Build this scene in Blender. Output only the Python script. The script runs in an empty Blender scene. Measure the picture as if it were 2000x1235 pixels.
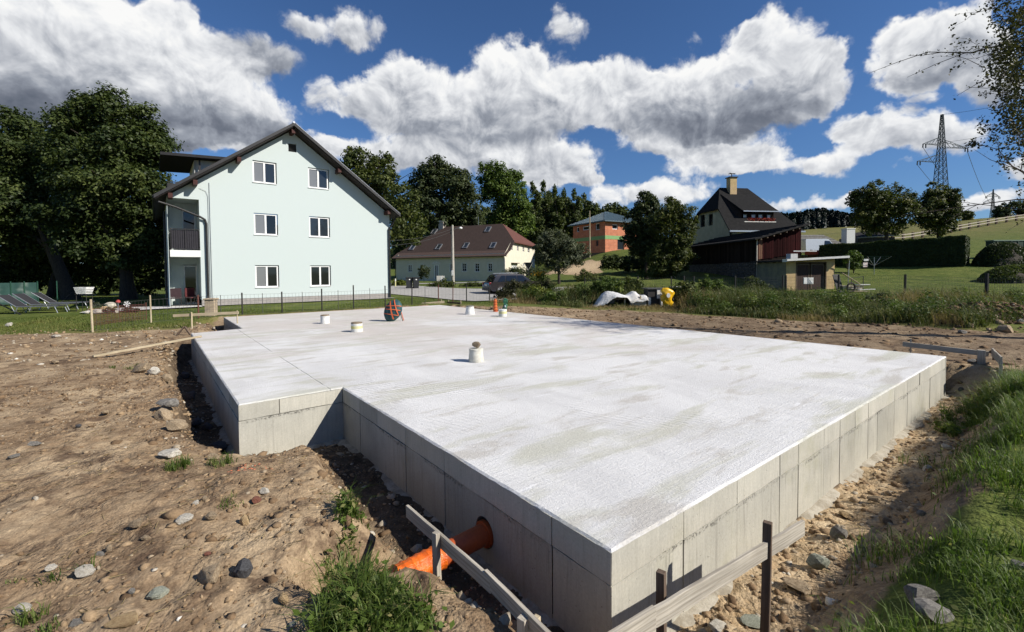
import bpy, math, random
import numpy as np
from mathutils import Vector, Matrix
from mathutils.geometry import tessellate_polygon

random.seed(7)
SC = bpy.context.scene
COL = SC.collection
R = math.radians
# ------------------------------------------------------------------ camera
CAM_H, FPX, PITCH, ROLL, CY = 1.6, 879.44, 0.0313234, -0.0079315, 561.37
cd = bpy.data.cameras.new('camera'); cam = bpy.data.objects.new('camera', cd); COL.objects.link(cam)
cd.sensor_width = 36; cd.lens = 36 * FPX / 2000; cd.shift_y = -(617.5 - CY) / 2000
cd.clip_start = 0.05; cd.clip_end = 6000
cam.matrix_world = Matrix.Translation((0, 0, CAM_H)) @ Matrix.Rotation(math.pi / 2 - PITCH, 4, 'X') @ Matrix.Rotation(ROLL, 4, 'Z')
SC.camera = cam

def ray(px, py):
    x = (px - 1000) / FPX; y = -(py - CY) / FPX
    x, y = x * math.cos(ROLL) - y * math.sin(ROLL), x * math.sin(ROLL) + y * math.cos(ROLL)
    return Vector((x, math.cos(PITCH) + y * math.sin(PITCH), -math.sin(PITCH) + y * math.cos(PITCH)))
def at(px, py, y):            # survey: the point at distance y seen in direction (px, py)
    d = ray(px, py); return Vector((0, 0, CAM_H)) + d * (y / d.y)
def atz(px, py, z):           # survey: the point on level z
    d = ray(px, py); return Vector((0, 0, CAM_H)) + d * ((z - CAM_H) / d.z)

# ------------------------------------------------------------------ sun, sky, exposure
SUN_DIR = Vector((-1.27, 0.50, -1.0)).normalized()      # direction the light travels
SUN_EL = math.asin(-SUN_DIR.z); SUN_AZ = math.atan2(-SUN_DIR.x, -SUN_DIR.y)
sl = bpy.data.lights.new('sun', 'SUN'); sun = bpy.data.objects.new('sun', sl); COL.objects.link(sun)
sl.energy = 5.0; sl.angle = R(0.53); sl.color = (1.0, 0.94, 0.85)
sun.rotation_euler = SUN_DIR.to_track_quat('-Z', 'Y').to_euler()
SKY_STRENGTH = 0.07
SC.view_settings.view_transform = 'Standard'; SC.view_settings.look = 'None'
SC.view_settings.gamma = 1; SC.view_settings.use_curve_mapping = False
SC.view_settings.exposure = 0.45
cy_ = SC.cycles
cy_.use_adaptive_sampling = True; cy_.adaptive_threshold = .025; cy_.max_bounces = 6; cy_.diffuse_bounces = 3; cy_.glossy_bounces = 3; cy_.transmission_bounces = 4; cy_.caustics_reflective = cy_.caustics_refractive = False

class NT:                      # small node-tree helper
    def __init__(s, tree): s.t = tree; s.n = tree.nodes; s.l = tree.links
    def node(s, typ, **kw):
        n = s.n.new(typ)
        for k, v in kw.items(): setattr(n, k, v)
        return n
    def put(s, sock, v):
        if isinstance(v, bpy.types.NodeSocket): s.l.new(v, sock)
        elif v is not None: sock.default_value = v
    def math(s, op, a, b=None, c=None, clamp=False):
        n = s.node('ShaderNodeMath', operation=op, use_clamp=clamp)
        for i, v in enumerate((a, b, c)):
            if v is not None: s.put(n.inputs[i], v)
        return n.outputs[0]
    def vmath(s, op, a, b=None, c=None):
        n = s.node('ShaderNodeVectorMath', operation=op)
        for i, v in enumerate((a, b, c)):
            if v is not None: s.put(n.inputs[i], v)
        return n.outputs['Value'] if op in ('DOT_PRODUCT', 'LENGTH', 'DISTANCE') else n.outputs[0]
    def smooth(s, x, a, b):
        n = s.node('ShaderNodeMapRange', interpolation_type='SMOOTHSTEP')
        s.put(n.inputs[0], x); s.put(n.inputs[1], a); s.put(n.inputs[2], b); return n.outputs[0]
    def lin(s, x, a, b, c=0., d=1.):
        n = s.node('ShaderNodeMapRange')
        for i, v in enumerate((x, a, b, c, d)): s.put(n.inputs[i], v)
        return n.outputs[0]
    def mix(s, f, a, b, blend='MIX'):
        n = s.node('ShaderNodeMix', data_type='RGBA', blend_type=blend)
        s.put(n.inputs[0], f); s.put(n.inputs[6], a if not isinstance(a, tuple) else (*a[:3], 1)); s.put(n.inputs[7], b if not isinstance(b, tuple) else (*b[:3], 1))
        return n.outputs[2]
    def noise(s, vec, scale, detail=4., rough=.5, dist=0., lac=2.):
        n = s.node('ShaderNodeTexNoise'); s.put(n.inputs['Vector'], vec)
        for k, v in (('Scale', scale), ('Detail', detail), ('Roughness', rough), ('Distortion', dist), ('Lacunarity', lac)): s.put(n.inputs[k], v)
        return n.outputs[0]
    def voro(s, vec, scale, feature='F1', detail=0., rough=.5, rnd=1., out='Distance'):
        n = s.node('ShaderNodeTexVoronoi', feature=feature); s.put(n.inputs['Vector'], vec)
        s.put(n.inputs['Scale'], scale)
        if 'Detail' in n.inputs: s.put(n.inputs['Detail'], detail); s.put(n.inputs['Roughness'], rough)
        s.put(n.inputs['Randomness'], rnd); return n.outputs[out]
    def mapping(s, vec, scale=(1, 1, 1), rot=(0, 0, 0), loc=(0, 0, 0)):
        n = s.node('ShaderNodeMapping'); s.put(n.inputs[0], vec); n.inputs[1].default_value = loc; n.inputs[2].default_value = rot; n.inputs[3].default_value = scale
        return n.outputs[0]
    def attr(s, name): return s.node('ShaderNodeAttribute', attribute_name=name)
    def bump(s, h, strength=.3, dist=.02, normal=None):
        n = s.node('ShaderNodeBump'); s.put(n.inputs['Height'], h); n.inputs['Strength'].default_value = strength; n.inputs['Distance'].default_value = dist
        if normal is not None: s.l.new(normal, n.inputs['Normal'])
        return n.outputs[0]
    def ramp(s, f, stops):
        n = s.node('ShaderNodeValToRGB'); s.put(n.inputs[0], f); cr = n.color_ramp
        while len(cr.elements) < len(stops): cr.elements.new(.5)
        for e, (p, c) in zip(cr.elements, stops): e.position = p; e.color = (*c, 1)
        return n.outputs[0]

# clouds: position and size in the photograph's survey pixels, strength, tone of the lump
CLOUDS = [
 (60,30,240,110,1.3,.20),(230,85,190,105,1.3,.22),(340,120,130,85,1.2,.22),(430,165,115,70,1.1,.16),(515,220,80,42,.95,.10),(150,165,230,60,1.1,-.04),(350,225,230,50,1.2,-.22),
 (40,205,170,60,1.2,-.36),(500,105,90,42,.9,-.16),(330,20,45,36,.9,.12),(230,250,230,34,1.1,-.34),(450,240,120,36,1.1,-.28),
 (420,277,140,24,.9,.16),(575,45,52,24,.5,.02),(650,62,58,30,.6,.0),(695,55,48,44,.72,.06),(690,92,38,24,.5,-.06),
 (628,185,32,32,.5,.05),(690,195,45,36,.9,.1),(785,165,62,48,1.0,.14),(765,215,85,45,1.,.06),(865,190,95,62,1.1,.16),(890,248,125,52,1.1,-.08),(985,125,62,48,1.,.2),
 (1040,165,110,70,1.2,.16),(1130,190,90,70,1.1,.14),(1010,245,125,46,1.0,-.06),(920,302,155,40,1.,.04),(1050,322,110,36,1.,.14),(745,300,115,36,1.,.06),(655,276,52,22,.85,.1),(1145,345,42,24,.9,.1),
 (1106,66,40,42,.52,.0),(1092,40,22,24,.4,.05),(1200,175,80,62,1.1,.1),(1250,210,100,58,1.1,.06),(1330,175,100,55,1.15,.2),(1470,85,58,62,1.2,.22),(1500,45,52,40,.95,.16),(1550,110,78,72,1.2,.16),(1410,145,60,48,1.,.2),
 (1595,178,76,50,1.1,.16),(1430,215,190,50,1.3,-.22),(1340,248,135,34,1.1,-.28),
 (1290,283,100,26,.9,.1),(1400,290,115,28,1.,.06),(1420,318,120,28,1.,.14),(1535,333,60,22,.9,.1),(1615,325,68,30,1.,.14),
 (1655,252,58,26,.9,.16),(1730,266,95,40,1.1,.12),(1810,282,95,38,1.,.06),(1770,212,55,20,.7,.05),
 (1735,85,52,46,1.,.16),(1800,58,75,48,1.1,.18),(1875,48,75,46,1.1,.18),(1840,110,115,58,1.2,-.02),(1915,120,70,60,1.1,.05),(1800,155,60,40,1.,.1),(1940,185,75,40,.9,-.04),
 (1345,92,28,20,.48,.05),(1620,82,34,28,.5,.05),(1628,128,32,28,.5,.02),
 (1210,385,52,28,1.,.16),(1310,378,80,30,1.05,.16),(1050,335,75,34,.9,.08),(1155,352,30,20,.8,.08),
 (1575,400,100,14,.9,.14),(1765,340,24,11,.55,.1),(1900,400,105,18,.9,.1),(1970,330,62,28,.9,.08),(470,372,16,10,.5,.1),
]
def build_world():
    w = bpy.data.worlds.new('World'); SC.world = w; w.use_nodes = True
    w.cycles.sampling_method = 'MANUAL'; w.cycles.sample_map_resolution = 512
    T = NT(w.node_tree); T.n.clear()
    sky = T.node('ShaderNodeTexSky', sky_type='NISHITA', sun_disc=False, sun_elevation=SUN_EL, sun_rotation=SUN_AZ, altitude=300, air_density=1.0, dust_density=.0, ozone_density=3.0)
    d = T.node('ShaderNodeTexCoord').outputs['Generated']
    sp = T.node('ShaderNodeSeparateXYZ'); T.l.new(d, sp.inputs[0])
    az = T.math('ARCTAN2', sp.outputs[0], sp.outputs[1]); el = T.math('ARCSINE', T.math('MAXIMUM', T.math('MINIMUM', sp.outputs[2], 1.), -1.))
    cb = T.node('ShaderNodeCombineXYZ'); T.l.new(az, cb.inputs[0]); T.l.new(el, cb.inputs[1]); ae = cb.outputs[0]
    # domain warp gives the lumps their ragged rims
    wn = T.node('ShaderNodeTexNoise'); T.l.new(d, wn.inputs['Vector']); wn.inputs['Scale'].default_value = 8; wn.inputs['Detail'].default_value = 5; wn.inputs['Roughness'].default_value = .62
    off = T.vmath('MULTIPLY', T.vmath('SUBTRACT', wn.outputs['Color'], (.5, .5, .5)), (.13, .10, 0))
    q = T.vmath('ADD', ae, off)
    def azel(px, py):
        v = ray(px, py).normalized(); return math.atan2(v.x, v.y), math.asin(v.z)
    rows = []
    for (cx, cy, rx, ry, amp, tone) in CLOUDS:
        a0, e0 = azel(cx, cy); ra = 1.20 * abs(azel(cx + rx, cy)[0] - azel(cx - rx, cy)[0]) / 2; re = 1.20 * abs(azel(cx, cy - ry)[1] - azel(cx, cy + ry)[1]) / 2
        rows.append((1 / ra, -a0 / ra, 1 / re, -e0 / re, amp, tone))
    while len(rows) % 3: rows.append((1, 9, 1, 9, 0, 0))
    sq = T.node('ShaderNodeSeparateXYZ'); T.l.new(q, sq.inputs[0])
    vx = T.vmath('ADD', sq.outputs[0], (0, 0, 0)); vy = T.vmath('ADD', sq.outputs[1], (0, 0, 0)); accS = accT = None
    for i in range(0, len(rows), 3):                       # three lumps at a time, one per vector component
        sx, ox, sy, oy, amp, tone = zip(*rows[i:i + 3])
        xi, yi = (vx, vy) if accS is None else (T.vmath('MULTIPLY_ADD', accS, (1e-9,) * 3, vx), T.vmath('MULTIPLY_ADD', accS, (1e-9,) * 3, vy))
        X = T.vmath('MULTIPLY_ADD', xi, sx, ox); Y = T.vmath('MULTIPLY_ADD', yi, sy, oy)
        K = T.vmath('MAXIMUM', T.vmath('SUBTRACT', (1, 1, 1), T.vmath('MULTIPLY_ADD', Y, Y, T.vmath('MULTIPLY', X, X))), (0, 0, 0))
        W = T.vmath('MULTIPLY', K, amp); t3 = T.vmath('MULTIPLY_ADD', Y, (.17,) * 3, tone)
        accT = T.vmath('MULTIPLY_ADD', W, t3, accT if accT is not None else (0, 0, 0))
        accS = W if accS is None else T.vmath('ADD', accS, W)
    S = T.vmath('DOT_PRODUCT', accS, (1, 1, 1)); TN = T.vmath('DOT_PRODUCT', accT, (1, 1, 1))
    tone = T.math('DIVIDE', TN, T.math('MAXIMUM', S, .02))
    # the rest of the sky, outside the photograph's field: the same kind of broken cumulus
    fld = T.math('MAXIMUM', T.smooth(T.math('ABSOLUTE', az), .86, 1.05), T.smooth(el, .56, .72))
    gen = T.noise(T.mapping(d, scale=(1, 1, 1.7)), 3.2, 2, .55)
    S = T.math('ADD', S, T.math('MULTIPLY', T.math('MULTIPLY', T.smooth(gen, .54, .72), T.smooth(el, .02, .10)), fld))
    # crumbly detail; relief from sampling it towards the sun (up and to the right) against here
    fb = T.noise(d, 14, 8, .59, .35); fb2 = T.noise(T.vmath('ADD', d, (.009, .0, .014)), 14, 4, .59, .35)
    dens = T.math('ADD', S, T.math('MULTIPLY', T.math('SUBTRACT', fb, .5), 2.3))
    core = T.math('MULTIPLY', T.smooth(dens, .16, .82), T.smooth(S, .02, .30))
    wisp = T.math('MULTIPLY', T.math('MULTIPLY', T.smooth(T.math('MULTIPLY_ADD', T.math('SUBTRACT', fb, .5), 4.2, S), .0, 1.3), T.smooth(S, .0, .22)), .55)
    alpha = T.math('MAXIMUM', core, wisp)
    rel = T.math('MULTIPLY', T.math('SUBTRACT', fb, fb2), 1.2)
    # a lump is white where the sun reaches its rim and grey in its thick flat base
    rim = T.math('SUBTRACT', 1., T.smooth(dens, .35, 1.5))
    br = T.math('ADD', T.math('ADD', T.math('MULTIPLY_ADD', tone, 1.2, .56), rel), T.math('MULTIPLY', rim, .16))
    ccol = T.ramp(br, [(0., (.085, .10, .13)), (.22, (.13, .145, .18)), (.45, (.235, .255, .295)), (.66, (.43, .445, .475)), (.85, (.61, .62, .635)), (1., (.70, .70, .695))])
    skyc = T.mix(1., sky.outputs[0], T.mix(T.smooth(el, .0, .30), (.48, .64, .88), (.55, .76, 1.02)), 'MULTIPLY')
    b1 = T.node('ShaderNodeBackground'); T.l.new(skyc, b1.inputs[0]); b1.inputs[1].default_value = SKY_STRENGTH
    b2 = T.node('ShaderNodeBackground'); T.l.new(ccol, b2.inputs[0]); b2.inputs[1].default_value = 1.0
    mx = T.node('ShaderNodeMixShader'); T.l.new(alpha, mx.inputs[0]); T.l.new(b1.outputs[0], mx.inputs[1]); T.l.new(b2.outputs[0], mx.inputs[2])
    T.l.new(mx.outputs[0], T.node('ShaderNodeOutputWorld').inputs[0])
build_world()
# ------------------------------------------------------------------ mesh helpers
def tag(o, label=None, cat=None, group=None, kind=None):
    if label: o['label'] = label
    if cat: o['category'] = cat
    if group: o['group'] = group
    if kind: o['kind'] = kind
    return o
def empty(name, loc=(0, 0, 0), rz=0., label=None, cat=None, group=None):
    o = bpy.data.objects.new(name, None); COL.objects.link(o); o.location = loc; o.rotation_euler = (0, 0, rz); o.empty_display_size = .2
    return tag(o, label, cat, group)
def link(name, me, parent=None, loc=None, rz=0.):
    o = bpy.data.objects.new(name, me); COL.objects.link(o)
    if parent is not None: o.parent = parent
    if loc is not None: o.location = loc
    o.rotation_euler = (0, 0, rz)
    return o
def np_mesh(name, V, F, m, attrs=None, smooth=False):
    """V (n,3), F list of (k,m) index arrays"""
    me = bpy.data.meshes.new(name)
    V = np.asarray(V, np.float32); Fs = [np.asarray(f, np.int32) for f in (F if isinstance(F, (list, tuple)) else [F]) if len(f)]
    me.vertices.add(len(V)); me.vertices.foreach_set('co', V.ravel())
    nl = sum(f.size for f in Fs); npoly = sum(len(f) for f in Fs)
    me.loops.add(nl); me.polygons.add(npoly)
    me.loops.foreach_set('vertex_index', np.concatenate([f.ravel() for f in Fs]))
    tot = np.concatenate([np.full(len(f), f.shape[1], np.int32) for f in Fs]); st = np.concatenate([[0], np.cumsum(tot)[:-1]]).astype(np.int32)
    me.polygons.foreach_set('loop_start', st); me.polygons.foreach_set('loop_total', tot)
    if smooth: me.polygons.foreach_set('use_smooth', np.ones(npoly, bool))
    for k, a in (attrs or {}).items():
        a = np.asarray(a, np.float32)
        at_ = me.attributes.new(k, 'FLOAT', 'POINT'); at_.data.foreach_set('value', a)
    me.update(calc_edges=True); me.validate()
    if m: me.materials.append(m)
    return me

class MB:
    def __init__(s): s.v = []; s.f = []; s.mi = []
    def add(s, vs, fs, mi=0):
        o = len(s.v); s.v += [tuple(v) for v in vs]
        for f in fs: s.f.append(tuple(i + o for i in f)); s.mi.append(mi)
    def box(s, x0, x1, y0, y1, z0, z1, mi=0, M=None):
        vs = [(x0, y0, z0), (x1, y0, z0), (x1, y1, z0), (x0, y1, z0), (x0, y0, z1), (x1, y0, z1), (x1, y1, z1), (x0, y1, z1)]
        if M is not None: vs = [M @ Vector(v) for v in vs]
        s.add(vs, [(0, 3, 2, 1), (4, 5, 6, 7), (0, 1, 5, 4), (1, 2, 6, 5), (2, 3, 7, 6), (3, 0, 4, 7)], mi)
        return s
    def bar(s, a, b, w, h=None, up=(0, 0, 1), mi=0, ext=0., taper=1.):
        """beam from a to b, w wide (sideways), h tall"""
        a = Vector(a); b = Vector(b); h = w if h is None else h
        d = (b - a).normalized(); a = a - d * ext; b = b + d * ext
        u = Vector(up)
        if abs(d.dot(u)) > .98: u = Vector((1, 0, 0))
        sx = d.cross(u).normalized(); uy = sx.cross(d).normalized()
        vs = []
        for p, k in ((a, 1.), (b, taper)):
            for i, j in ((-1, -1), (1, -1), (1, 1), (-1, 1)): vs.append(p + sx * (i * w / 2 * k) + uy * (j * h / 2 * k))
        s.add(vs, [(0, 1, 2, 3), (7, 6, 5, 4), (0, 4, 5, 1), (1, 5, 6, 2), (2, 6, 7, 3), (3, 7, 4, 0)], mi); return s
    def tube(s, pts, r, n=8, mi=0, cap=True):
        pts = [Vector(p) for p in pts]; rs = r if isinstance(r, (list, tuple)) else [r] * len(pts)
        base = len(s.v); up = Vector((0, 0, 1)); px = None
        for i, p in enumerate(pts):
            d = (pts[min(i + 1, len(pts) - 1)] - pts[max(i - 1, 0)]).normalized()
            if px is None:
                ref = up if abs(d.z) < .9 else Vector((1, 0, 0)); px = d.cross(ref).normalized()
            else: px = (px - d * px.dot(d)).normalized()
            py = d.cross(px)
            for k in range(n):
                t = 2 * math.pi * k / n; s.v.append(tuple(p + (px * math.cos(t) + py * math.sin(t)) * rs[i]))
        for i in range(len(pts) - 1):
            for k in range(n):
                a = base + i * n + k; b = base + i * n + (k + 1) % n
                s.f.append((a, b, b + n, a + n)); s.mi.append(mi)
        if cap:
            s.f.append(tuple(base + k for k in range(n - 1, -1, -1))); s.mi.append(mi)
            e = base + (len(pts) - 1) * n; s.f.append(tuple(e + k for k in range(n))); s.mi.append(mi)
        return s
    def lathe(s, prof, n=16, c=(0, 0, 0), mi=0):
        return s.tube_z([(c[0], c[1], c[2] + z, r) for z, r in prof], n, mi)
    def tube_z(s, rings, n=16, mi=0):
        base = len(s.v)
        for (x, y, z, r) in rings:
            for k in range(n):
                t = 2 * math.pi * k / n; s.v.append((x + r * math.cos(t), y + r * math.sin(t), z))
        for i in range(len(rings) - 1):
            for k in range(n):
                a = base + i * n + k; b = base + i * n + (k + 1) % n
                s.f.append((a, b, b + n, a + n)); s.mi.append(mi)
        s.f.append(tuple(base + k for k in range(n - 1, -1, -1))); s.mi.append(mi)
        e = base + (len(rings) - 1) * n; s.f.append(tuple(e + k for k in range(n))); s.mi.append(mi)
        return s
    def prism(s, poly, y0, y1, mi=0, axis='y'):
        """polygon in the (x,z) plane extruded along y (or (x,y) along z)"""
        n = len(poly)
        if axis == 'y': vs = [(p[0], y0, p[1]) for p in poly] + [(p[0], y1, p[1]) for p in poly]
        elif axis == 'x': vs = [(y0, p[0], p[1]) for p in poly] + [(y1, p[0], p[1]) for p in poly]
        else: vs = [(p[0], p[1], y0) for p in poly] + [(p[0], p[1], y1) for p in poly]
        tris = tessellate_polygon([[Vector((p[0], p[1], 0)) for p in poly]])
        fs = [tuple(t) for t in tris] + [tuple(i + n for i in t[::-1]) for t in tris] + [(i, (i + 1) % n, (i + 1) % n + n, i + n) for i in range(n)]
        s.add(vs, fs, mi); return s
    def wall(s, poly, holes, y=0., depth=.16, back=True, mi=0, mir=None, axis='y', sgn=1):
        """sheet in the (x,z) plane with rectangular holes (x0,x1,z0,z1) and their reveals going to y+depth"""
        loops = [[Vector((p[0], p[1], 0)) for p in poly]] + [[Vector((a, c, 0)), Vector((a, d, 0)), Vector((b, d, 0)), Vector((b, c, 0))] for a, b, c, d in holes]
        flat = [v for l in loops for v in l]
        P = (lambda u, w, yy: (u, yy, w)) if axis == 'y' else (lambda u, w, yy: (yy, u, w))
        s.add([P(v.x, v.y, y) for v in flat], [tuple(t) for t in tessellate_polygon(loops)], mi)
        for a, b, c, d in holes:
            q = [(a, c), (b, c), (b, d), (a, d)]
            s.add([P(u, w, y) for u, w in q] + [P(u, w, y + sgn * depth) for u, w in q], [(i, (i + 1) % 4, (i + 1) % 4 + 4, i + 4) for i in range(4)], mi if mir is None else mir)
        return s
    def mesh(s, name, mats, smooth=False, angle=None):
        me = bpy.data.meshes.new(name); me.from_pydata(s.v, [], s.f)
        for m in (mats if isinstance(mats, (list, tuple)) else [mats]): me.materials.append(m)
        if max(s.mi, default=0): me.polygons.foreach_set('material_index', s.mi)
        if smooth: me.polygons.foreach_set('use_smooth', [True] * len(me.polygons))
        import bmesh
        bm = bmesh.new(); bm.from_mesh(me); bmesh.ops.recalc_face_normals(bm, faces=bm.faces); bm.to_mesh(me); bm.free()
        if smooth and angle: me.set_sharp_from_angle(angle=R(angle))
        me.update(); return me
    def build(s, name, mats, parent=None, smooth=False, angle=40, bevel=0., loc=None, rz=0., label=None):
        o = link(name, s.mesh(name, mats, smooth, angle if smooth else None), parent, loc, rz)
        if bevel:
            b = o.modifiers.new('bevel', 'BEVEL'); b.width = bevel; b.segments = 2; b.limit_method = 'ANGLE'
        if label: o['label'] = label
        return o
def kids(o): return [c for c in COL.objects if c.parent == o]
def copy_tree(o, parent=None):
    c = o.copy(); COL.objects.link(c)
    if parent is not None: c.parent = parent
    for ch in list(o.children): copy_tree(ch, c)
    return c

# ------------------------------------------------------------------ noise in numpy
def _hash(ix, iy, s):
    h = (ix.astype(np.int64) * 374761393 + iy.astype(np.int64) * 668265263 + s * 1442695041) & 0xffffffff
    h = ((h ^ (h >> 13)) * 1274126177) & 0xffffffff
    return ((h ^ (h >> 16)) & 0xffff) / 65535.0
def vnoise(x, y, s=0):
    x0 = np.floor(x); y0 = np.floor(y); fx = x - x0; fy = y - y0
    fx = fx * fx * (3 - 2 * fx); fy = fy * fy * (3 - 2 * fy)
    a = _hash(x0, y0, s); b = _hash(x0 + 1, y0, s); c = _hash(x0, y0 + 1, s); d = _hash(x0 + 1, y0 + 1, s)
    return (a * (1 - fx) + b * fx) * (1 - fy) + (c * (1 - fx) + d * fx) * fy
def fbm(x, y, sc, oct=4, s=0, gain=.5):
    x = np.asarray(x, float) * sc; y = np.asarray(y, float) * sc; t = 0; a = 1; n = 0
    for i in range(oct):
        t = t + a * (vnoise(x, y, s + i * 17) - .5); n += a; a *= gain; x = x * 2.03 + 3.1; y = y * 2.03 + 7.7
    return t / n * 2      # about -1..1
def poly_sd(x, y, poly):
    """signed distance to a polygon, positive outside"""
    x = np.asarray(x, float); y = np.asarray(y, float)
    d = np.full(x.shape, 1e18); ins = np.zeros(x.shape, bool); n = len(poly)
    for i in range(n):
        ax, ay = poly[i]; bx, by = poly[(i + 1) % n]; ex, ey = bx - ax, by - ay
        t = np.clip(((x - ax) * ex + (y - ay) * ey) / (ex * ex + ey * ey), 0, 1)
        d = np.minimum(d, (x - ax - t * ex) ** 2 + (y - ay - t * ey) ** 2)
        c = (ay > y) != (by > y)
        with np.errstate(divide='ignore', invalid='ignore'):
            ins ^= c & (x < (bx - ax) * (y - ay) / (by - ay if by != ay else 1e-12) + ax)
    return np.where(ins, -1, 1) * np.sqrt(d)
def sstep(x, a, b):
    t = np.clip((x - a) / (b - a), 0, 1); return t * t * (3 - 2 * t)

# ------------------------------------------------------------------ materials
MATS = {}
def mat(name, c1, c2=None, scale=4., rough=.7, bump=.0, bscale=30., detail=4., metal=0., spec=.3, stretch=(1, 1, 1), dist=.01, c3=None, coord='Object', jit=0.):
    """plain procedural surface: two (or three) colours mottled by noise, fine relief"""
    if name in MATS: return MATS[name]
    m = bpy.data.materials.new(name); m.use_nodes = True; T = NT(m.node_tree); b = T.n['Principled BSDF']
    co = T.mapping(T.node('ShaderNodeTexCoord').outputs[coord], scale=stretch)
    if jit:
        oi = T.node('ShaderNodeObjectInfo').outputs['Random']; cb = T.node('ShaderNodeCombineXYZ')
        for i, k in enumerate((37., 17., 53.)): T.l.new(T.math('MULTIPLY', oi, k), cb.inputs[i])
        co = T.vmath('ADD', co, cb.outputs[0])
    if c2 is None: c2 = tuple(v * .78 for v in c1)
    f = T.noise(co, scale, detail, .6)
    col = T.mix(T.smooth(f, .36, .64), c1, c2)
    if c3: col = T.mix(T.smooth(T.noise(co, scale * .37, 3, .6), .52, .7), col, c3)
    col = T.mix(.35, col, T.ramp(T.noise(co, scale * 7, 3, .6), [(.3, (.35,) * 3), (.7, (.65,) * 3)]), 'OVERLAY')
    if jit: 
        col = T.mix(1., col, T.ramp(oi, [(0, (1 - jit,) * 3), (1, (1 + jit,) * 3)]), 'MULTIPLY')
    T.l.new(col, b.inputs['Base Color']); b.inputs['Roughness'].default_value = rough; b.inputs['Metallic'].default_value = metal
    b.inputs['Specular IOR Level'].default_value = spec
    if bump: T.l.new(T.bump(T.noise(co, bscale, 5, .65), bump, dist), b.inputs['Normal'])
    MATS[name] = m; return m
def leaf_mat(name, c1, c2, c3=None, trans=.25, rough=.55):
    """foliage: colour runs from c1 to c2 with the clump tone of the leaf"""
    m = bpy.data.materials.new(name); m.use_nodes = True; T = NT(m.node_tree); b = T.n['Principled BSDF']; out = T.n['Material Output']
    t = T.attr('tone').outputs['Fac']
    col = T.ramp(t, [(0, c1), (.6, c2), (1, c3 or c2)])
    T.l.new(col, b.inputs['Base Color']); b.inputs['Roughness'].default_value = rough; b.inputs['Specular IOR Level'].default_value = .22
    tr = T.node('ShaderNodeBsdfTranslucent'); T.l.new(T.mix(1., col, (1.1, 1.25, .6), 'MULTIPLY'), tr.inputs[0])
    mx = T.node('ShaderNodeMixShader'); mx.inputs[0].default_value = trans
    T.l.new(b.outputs[0], mx.inputs[1]); T.l.new(tr.outputs[0], mx.inputs[2]); T.l.new(mx.outputs[0], out.inputs[0])
    MATS[name] = m; return m
def glass_mat(name, tint=(.02, .025, .03), rough=.03):
    m = bpy.data.materials.new(name); m.use_nodes = True; T = NT(m.node_tree); b = T.n['Principled BSDF']
    co = T.node('ShaderNodeTexCoord').outputs['Object']
    b.inputs['Base Color'].default_value = (*tint, 1); b.inputs['Roughness'].default_value = rough; b.inputs['Specular IOR Level'].default_value = .75
    T.l.new(T.bump(T.noise(co, 1.3, 2, .5), .05, .02), b.inputs['Normal'])
    MATS[name] = m; return m
# ------------------------------------------------------------------ the plot: slab outline and terrain
TH = 0.670114
pF, pR, pK, pL3, pN, pL2, pL1, pI = [(v[0], v[1]) for v in ((.56, 2.54), (8.02, 8.28), (-3.72, 23.02), (-11.07, 17.23), (-8.12, 13.50), (-8.93, 12.47), (-3.40, 5.53), (-2.42, 6.34))]
SLAB = [pF, pR, pK, pL3, pN, pL2, pL1, pI]
HW = .75                                          # height of the concrete wall
CT = np.array([
 (0,0,-.22),(-2,2.5,-.22),(-6,3,-.18),(-3,4,-.2),(2,1.2,-.16),(3,2.5,-.14),(4.5,2.5,-.08),(5,5,-.12),(8,5,-.05),(10,7,-.14),(-10,10,-.2),(-6,8,-.24),(-14,14,-.12),(-20,12,-.15),(10,9,-.2),(13,10,-.15),(8,18,-.18),(9.4,16.6,-.18),(4,22,-.08),(14.4,14,-.15),(0,26,-.03),(-5,25,.0),
 (-15.7,23,.03),(-7.9,29.2,.03),(-25,25,-.05),(-30,35,-.02),(-20,45,.1),(-45,30,-.1),(-40,60,.2),(-5,31,.02),(-14,45,.25),(-1,36,-.08),(-1,60,.55),(-1.2,72,.6),(-20.5,79,.5),(8,85,1.2),
 (20,19,-.1),(21.6,24.7,.05),(20,33,.1),(26,33,.25),(32,33,.4),(38.5,34.5,.8),(40.5,40.5,1.95),(46,41.5,2.2),(48,48,3.0),(34,48,2.1),(87,85,9.3),(69,80,6.9),(100,88,11.),(118,115,14.5),(132,118,15.3),(150,170,15.),(102,140,13.2),(34,55,3.6),(20,37,.7),(16,48,1.0),(23,48,2.4),(30,50,2.6),
 (15.5,75,5.0),(22,80,5.6),(10,62,1.9),(12,45,.9),(17.7,52,1.5),(4,40,.35),(12,30,.0),(-5,110,2.),(14,112,6),(0,200,10),(-60,120,2),(197,280,29),(120,300,26),(400,500,45),(0,500,25),(-400,400,10),(-300,100,0),(300,100,20),(300,-100,5),(0,-100,-.3),(-100,-50,-.3),(-20,-10,-.25),(20,-5,0),(0,1500,30),(1000,1000,60),(-1000,1000,30),(-800,-300,0),(800,-300,10)], float)
def _rbf_fit():
    n = len(CT); d = np.sqrt(((CT[:, None, :2] - CT[None, :, :2]) ** 2).sum(-1) + 4.0)
    A = np.zeros((n + 3, n + 3)); A[:n, :n] = d; A[:n, n] = 1; A[:n, n + 1:] = CT[:, :2] / 100; A[n:, :n] = A[:n, n:].T
    return np.linalg.solve(A, np.concatenate([CT[:, 2], [0, 0, 0]]))
RB = _rbf_fit()
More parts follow.
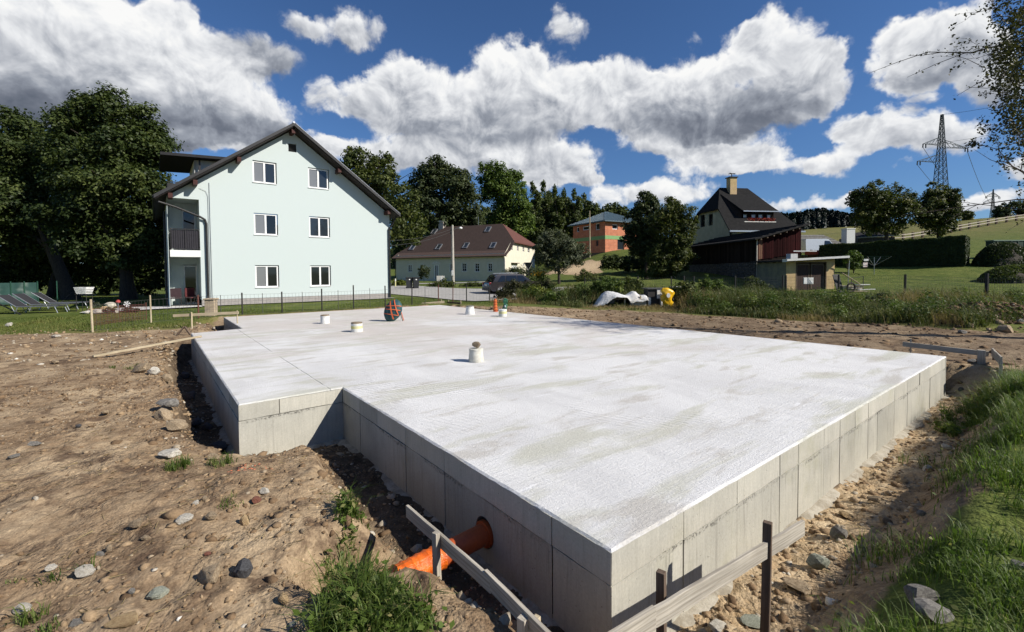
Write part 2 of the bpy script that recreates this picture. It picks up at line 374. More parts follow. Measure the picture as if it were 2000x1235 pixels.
def Hbase(x, y):
    x = np.asarray(x, float); y = np.asarray(y, float); z = RB[-3] + RB[-2] * x / 100 + RB[-1] * y / 100
    for i in range(len(CT)): z = z + RB[i] * np.sqrt((x - CT[i, 0]) ** 2 + (y - CT[i, 1]) ** 2 + 4.0)
    return z
nA = (math.sin(math.atan2(pR[1] - pF[1], pR[0] - pF[0])), -math.cos(math.atan2(pR[1] - pF[1], pR[0] - pF[0])))
DIRT = None
def dirt_poly():
    pts = [(-60, 13.0), (-20, 13.2), (-13, 13.7), (-10.6, 14.8), (-11.9, 17.6), (-11.3, 18.1), (-3.9, 24.0), (-2.6, 23.4)]
    for px, py in ((1040, 604), (1130, 607), (1300, 611), (1500, 622), (1640, 630), (1780, 638), (1900, 647), (2010, 652), (2150, 662), (2150, 742), (2000, 742)):
        p = atz(px, py, -.16); pts.append((p.x, p.y))
    pts += [(9.6, 8.3), (8.9, 7.9), (2.2, 2.6), (1.25, 1.7), (.9, .6), (.5, -3), (-60, -6)]
    return pts
DIRT = dirt_poly()
def H(x, y, fine=True):
    """ground level: gentle terrain, the foundation pit and the rough soil round it"""
    x = np.asarray(x, float); y = np.asarray(y, float)
    b = Hbase(x, y)
    near = (np.abs(x) < 40) & (y < 45) & (y > -8)
    if not near.any(): return b
    xs, ys, z = x[near], y[near], b[near].copy()
    d = poly_sd(xs, ys, SLAB)
    dA = (xs - pF[0]) * nA[0] + (ys - pF[1]) * nA[1]      # distance in front of the right-hand wall
    onA = sstep(dA, 0., .15)
    far = sstep((xs - pR[0]) * -nA[1] + (ys - pR[1]) * nA[0], 0, .3)      # beyond the right end
    w0 = .34 + .16 * fbm(xs, ys, .9, 2, 3) + .10 * onA
    w1 = w0 + .30 + .14 * fbm(xs, ys, 1.3, 2, 9) + .45 * onA * (1 - far)
    onB = (1 - onA) * (xs > -3.3) * (1 - sstep(ys, 6.2, 7.0)); w0 = w0 + .16 * onB; w1 = w1 + .20 * onB
    w0 = np.where(onA > .5, np.maximum(w0, .34), w0)
    soil = sstep(-poly_sd(xs, ys, DIRT), -.5, .5)
    rough = (.5 * fbm(xs, ys, .55, 3, 21) * .13 + fbm(xs, ys, 2.1, 3, 31) * .045) * (.35 + .65 * soil)
    if fine: rough = rough + (np.abs(fbm(xs, ys, 6., 4, 41)) * .05 - .012 + .005 * fbm(xs, ys, 17., 2, 43)) * (.3 + .7 * soil)
    # spoil heaped left of the trench, and the soil thrown up along the right-hand bank
    z = z + rough
    heap = np.exp(-((xs + 2.2) / 1.2) ** 2 - ((ys - 3.4) / .8) ** 2) * .05 - np.exp(-((xs + 2.6) / .9) ** 2 - ((ys - 5.1) / .55) ** 2) * .22 + np.exp(-((xs + 7.4) / 1.6) ** 2 - ((ys - 7.9) / 1.6) ** 2) * .08
    z = z + heap
    t = sstep(d, w0, np.maximum(w1, w0 + .12))
    floor = -HW - .0 + .05 * fbm(xs, ys, 3.1, 3, 55) + .03 * np.abs(fbm(xs, ys, 9., 3, 61)) + .06 * sstep(d, 0, .5)
    floor = np.minimum(floor, np.where(d < .1, -HW + .03, 9))
    z = floor * (1 - t) + z * t
    # the channel dug out for the drain pipe
    px_, py_ = -.24, 3.56; s = np.clip((xs - px_) * -.787 + (ys - py_) * -.617, 0, 1.05); dc = np.hypot(xs - px_ + .787 * s, ys - py_ + .617 * s)
    z = np.minimum(z, -.80 + .62 * sstep(dc + .05 * fbm(xs, ys, 5., 3, 88), .14, .46) + 9 * (dc > .5))
    pile = np.exp(-((xs - 15.4) / 2.2) ** 2 - ((ys - 14.6) / 1.2) ** 2) * .62 * (1 + .35 * fbm(xs, ys, 2.3, 3, 71))
    z = z + pile
    out = b.copy(); out[near] = z
    return out
def Hz(x, y): return float(H(np.array([x]), np.array([y]))[0])
def on(px, py, guess=-.15, n=6):
    """the point where the ground is seen in survey direction (px, py)"""
    z = guess
    for _ in range(n):
        p = atz(px, py, z)
        z = .5 * z + .5 * Hz(p.x, p.y)
    p = atz(px, py, z); p.z = Hz(p.x, p.y); return p
def ong(x, y): return Vector((x, y, Hz(x, y)))

def axis(lo, hi, step, far_lo, far_hi, g=1.055):
    a = list(np.arange(lo, hi + 1e-6, step)); s = step; v = hi
    while v < far_hi: s *= g; v += s; a.append(v)
    s = step; v = lo; pre = []
    while v > far_lo: s *= g; v -= s; pre.append(v)
    return np.array(pre[::-1] + a)
def ground_material():
    m = bpy.data.materials.new('ground soil and grass'); m.use_nodes = True; T = NT(m.node_tree); b = T.n['Principled BSDF']
    P = T.node('ShaderNodeNewGeometry').outputs['Position']
    g = T.attr('grass').outputs['Fac']; dry = T.attr('dry').outputs['Fac']; clay = T.attr('clay').outputs['Fac']; dark = T.attr('humus').outputs['Fac']
    n1 = T.noise(P, 1.1, 6, .65); n2 = T.noise(P, 6.5, 6, .7); n3 = T.noise(P, 38., 5, .7); n4 = T.noise(P, 140., 3, .7)
    soil = T.mix(T.smooth(n2, .34, .66), (.165, .110, .065), (.290, .210, .130))
    soil = T.mix(T.smooth(n1, .42, .68), soil, (.37, .28, .178))
    soil = T.mix(T.math('MULTIPLY', T.smooth(T.noise(P, 2.6, 5, .7, .6), .50, .66), .85), soil, (.085, .055, .036))
    soil = T.mix(clay, soil, T.mix(T.smooth(n2, .3, .7), (.46, .32, .17), (.58, .46, .30)))
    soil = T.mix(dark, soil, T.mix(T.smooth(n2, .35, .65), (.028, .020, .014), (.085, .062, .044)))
    # grit: crumbs and small chips of every tone
    vr = T.node('ShaderNodeTexVoronoi', feature='F1'); T.l.new(P, vr.inputs['Vector']); vr.inputs['Scale'].default_value = 46
    crumb = T.ramp(vr.outputs['Color'], [(.0, (.62, .6, .58)), (.55, (1., 1., 1.)), (.86, (1.2, 1.2, 1.18)), (.93, (2.2, 2.15, 2.05)), (1., (2.6, 2.55, 2.5))])
    soil = T.mix(T.math('MULTIPLY', T.math('SUBTRACT', 1., T.smooth(vr.outputs['Distance'], .25, .5)), .75), soil, T.mix(1., soil, crumb, 'MULTIPLY'))
    soil = T.mix(.55, soil, T.ramp(n3, [(.3, (.30,) * 3), (.7, (.70,) * 3)]), 'OVERLAY')
    soil = T.mix(.4, soil, T.ramp(n4, [(.3, (.28,) * 3), (.7, (.72,) * 3)]), 'OVERLAY')
    ga = T.mix(T.smooth(T.noise(P, .9, 5, .65), .35, .65), (.074, .102, .020), (.125, .142, .034))
    ga = T.mix(T.smooth(T.noise(P, 3.2, 4, .7), .45, .7), ga, (.054, .080, .016))
    ga = T.mix(T.math('MULTIPLY', dry, T.smooth(T.noise(P, .55, 5, .7), .25, .65)), ga, (.17, .145, .055))
    ga = T.mix(.5, ga, T.ramp(T.noise(P, 22, 4, .8), [(.3, (.3,) * 3), (.7, (.7,) * 3)]), 'OVERLAY')
    edge = T.math('ADD', g, T.math('MULTIPLY', T.math('SUBTRACT', T.math('ADD', T.math('MULTIPLY', n2, .6), T.math('MULTIPLY', n1, .4)), .5), 1.3))
    col = T.mix(T.smooth(edge, .38, .62), soil, ga)
    T.l.new(col, b.inputs['Base Color']); b.inputs['Roughness'].default_value = .95; b.inputs['Specular IOR Level'].default_value = .12
    vb = T.voro(P, 17, detail=2, rough=.6)
    hgt = T.math('ADD', T.math('MULTIPLY_ADD', vb, -.9, T.math('MULTIPLY', n3, .55)), T.math('ADD', T.math('MULTIPLY', n4, .18), T.math('MULTIPLY', vr.outputs['Distance'], -.35)))
    T.l.new(T.bump(T.math('MULTIPLY', hgt, T.lin(T.noise(P, 1.7, 3, .6), .38, .62, .25, .9)), .7, .03), b.inputs['Normal'])
    return m
def build_ground():
    X = axis(-5.5, 5.2, .03, -1500, 1500, 1.06); Y = axis(1.55, 8.2, .03, -400, 2200, 1.05)
    gx, gy = np.meshgrid(X, Y); x = gx.ravel(); y = gy.ravel(); z = H(x, y)
    nx, ny = len(X), len(Y)
    i = (np.arange(ny - 1)[:, None] * nx + np.arange(nx - 1)[None, :]).ravel()
    F = np.stack([i, i + 1, i + 1 + nx, i + nx], 1)
    sd = poly_sd(x, y, DIRT); ds = poly_sd(x, y, SLAB)
    g = sstep(sd + .35 * fbm(x, y, .8, 4, 5) + .15 * fbm(x, y, 3, 3, 6), -.35, .35)
    # the right-hand bank: grass comes in with distance from the wall, in tufts
    dA = (x - pF[0]) * nA[0] + (y - pF[1]) * nA[1]
    bank = (dA > .05) & (x < 12) & (y < 12) & (sd > -.6)
    g = np.where(bank, np.clip(g, 0, 1) * sstep(dA + .35 * fbm(x, y, 1.4, 3, 8), .50, 1.25), g)
    pile = np.exp(-((x - 15.4) / 2.4) ** 2 - ((y - 14.6) / 1.4) ** 2)
    g = g * (1 - sstep(pile, .2, .5))
    # a worn stony strip where the lawn meets the site
    dry = sstep(y, 60, 90) * sstep(x, 40, 70) * .9 + .75 * sstep(1.6 - np.abs(sd), 0, 1.6) * (y > 8)
    dry = np.maximum(dry, .55 * (x < -8) * sstep(17.5 - y, 0, 3))
    clay = np.exp(-((dA - .26) / .30) ** 2) * 1.15 * (ds < 1.0) * (dA > 0) * (.55 + .45 * fbm(x, y, 1.5, 3, 12))
    clay = np.maximum(clay, .75 * np.exp(-((x + 5.9) / .6) ** 2 - ((y - 8.4) / .35) ** 2))
    clay = np.maximum(clay, .5 * np.exp(-((x + 1.25) / .5) ** 2 - ((y - 4.0) / .35) ** 2))
    dC = np.exp(-((x + 2.95) / .6) ** 2 - ((y - 5.78) / .35) ** 2) * .9
    mound = np.exp(-((x - 9.8) / 4.2) ** 2 - ((y - 66) / 7.) ** 2) * 1.6
    clay = np.clip(np.maximum(np.maximum(clay, dC), mound * .8), 0, 1); g = g * (1 - sstep(mound + .5 * fbm(x, y, .4, 3, 77), .4, .7))
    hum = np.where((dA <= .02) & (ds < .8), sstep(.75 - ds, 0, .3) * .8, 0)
    right = sstep((x - pR[0]) * -nA[1] + (y - pR[1]) * nA[0], -.2, 1.0) * sstep(x, 2, 6)
    hum = np.maximum(hum, .42 * right * sstep(-sd, -.2, .6) * (1 - sstep(y, 21, 26)) * (1 + .6 * fbm(x, y, .5, 3, 44)))
    hum = np.maximum(hum, .85 * sstep(pile, .15, .5))
    hum = np.maximum(hum, bank * .45 * sstep(dA, .8, 1.2))
    hum = np.clip(hum, 0, 1)
    me = np_mesh('ground', np.stack([x, y, z], 1), F, ground_material(), dict(grass=np.clip(g, 0, 1), dry=np.clip(dry, 0, 1), clay=clay, humus=hum), smooth=True)
    o = link('ground', me); tag(o, 'brown stony building soil running into green lawns and a grassy hillside', None, None, 'structure')
build_ground()

def strip(name, left, right, m, lift, label, n=24, skirt=.0):
    """paved sheet between two edge lines, following the ground"""
    def res(L):
        L = np.array(L, float); s = np.concatenate([[0], np.cumsum(np.hypot(*np.diff(L, axis=0).T))]); t = np.linspace(0, s[-1], n)
        return np.stack([np.interp(t, s, L[:, 0]), np.interp(t, s, L[:, 1])], 1)
    A, B = res(left), res(right); k = 9; V = []
    for i in range(n):
        for j in range(k):
            p = A[i] + (B[i] - A[i]) * j / (k - 1); V.append((p[0], p[1]))
    V = np.array(V); z = Hbase(V[:, 0], V[:, 1]) + lift
    F = [(i * k + j, i * k + j + 1, (i + 1) * k + j + 1, (i + 1) * k + j) for i in range(n - 1) for j in range(k - 1)]
    o = link(name, np_mesh(name, np.column_stack([V, z]), np.array(F), m, smooth=True)); return tag(o, label, None, None, 'structure')
mat('asphalt_pale', (.36, .345, .32), (.28, .27, .25), 3., .9, .3, 60)
mat('gravel_white', (.62, .60, .57), (.42, .40, .38), 30., .9, .6, 60)
mat('kerb', (.40, .38, .35), (.30, .28, .26), 8., .85, .2, 50)
# drive that passes the white house and bends left in front of the cream house
strip('road', [(3.6, 29.), (-.3, 26.6), (-2.5, 25.4), (-5.6, 29.5), (-9.2, 34.3), (-16, 42), (-34, 56)], [(6.2, 38.5), (1.5, 40.3), (-2.1, 41.2), (-5.6, 42.5), (-10.5, 49), (-16, 55), (-36, 68)], MATS['asphalt_pale'], .05, 'pale concrete drive passing the white house towards the cream house')
strip('lane', [(-40, 64), (-20, 62), (-9, 60), (-2, 58)], [(-40, 69), (-20, 67), (-9, 64.5), (-2, 62)], MATS['asphalt_pale'], .05, 'grey lane running in front of the long cream house')
# ------------------------------------------------------------------ the concrete foundation
def concrete_wall_mat(name, c1, c2, c3):
    m = bpy.data.materials.new(name); m.use_nodes = True; T = NT(m.node_tree); b = T.n['Principled BSDF']
    co = T.node('ShaderNodeTexCoord').outputs['Object']; oi = T.node('ShaderNodeObjectInfo').outputs['Random']
    P = T.node('ShaderNodeNewGeometry').outputs['Position']
    n1 = T.noise(P, 1.6, 5, .6); streak = T.noise(T.mapping(P, scale=(9, 9, .8)), 2.2, 5, .65); fine = T.noise(P, 60, 4, .7)
    grain = T.noise(T.mapping(P, scale=(30, 30, 1.5)), 2., 4, .6)
    col = T.mix(T.smooth(n1, .35, .65), c1, c2)
    col = T.mix(T.math('MULTIPLY', T.smooth(streak, .50, .75), .6), col, c3)
    moss = T.math('MULTIPLY', T.smooth(T.noise(P, 1.1, 4, .6), .55, .72), .35)
    col = T.mix(moss, col, (.24, .235, .13))
    col = T.mix(.20, col, T.ramp(grain, [(.3, (.35,) * 3), (.7, (.65,) * 3)]), 'OVERLAY')
    col = T.mix(.35, col, T.ramp(fine, [(.3, (.35,) * 3), (.7, (.65,) * 3)]), 'OVERLAY')
    col = T.mix(1., col, T.ramp(oi, [(0, (.9,) * 3), (1, (1.08,) * 3)]), 'MULTIPLY')
    # honeycombed pour seam under the upper band, with drips running down from it
    sz = T.node('ShaderNodeSeparateXYZ'); T.l.new(P, sz.inputs[0]); zz = T.math('ADD', sz.outputs[2], T.math('MULTIPLY', T.math('SUBTRACT', T.noise(P, 3., 4, .7), .5), .10))
    ragged = T.math('MULTIPLY', T.math('SUBTRACT', 1., T.smooth(T.math('ABSOLUTE', T.math('ADD', zz, .232)), .004, .030)), T.smooth(T.noise(P, 34., 4, .75), .44, .62))
    ragged = T.math('MULTIPLY', ragged, T.smooth(T.noise(P, 1.4, 3, .6), .40, .58))
    drip = T.math('MULTIPLY', T.smooth(T.noise(T.mapping(P, scale=(26, 26, .9)), 1.5, 4, .7), .53, .70), T.math('MULTIPLY', T.smooth(zz, -.62, -.28), T.math('SUBTRACT', 1., T.smooth(zz, -.26, -.22))))
    drip = T.math('MULTIPLY', drip, T.smooth(T.noise(P, 1.1, 3, .6), .42, .60))
    col = T.mix(T.math('MULTIPLY', drip, .55), col, (.13, .125, .11)); col = T.mix(T.math('MULTIPLY', ragged, .85), col, (.06, .056, .05))
    vo = T.node('ShaderNodeTexVoronoi', feature='F1'); T.l.new(P, vo.inputs['Vector']); vo.inputs['Scale'].default_value = 22
    hole = T.math('MULTIPLY', T.math('SUBTRACT', 1., T.smooth(vo.outputs['Distance'], .05, .13)), T.smooth(T.noise(P, 2.3, 3, .6), .46, .58))
    col = T.mix(T.math('MULTIPLY', hole, .6), col, (.07, .065, .06))
    T.l.new(col, b.inputs['Base Color']); b.inputs['Roughness'].default_value = .9; b.inputs['Specular IOR Level'].default_value = .15
    h = T.math('ADD', T.math('MULTIPLY', grain, .5), T.math('ADD', T.math('MULTIPLY', fine, .25), T.math('MULTIPLY', T.math('ADD', hole, ragged), -1.2)))
    T.l.new(T.bump(h, .4, .006), b.inputs['Normal']); MATS[name] = m; return m
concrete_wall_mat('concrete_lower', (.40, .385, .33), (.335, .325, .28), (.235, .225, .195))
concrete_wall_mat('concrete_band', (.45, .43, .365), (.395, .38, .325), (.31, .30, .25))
mat('concrete_foot', (.36, .33, .27), (.24, .21, .16), 9, .95, .8, 40)
def slab_top_mat():
    m = bpy.data.materials.new('screed'); m.use_nodes = True; T = NT(m.node_tree); b = T.n['Principled BSDF']
    P = T.mapping(T.node('ShaderNodeNewGeometry').outputs['Position'], rot=(0, 0, -R(38.4)))   # x along the short side, y along the long side
    big = T.noise(P, .28, 5, .6, .4); mid = T.noise(T.mapping(P, scale=(1, .45, 1)), 1.1, 6, .65, .5); fine = T.noise(P, 45, 5, .7); grit = T.noise(P, 150, 3, .75)
    col = T.mix(T.smooth(mid, .36, .64), (.56, .555, .545), (.64, .635, .622))
    # wear: sandy pinkish and greenish films towards the far side, near-white laitance in front
    sx = T.node('ShaderNodeSeparateXYZ'); T.l.new(P, sx.inputs[0])
    fary = T.lin(T.math('ADD', sx.outputs[1], T.math('MULTIPLY', sx.outputs[0], .5)), 7.0, 17.0)
    col = T.mix(T.math('MULTIPLY', T.smooth(T.math('ADD', big, T.math('MULTIPLY', fary, .28)), .56, .80), .65), col, (.47, .42, .375))
    st = T.noise(T.mapping(P, scale=(.9, 3.2, 1), loc=(3, 5, 0)), .55, 5, .6, .6)
    col = T.mix(T.math('MULTIPLY', T.smooth(st, .50, .66), .75), col, (.455, .45, .37))
    col = T.mix(T.math('MULTIPLY', T.smooth(T.noise(T.mapping(P, scale=(.7, 2.2, 1), loc=(9, 2, 0)), 1.1, 6, .65, .4), .53, .68), .7), col, (.43, .405, .36))
    col = T.mix(T.math('MULTIPLY', T.smooth(T.noise(T.mapping(P, scale=(.5, 2.6, 1), loc=(1, 8, 0)), 1.4, 5, .7, .3), .6, .74), .8), col, (.76, .76, .76))
    col = T.mix(.40, col, T.ramp(fine, [(.3, (.36,) * 3), (.7, (.64,) * 3)]), 'OVERLAY')
    # thin dark pour joint
    jl = T.math('ABSOLUTE', T.math('ADD', T.math('SUBTRACT', sx.outputs[0], 1.87), T.math('MULTIPLY', T.math('SUBTRACT', T.noise(P, 2.5, 4, .7), .5), .05)))
    j = T.math('MULTIPLY', T.math('SUBTRACT', 1., T.smooth(jl, .006, .016)), T.smooth(T.noise(P, 1.3, 3, .6), .42, .55))
    col = T.mix(T.math('MULTIPLY', j, .28), col, (.34, .33, .31))
    T.l.new(col, b.inputs['Base Color']); b.inputs['Roughness'].default_value = .92; b.inputs['Specular IOR Level'].default_value = .15
    # screed board ridges in fans
    wv = T.node('ShaderNodeTexWave', wave_type='BANDS', bands_direction='DIAGONAL'); T.l.new(T.mapping(P, rot=(0, 0, R(25))), wv.inputs[0]); wv.inputs['Scale'].default_value = 5.2; wv.inputs['Distortion'].default_value = 3.5; wv.inputs['Detail'].default_value = 3; wv.inputs['Detail Scale'].default_value = 1.4
    wm = T.smooth(T.noise(P, .55, 3, .6, .5), .53, .66)
    tr = T.noise(T.mapping(P, scale=(1.2, 22, 1), rot=(0, 0, R(12))), 1.6, 4, .6)
    h = T.math('ADD', T.math('MULTIPLY', T.math('MULTIPLY', wv.outputs[1], wm), .34), T.math('ADD', T.math('MULTIPLY', tr, .28), T.math('ADD', T.math('MULTIPLY', fine, .35), T.math('ADD', T.math('MULTIPLY', grit, .22), T.math('MULTIPLY', j, -.8)))))
    h = T.math('ADD', h, T.math('MULTIPLY', mid, .8))
    T.l.new(T.bump(h, .8, .022), b.inputs['Normal']); return m
mat('pipe_pvc', (.42, .085, .022), (.36, .07, .02), 6, .38, .08, 40, spec=.5)
mat('pipe_wrap', (.80, .17, .015), (.62, .11, .01), 9, .3, .9, 26, stretch=(1, 1, 2.5), dist=.012, spec=.55)
mat('pipe_inside', (.10, .028, .014), None, 8, .6)

FOUND = empty('concrete_foundation', (pF[0], pF[1], 0), 0, 'large pale concrete foundation slab on board-marked walls, filling the building plot', 'foundation')
FOUND_INV = Matrix.Translation((-pF[0], -pF[1], 0))
def slab_top():
    # outline resampled with a slightly wavering hand-finished arris
    pts = []; n = len(SLAB)
    for i in range(n):
        a, b = np.array(SLAB[i]), np.array(SLAB[(i + 1) % n]); L = np.hypot(*(b - a)); k = max(2, int(L / .07))
        e = (b - a) / L; nr = np.array([e[1], -e[0]])
        for j in range(k):
            p = a + (b - a) * j / k; w = 0 if j == 0 else float(fbm(np.array([p[0]]), np.array([p[1]]), 4., 3, 80 + i)[0]) * .008
            pts.append(tuple(p + nr * (.003 + w * .5) if j else p))
    rng = random.Random(3)
    z = [-.004 + .005 * rng.uniform(-1, 1) for _ in pts]
    # inner ring so that the arris is softly rounded
    V = [(x - pF[0], y - pF[1], zz - .008) for (x, y), zz in zip(pts, z)]; m = len(V)
    cx = [np.array(p) for p in pts]; inner = []
    for i in range(m):
        a, b = cx[i - 1], cx[(i + 1) % m]; t = (b - a) / np.hypot(*(b - a)); nr = np.array([-t[1], t[0]]); q = cx[i] + nr * .018
        inner.append((q[0] - pF[0], q[1] - pF[1], 0.0))
    low = [(v[0], v[1], -.016) for v in V]
    mb = MB(); mb.add(V + inner + low, [(i, (i + 1) % m, m + (i + 1) % m, m + i) for i in range(m)] + [((i + 1) % m, i, 2 * m + i, 2 * m + (i + 1) % m) for i in range(m)])
    tris = tessellate_polygon([[Vector((v[0], v[1], 0)) for v in inner]]); mb.add(inner, [tuple(t) for t in tris])
    import bmesh
    o = mb.build('slab_top', slab_top_mat(), FOUND)
    bm = bmesh.new(); bm.from_mesh(o.data); bmesh.ops.remove_doubles(bm, verts=bm.verts, dist=1e-5); bmesh.ops.recalc_face_normals(bm, faces=bm.faces); bm.to_mesh(o.data); bm.free()
slab_top()
def wall_panels(a, b, cuts, seed, low_cuts=None, hole=None, visible=True):
    """shuttered wall from a to b: an upper band and a taller course below, split where the boards met"""
    a = Vector((*a, 0)); b = Vector((*b, 0)); L = (b - a).length; e = (b - a).normalized(); nr = Vector((e.y, -e.x, 0)); rng = random.Random(seed)
    M = Matrix(((e.x, -nr.x, 0, a.x - pF[0]), (e.y, -nr.y, 0, a.y - pF[1]), (0, 0, 1, 0), (0, 0, 0, 1)))
    def panel(s0, s1, z0, z1, m, name, hl=None):
        o_ = rng.uniform(-.004, .004); g = .0055
        s0 += g if s0 > .01 else 0; s1 -= g if s1 < L - .01 else 0
        mb = MB(); k = max(2, int((s1 - s0) / .12)); vs = []
        if hl:
            hs, hz, hr = hl; n = 28; rect = []
            for q in range(n):
                t = 2 * math.pi * q / n; dx, dz = math.cos(t), math.sin(t)
                f = min(((s1 - hs) if dx > 0 else (hs - s0)) / max(abs(dx), 1e-6), ((z1 - hz) if dz > 0 else (hz - z0)) / max(abs(dz), 1e-6))
                rect.append((hs + dx * f, o_, hz + dz * f))
            for cs, cz in ((s0, z0), (s1, z0), (s1, z1), (s0, z1)):
                i = min(range(n), key=lambda i: abs(rect[i][0] - cs) + abs(rect[i][2] - cz)); rect[i] = (cs, o_, cz)
            ci = [(hs + hr * math.cos(2 * math.pi * q / n), o_, hz + hr * math.sin(2 * math.pi * q / n)) for q in range(n)]
            cb = [(v[0], .32, v[2]) for v in ci]
            mb.add(rect + ci + cb, [(i, (i + 1) % n, n + (i + 1) % n, n + i) for i in range(n)] + [(n + i, n + (i + 1) % n, 2 * n + (i + 1) % n, 2 * n + i) for i in range(n)] + [tuple(2 * n + i for i in range(n))])
        else:
            for i in range(k + 1):
                s = s0 + (s1 - s0) * i / k
                for zz in (z0, z1): vs.append((s, o_ + rng.uniform(-.0012, .0012), zz + rng.uniform(-.003, .003) * (0 < i < k)))
            f = [(2 * i, 2 * i + 2, 2 * i + 3, 2 * i + 1) for i in range(k)]
            nv = len(vs); vs += [(v[0], .05, v[2]) for v in vs[:nv]]
            f += [(2 * i + 1, 2 * i + 3, nv + 2 * i + 3, nv + 2 * i + 1) for i in range(k)] + [(2 * i, nv + 2 * i, nv + 2 * i + 2, 2 * i + 2) for i in range(k)]
            f += [(0, 1, nv + 1, nv), (2 * k, nv + 2 * k, nv + 2 * k + 1, 2 * k + 1)]
            mb.add(vs, f)
        mb.v = [tuple(M @ Vector(v)) for v in mb.v]
        mb.build(name, m, FOUND)
    zc = -.212; z0 = -.0135
    c = [0] + sorted(cuts) + [L]
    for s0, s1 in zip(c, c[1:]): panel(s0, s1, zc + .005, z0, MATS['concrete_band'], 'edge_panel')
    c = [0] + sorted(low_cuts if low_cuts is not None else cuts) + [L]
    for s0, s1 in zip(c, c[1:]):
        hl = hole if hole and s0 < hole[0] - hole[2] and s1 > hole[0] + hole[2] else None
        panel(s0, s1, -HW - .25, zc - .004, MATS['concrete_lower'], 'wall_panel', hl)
    mb = MB(); mb.add([tuple(M @ Vector(v)) for v in ((0, .022, -1), (L, .022, -1), (L, .022, -.02), (0, .022, -.02))] if not hole else
        [tuple(M @ Vector(v)) for v in ((0, .33, -1), (L, .33, -1), (L, .33, -.02), (0, .33, -.02))], [(0, 1, 2, 3)])
    mb.build('joint', MATS['concrete_foot'], FOUND)
wall_panels(pF, pR, [.74, 1.49, 2.26, 2.66, 3.31, 3.78, 4.29, 4.78, 5.16, 5.95, 6.65, 7.37, 8.12, 8.93], 1)
PIPE_S = 4.833 - 1.30; PIPE_Z = -.485
wall_panels(pI, pF, [.70, 1.28, 2.08, 2.90, 4.33], 2, hole=(4.833 - 1.30, PIPE_Z, .125))
wall_panels(pL1, pI, [.46], 3, [])
wall_panels(pL2, pL1, [.9, 2.1, 3.3, 4.5, 5.7, 6.9, 8.0], 4, [1.4, 2.9, 4.4, 5.9, 7.4])
wall_panels(pN, pL2, [.6], 5); wall_panels(pL3, pN, [1.2, 2.6, 3.8], 6)
wall_panels(pR, pK, [2, 4, 6, 8, 10, 12, 14, 16], 7); wall_panels(pK, pL3, [2, 4, 6, 8], 8)
def footing():
    """ragged strip footing that shows at the foot of the walls"""
    rng = random.Random(5)
    for a, b in ((pF, pR), (pI, pF), (pL1, pI), (pL2, pL1)):
        a = np.array(a); b = np.array(b); L = np.hypot(*(b - a)); e = (b - a) / L; nr = np.array([e[1], -e[0]]); k = int(L / .08); V = []
        for i in range(k + 1):
            p = a + e * L * i / k; w = .05 + .05 * (1 + float(fbm(p[0:1], p[1:2], 2.5, 3, 91)[0])) + rng.uniform(0, .02)
            zz = -HW + .015 + rng.uniform(-.012, .012)
            for q, z in ((-.03, zz + .02), (w * .6, zz), (w, zz - .04), (w + .03, zz - .2)): V.append((p[0] + nr[0] * q - pF[0], p[1] + nr[1] * q - pF[1], z))
        F = [(i * 4 + j, i * 4 + j + 1, (i + 1) * 4 + j + 1, (i + 1) * 4 + j) for i in range(k) for j in range(3)]
        link('footing', np_mesh('footing', V, np.array(F), MATS['concrete_foot']), FOUND)
footing()

# drain pipe through the wall
def drain():
    eB = Vector((pF[0] - pI[0], pF[1] - pI[1], 0)).normalized(); nB = Vector((eB.y, -eB.x, 0))
    p0 = Vector((*pI, 0)) + eB * PIPE_S + Vector((0, 0, PIPE_Z - .012))
    t = empty('drain_pipe', p0, 0, 'orange plastic drain pipe sticking out of the slab wall, its end wrapped in tape', 'pipe')
    d = (nB * .98 + eB * .03 + Vector((0, 0, -.035))).normalized()
    mb = MB(); mb.tube([d * -.35, d * .42], .083, 28, cap=False); mb.tube([d * -.02, d * .012], .105, 28); mb.build('pipe_body', MATS['pipe_pvc'], t, smooth=True)
    pts = []; rr = []; rng = random.Random(4)
    for i in range(26):
        s = .40 + .50 * i / 25; pts.append(d * s + Vector((0, 0, -.004 * i / 25))); rr.append(.0885 + rng.uniform(-.002, .002) + (.0075 if i % 3 == 0 else 0) - (.006 if i > 23 else 0))
    mb = MB(); mb.tube(pts, rr, 28, cap=False); mb.tube([d * .898, d * .83], [.080, .078], 28); mb.build('tape_wrap', MATS['pipe_wrap'], t, smooth=True)
    mb = MB()
    for k in range(3):
        a = d * (.90) + Vector((-.04 + .03 * k, -.02, -.05 - .02 * k)); mb.bar(a, a + Vector((.01 * k - .01, -.02, -.07)), .03, .003)
    mb.build('plastic_scrap', mat('plastic_clear', (.55, .57, .58), None, 20, .25), t)
drain()

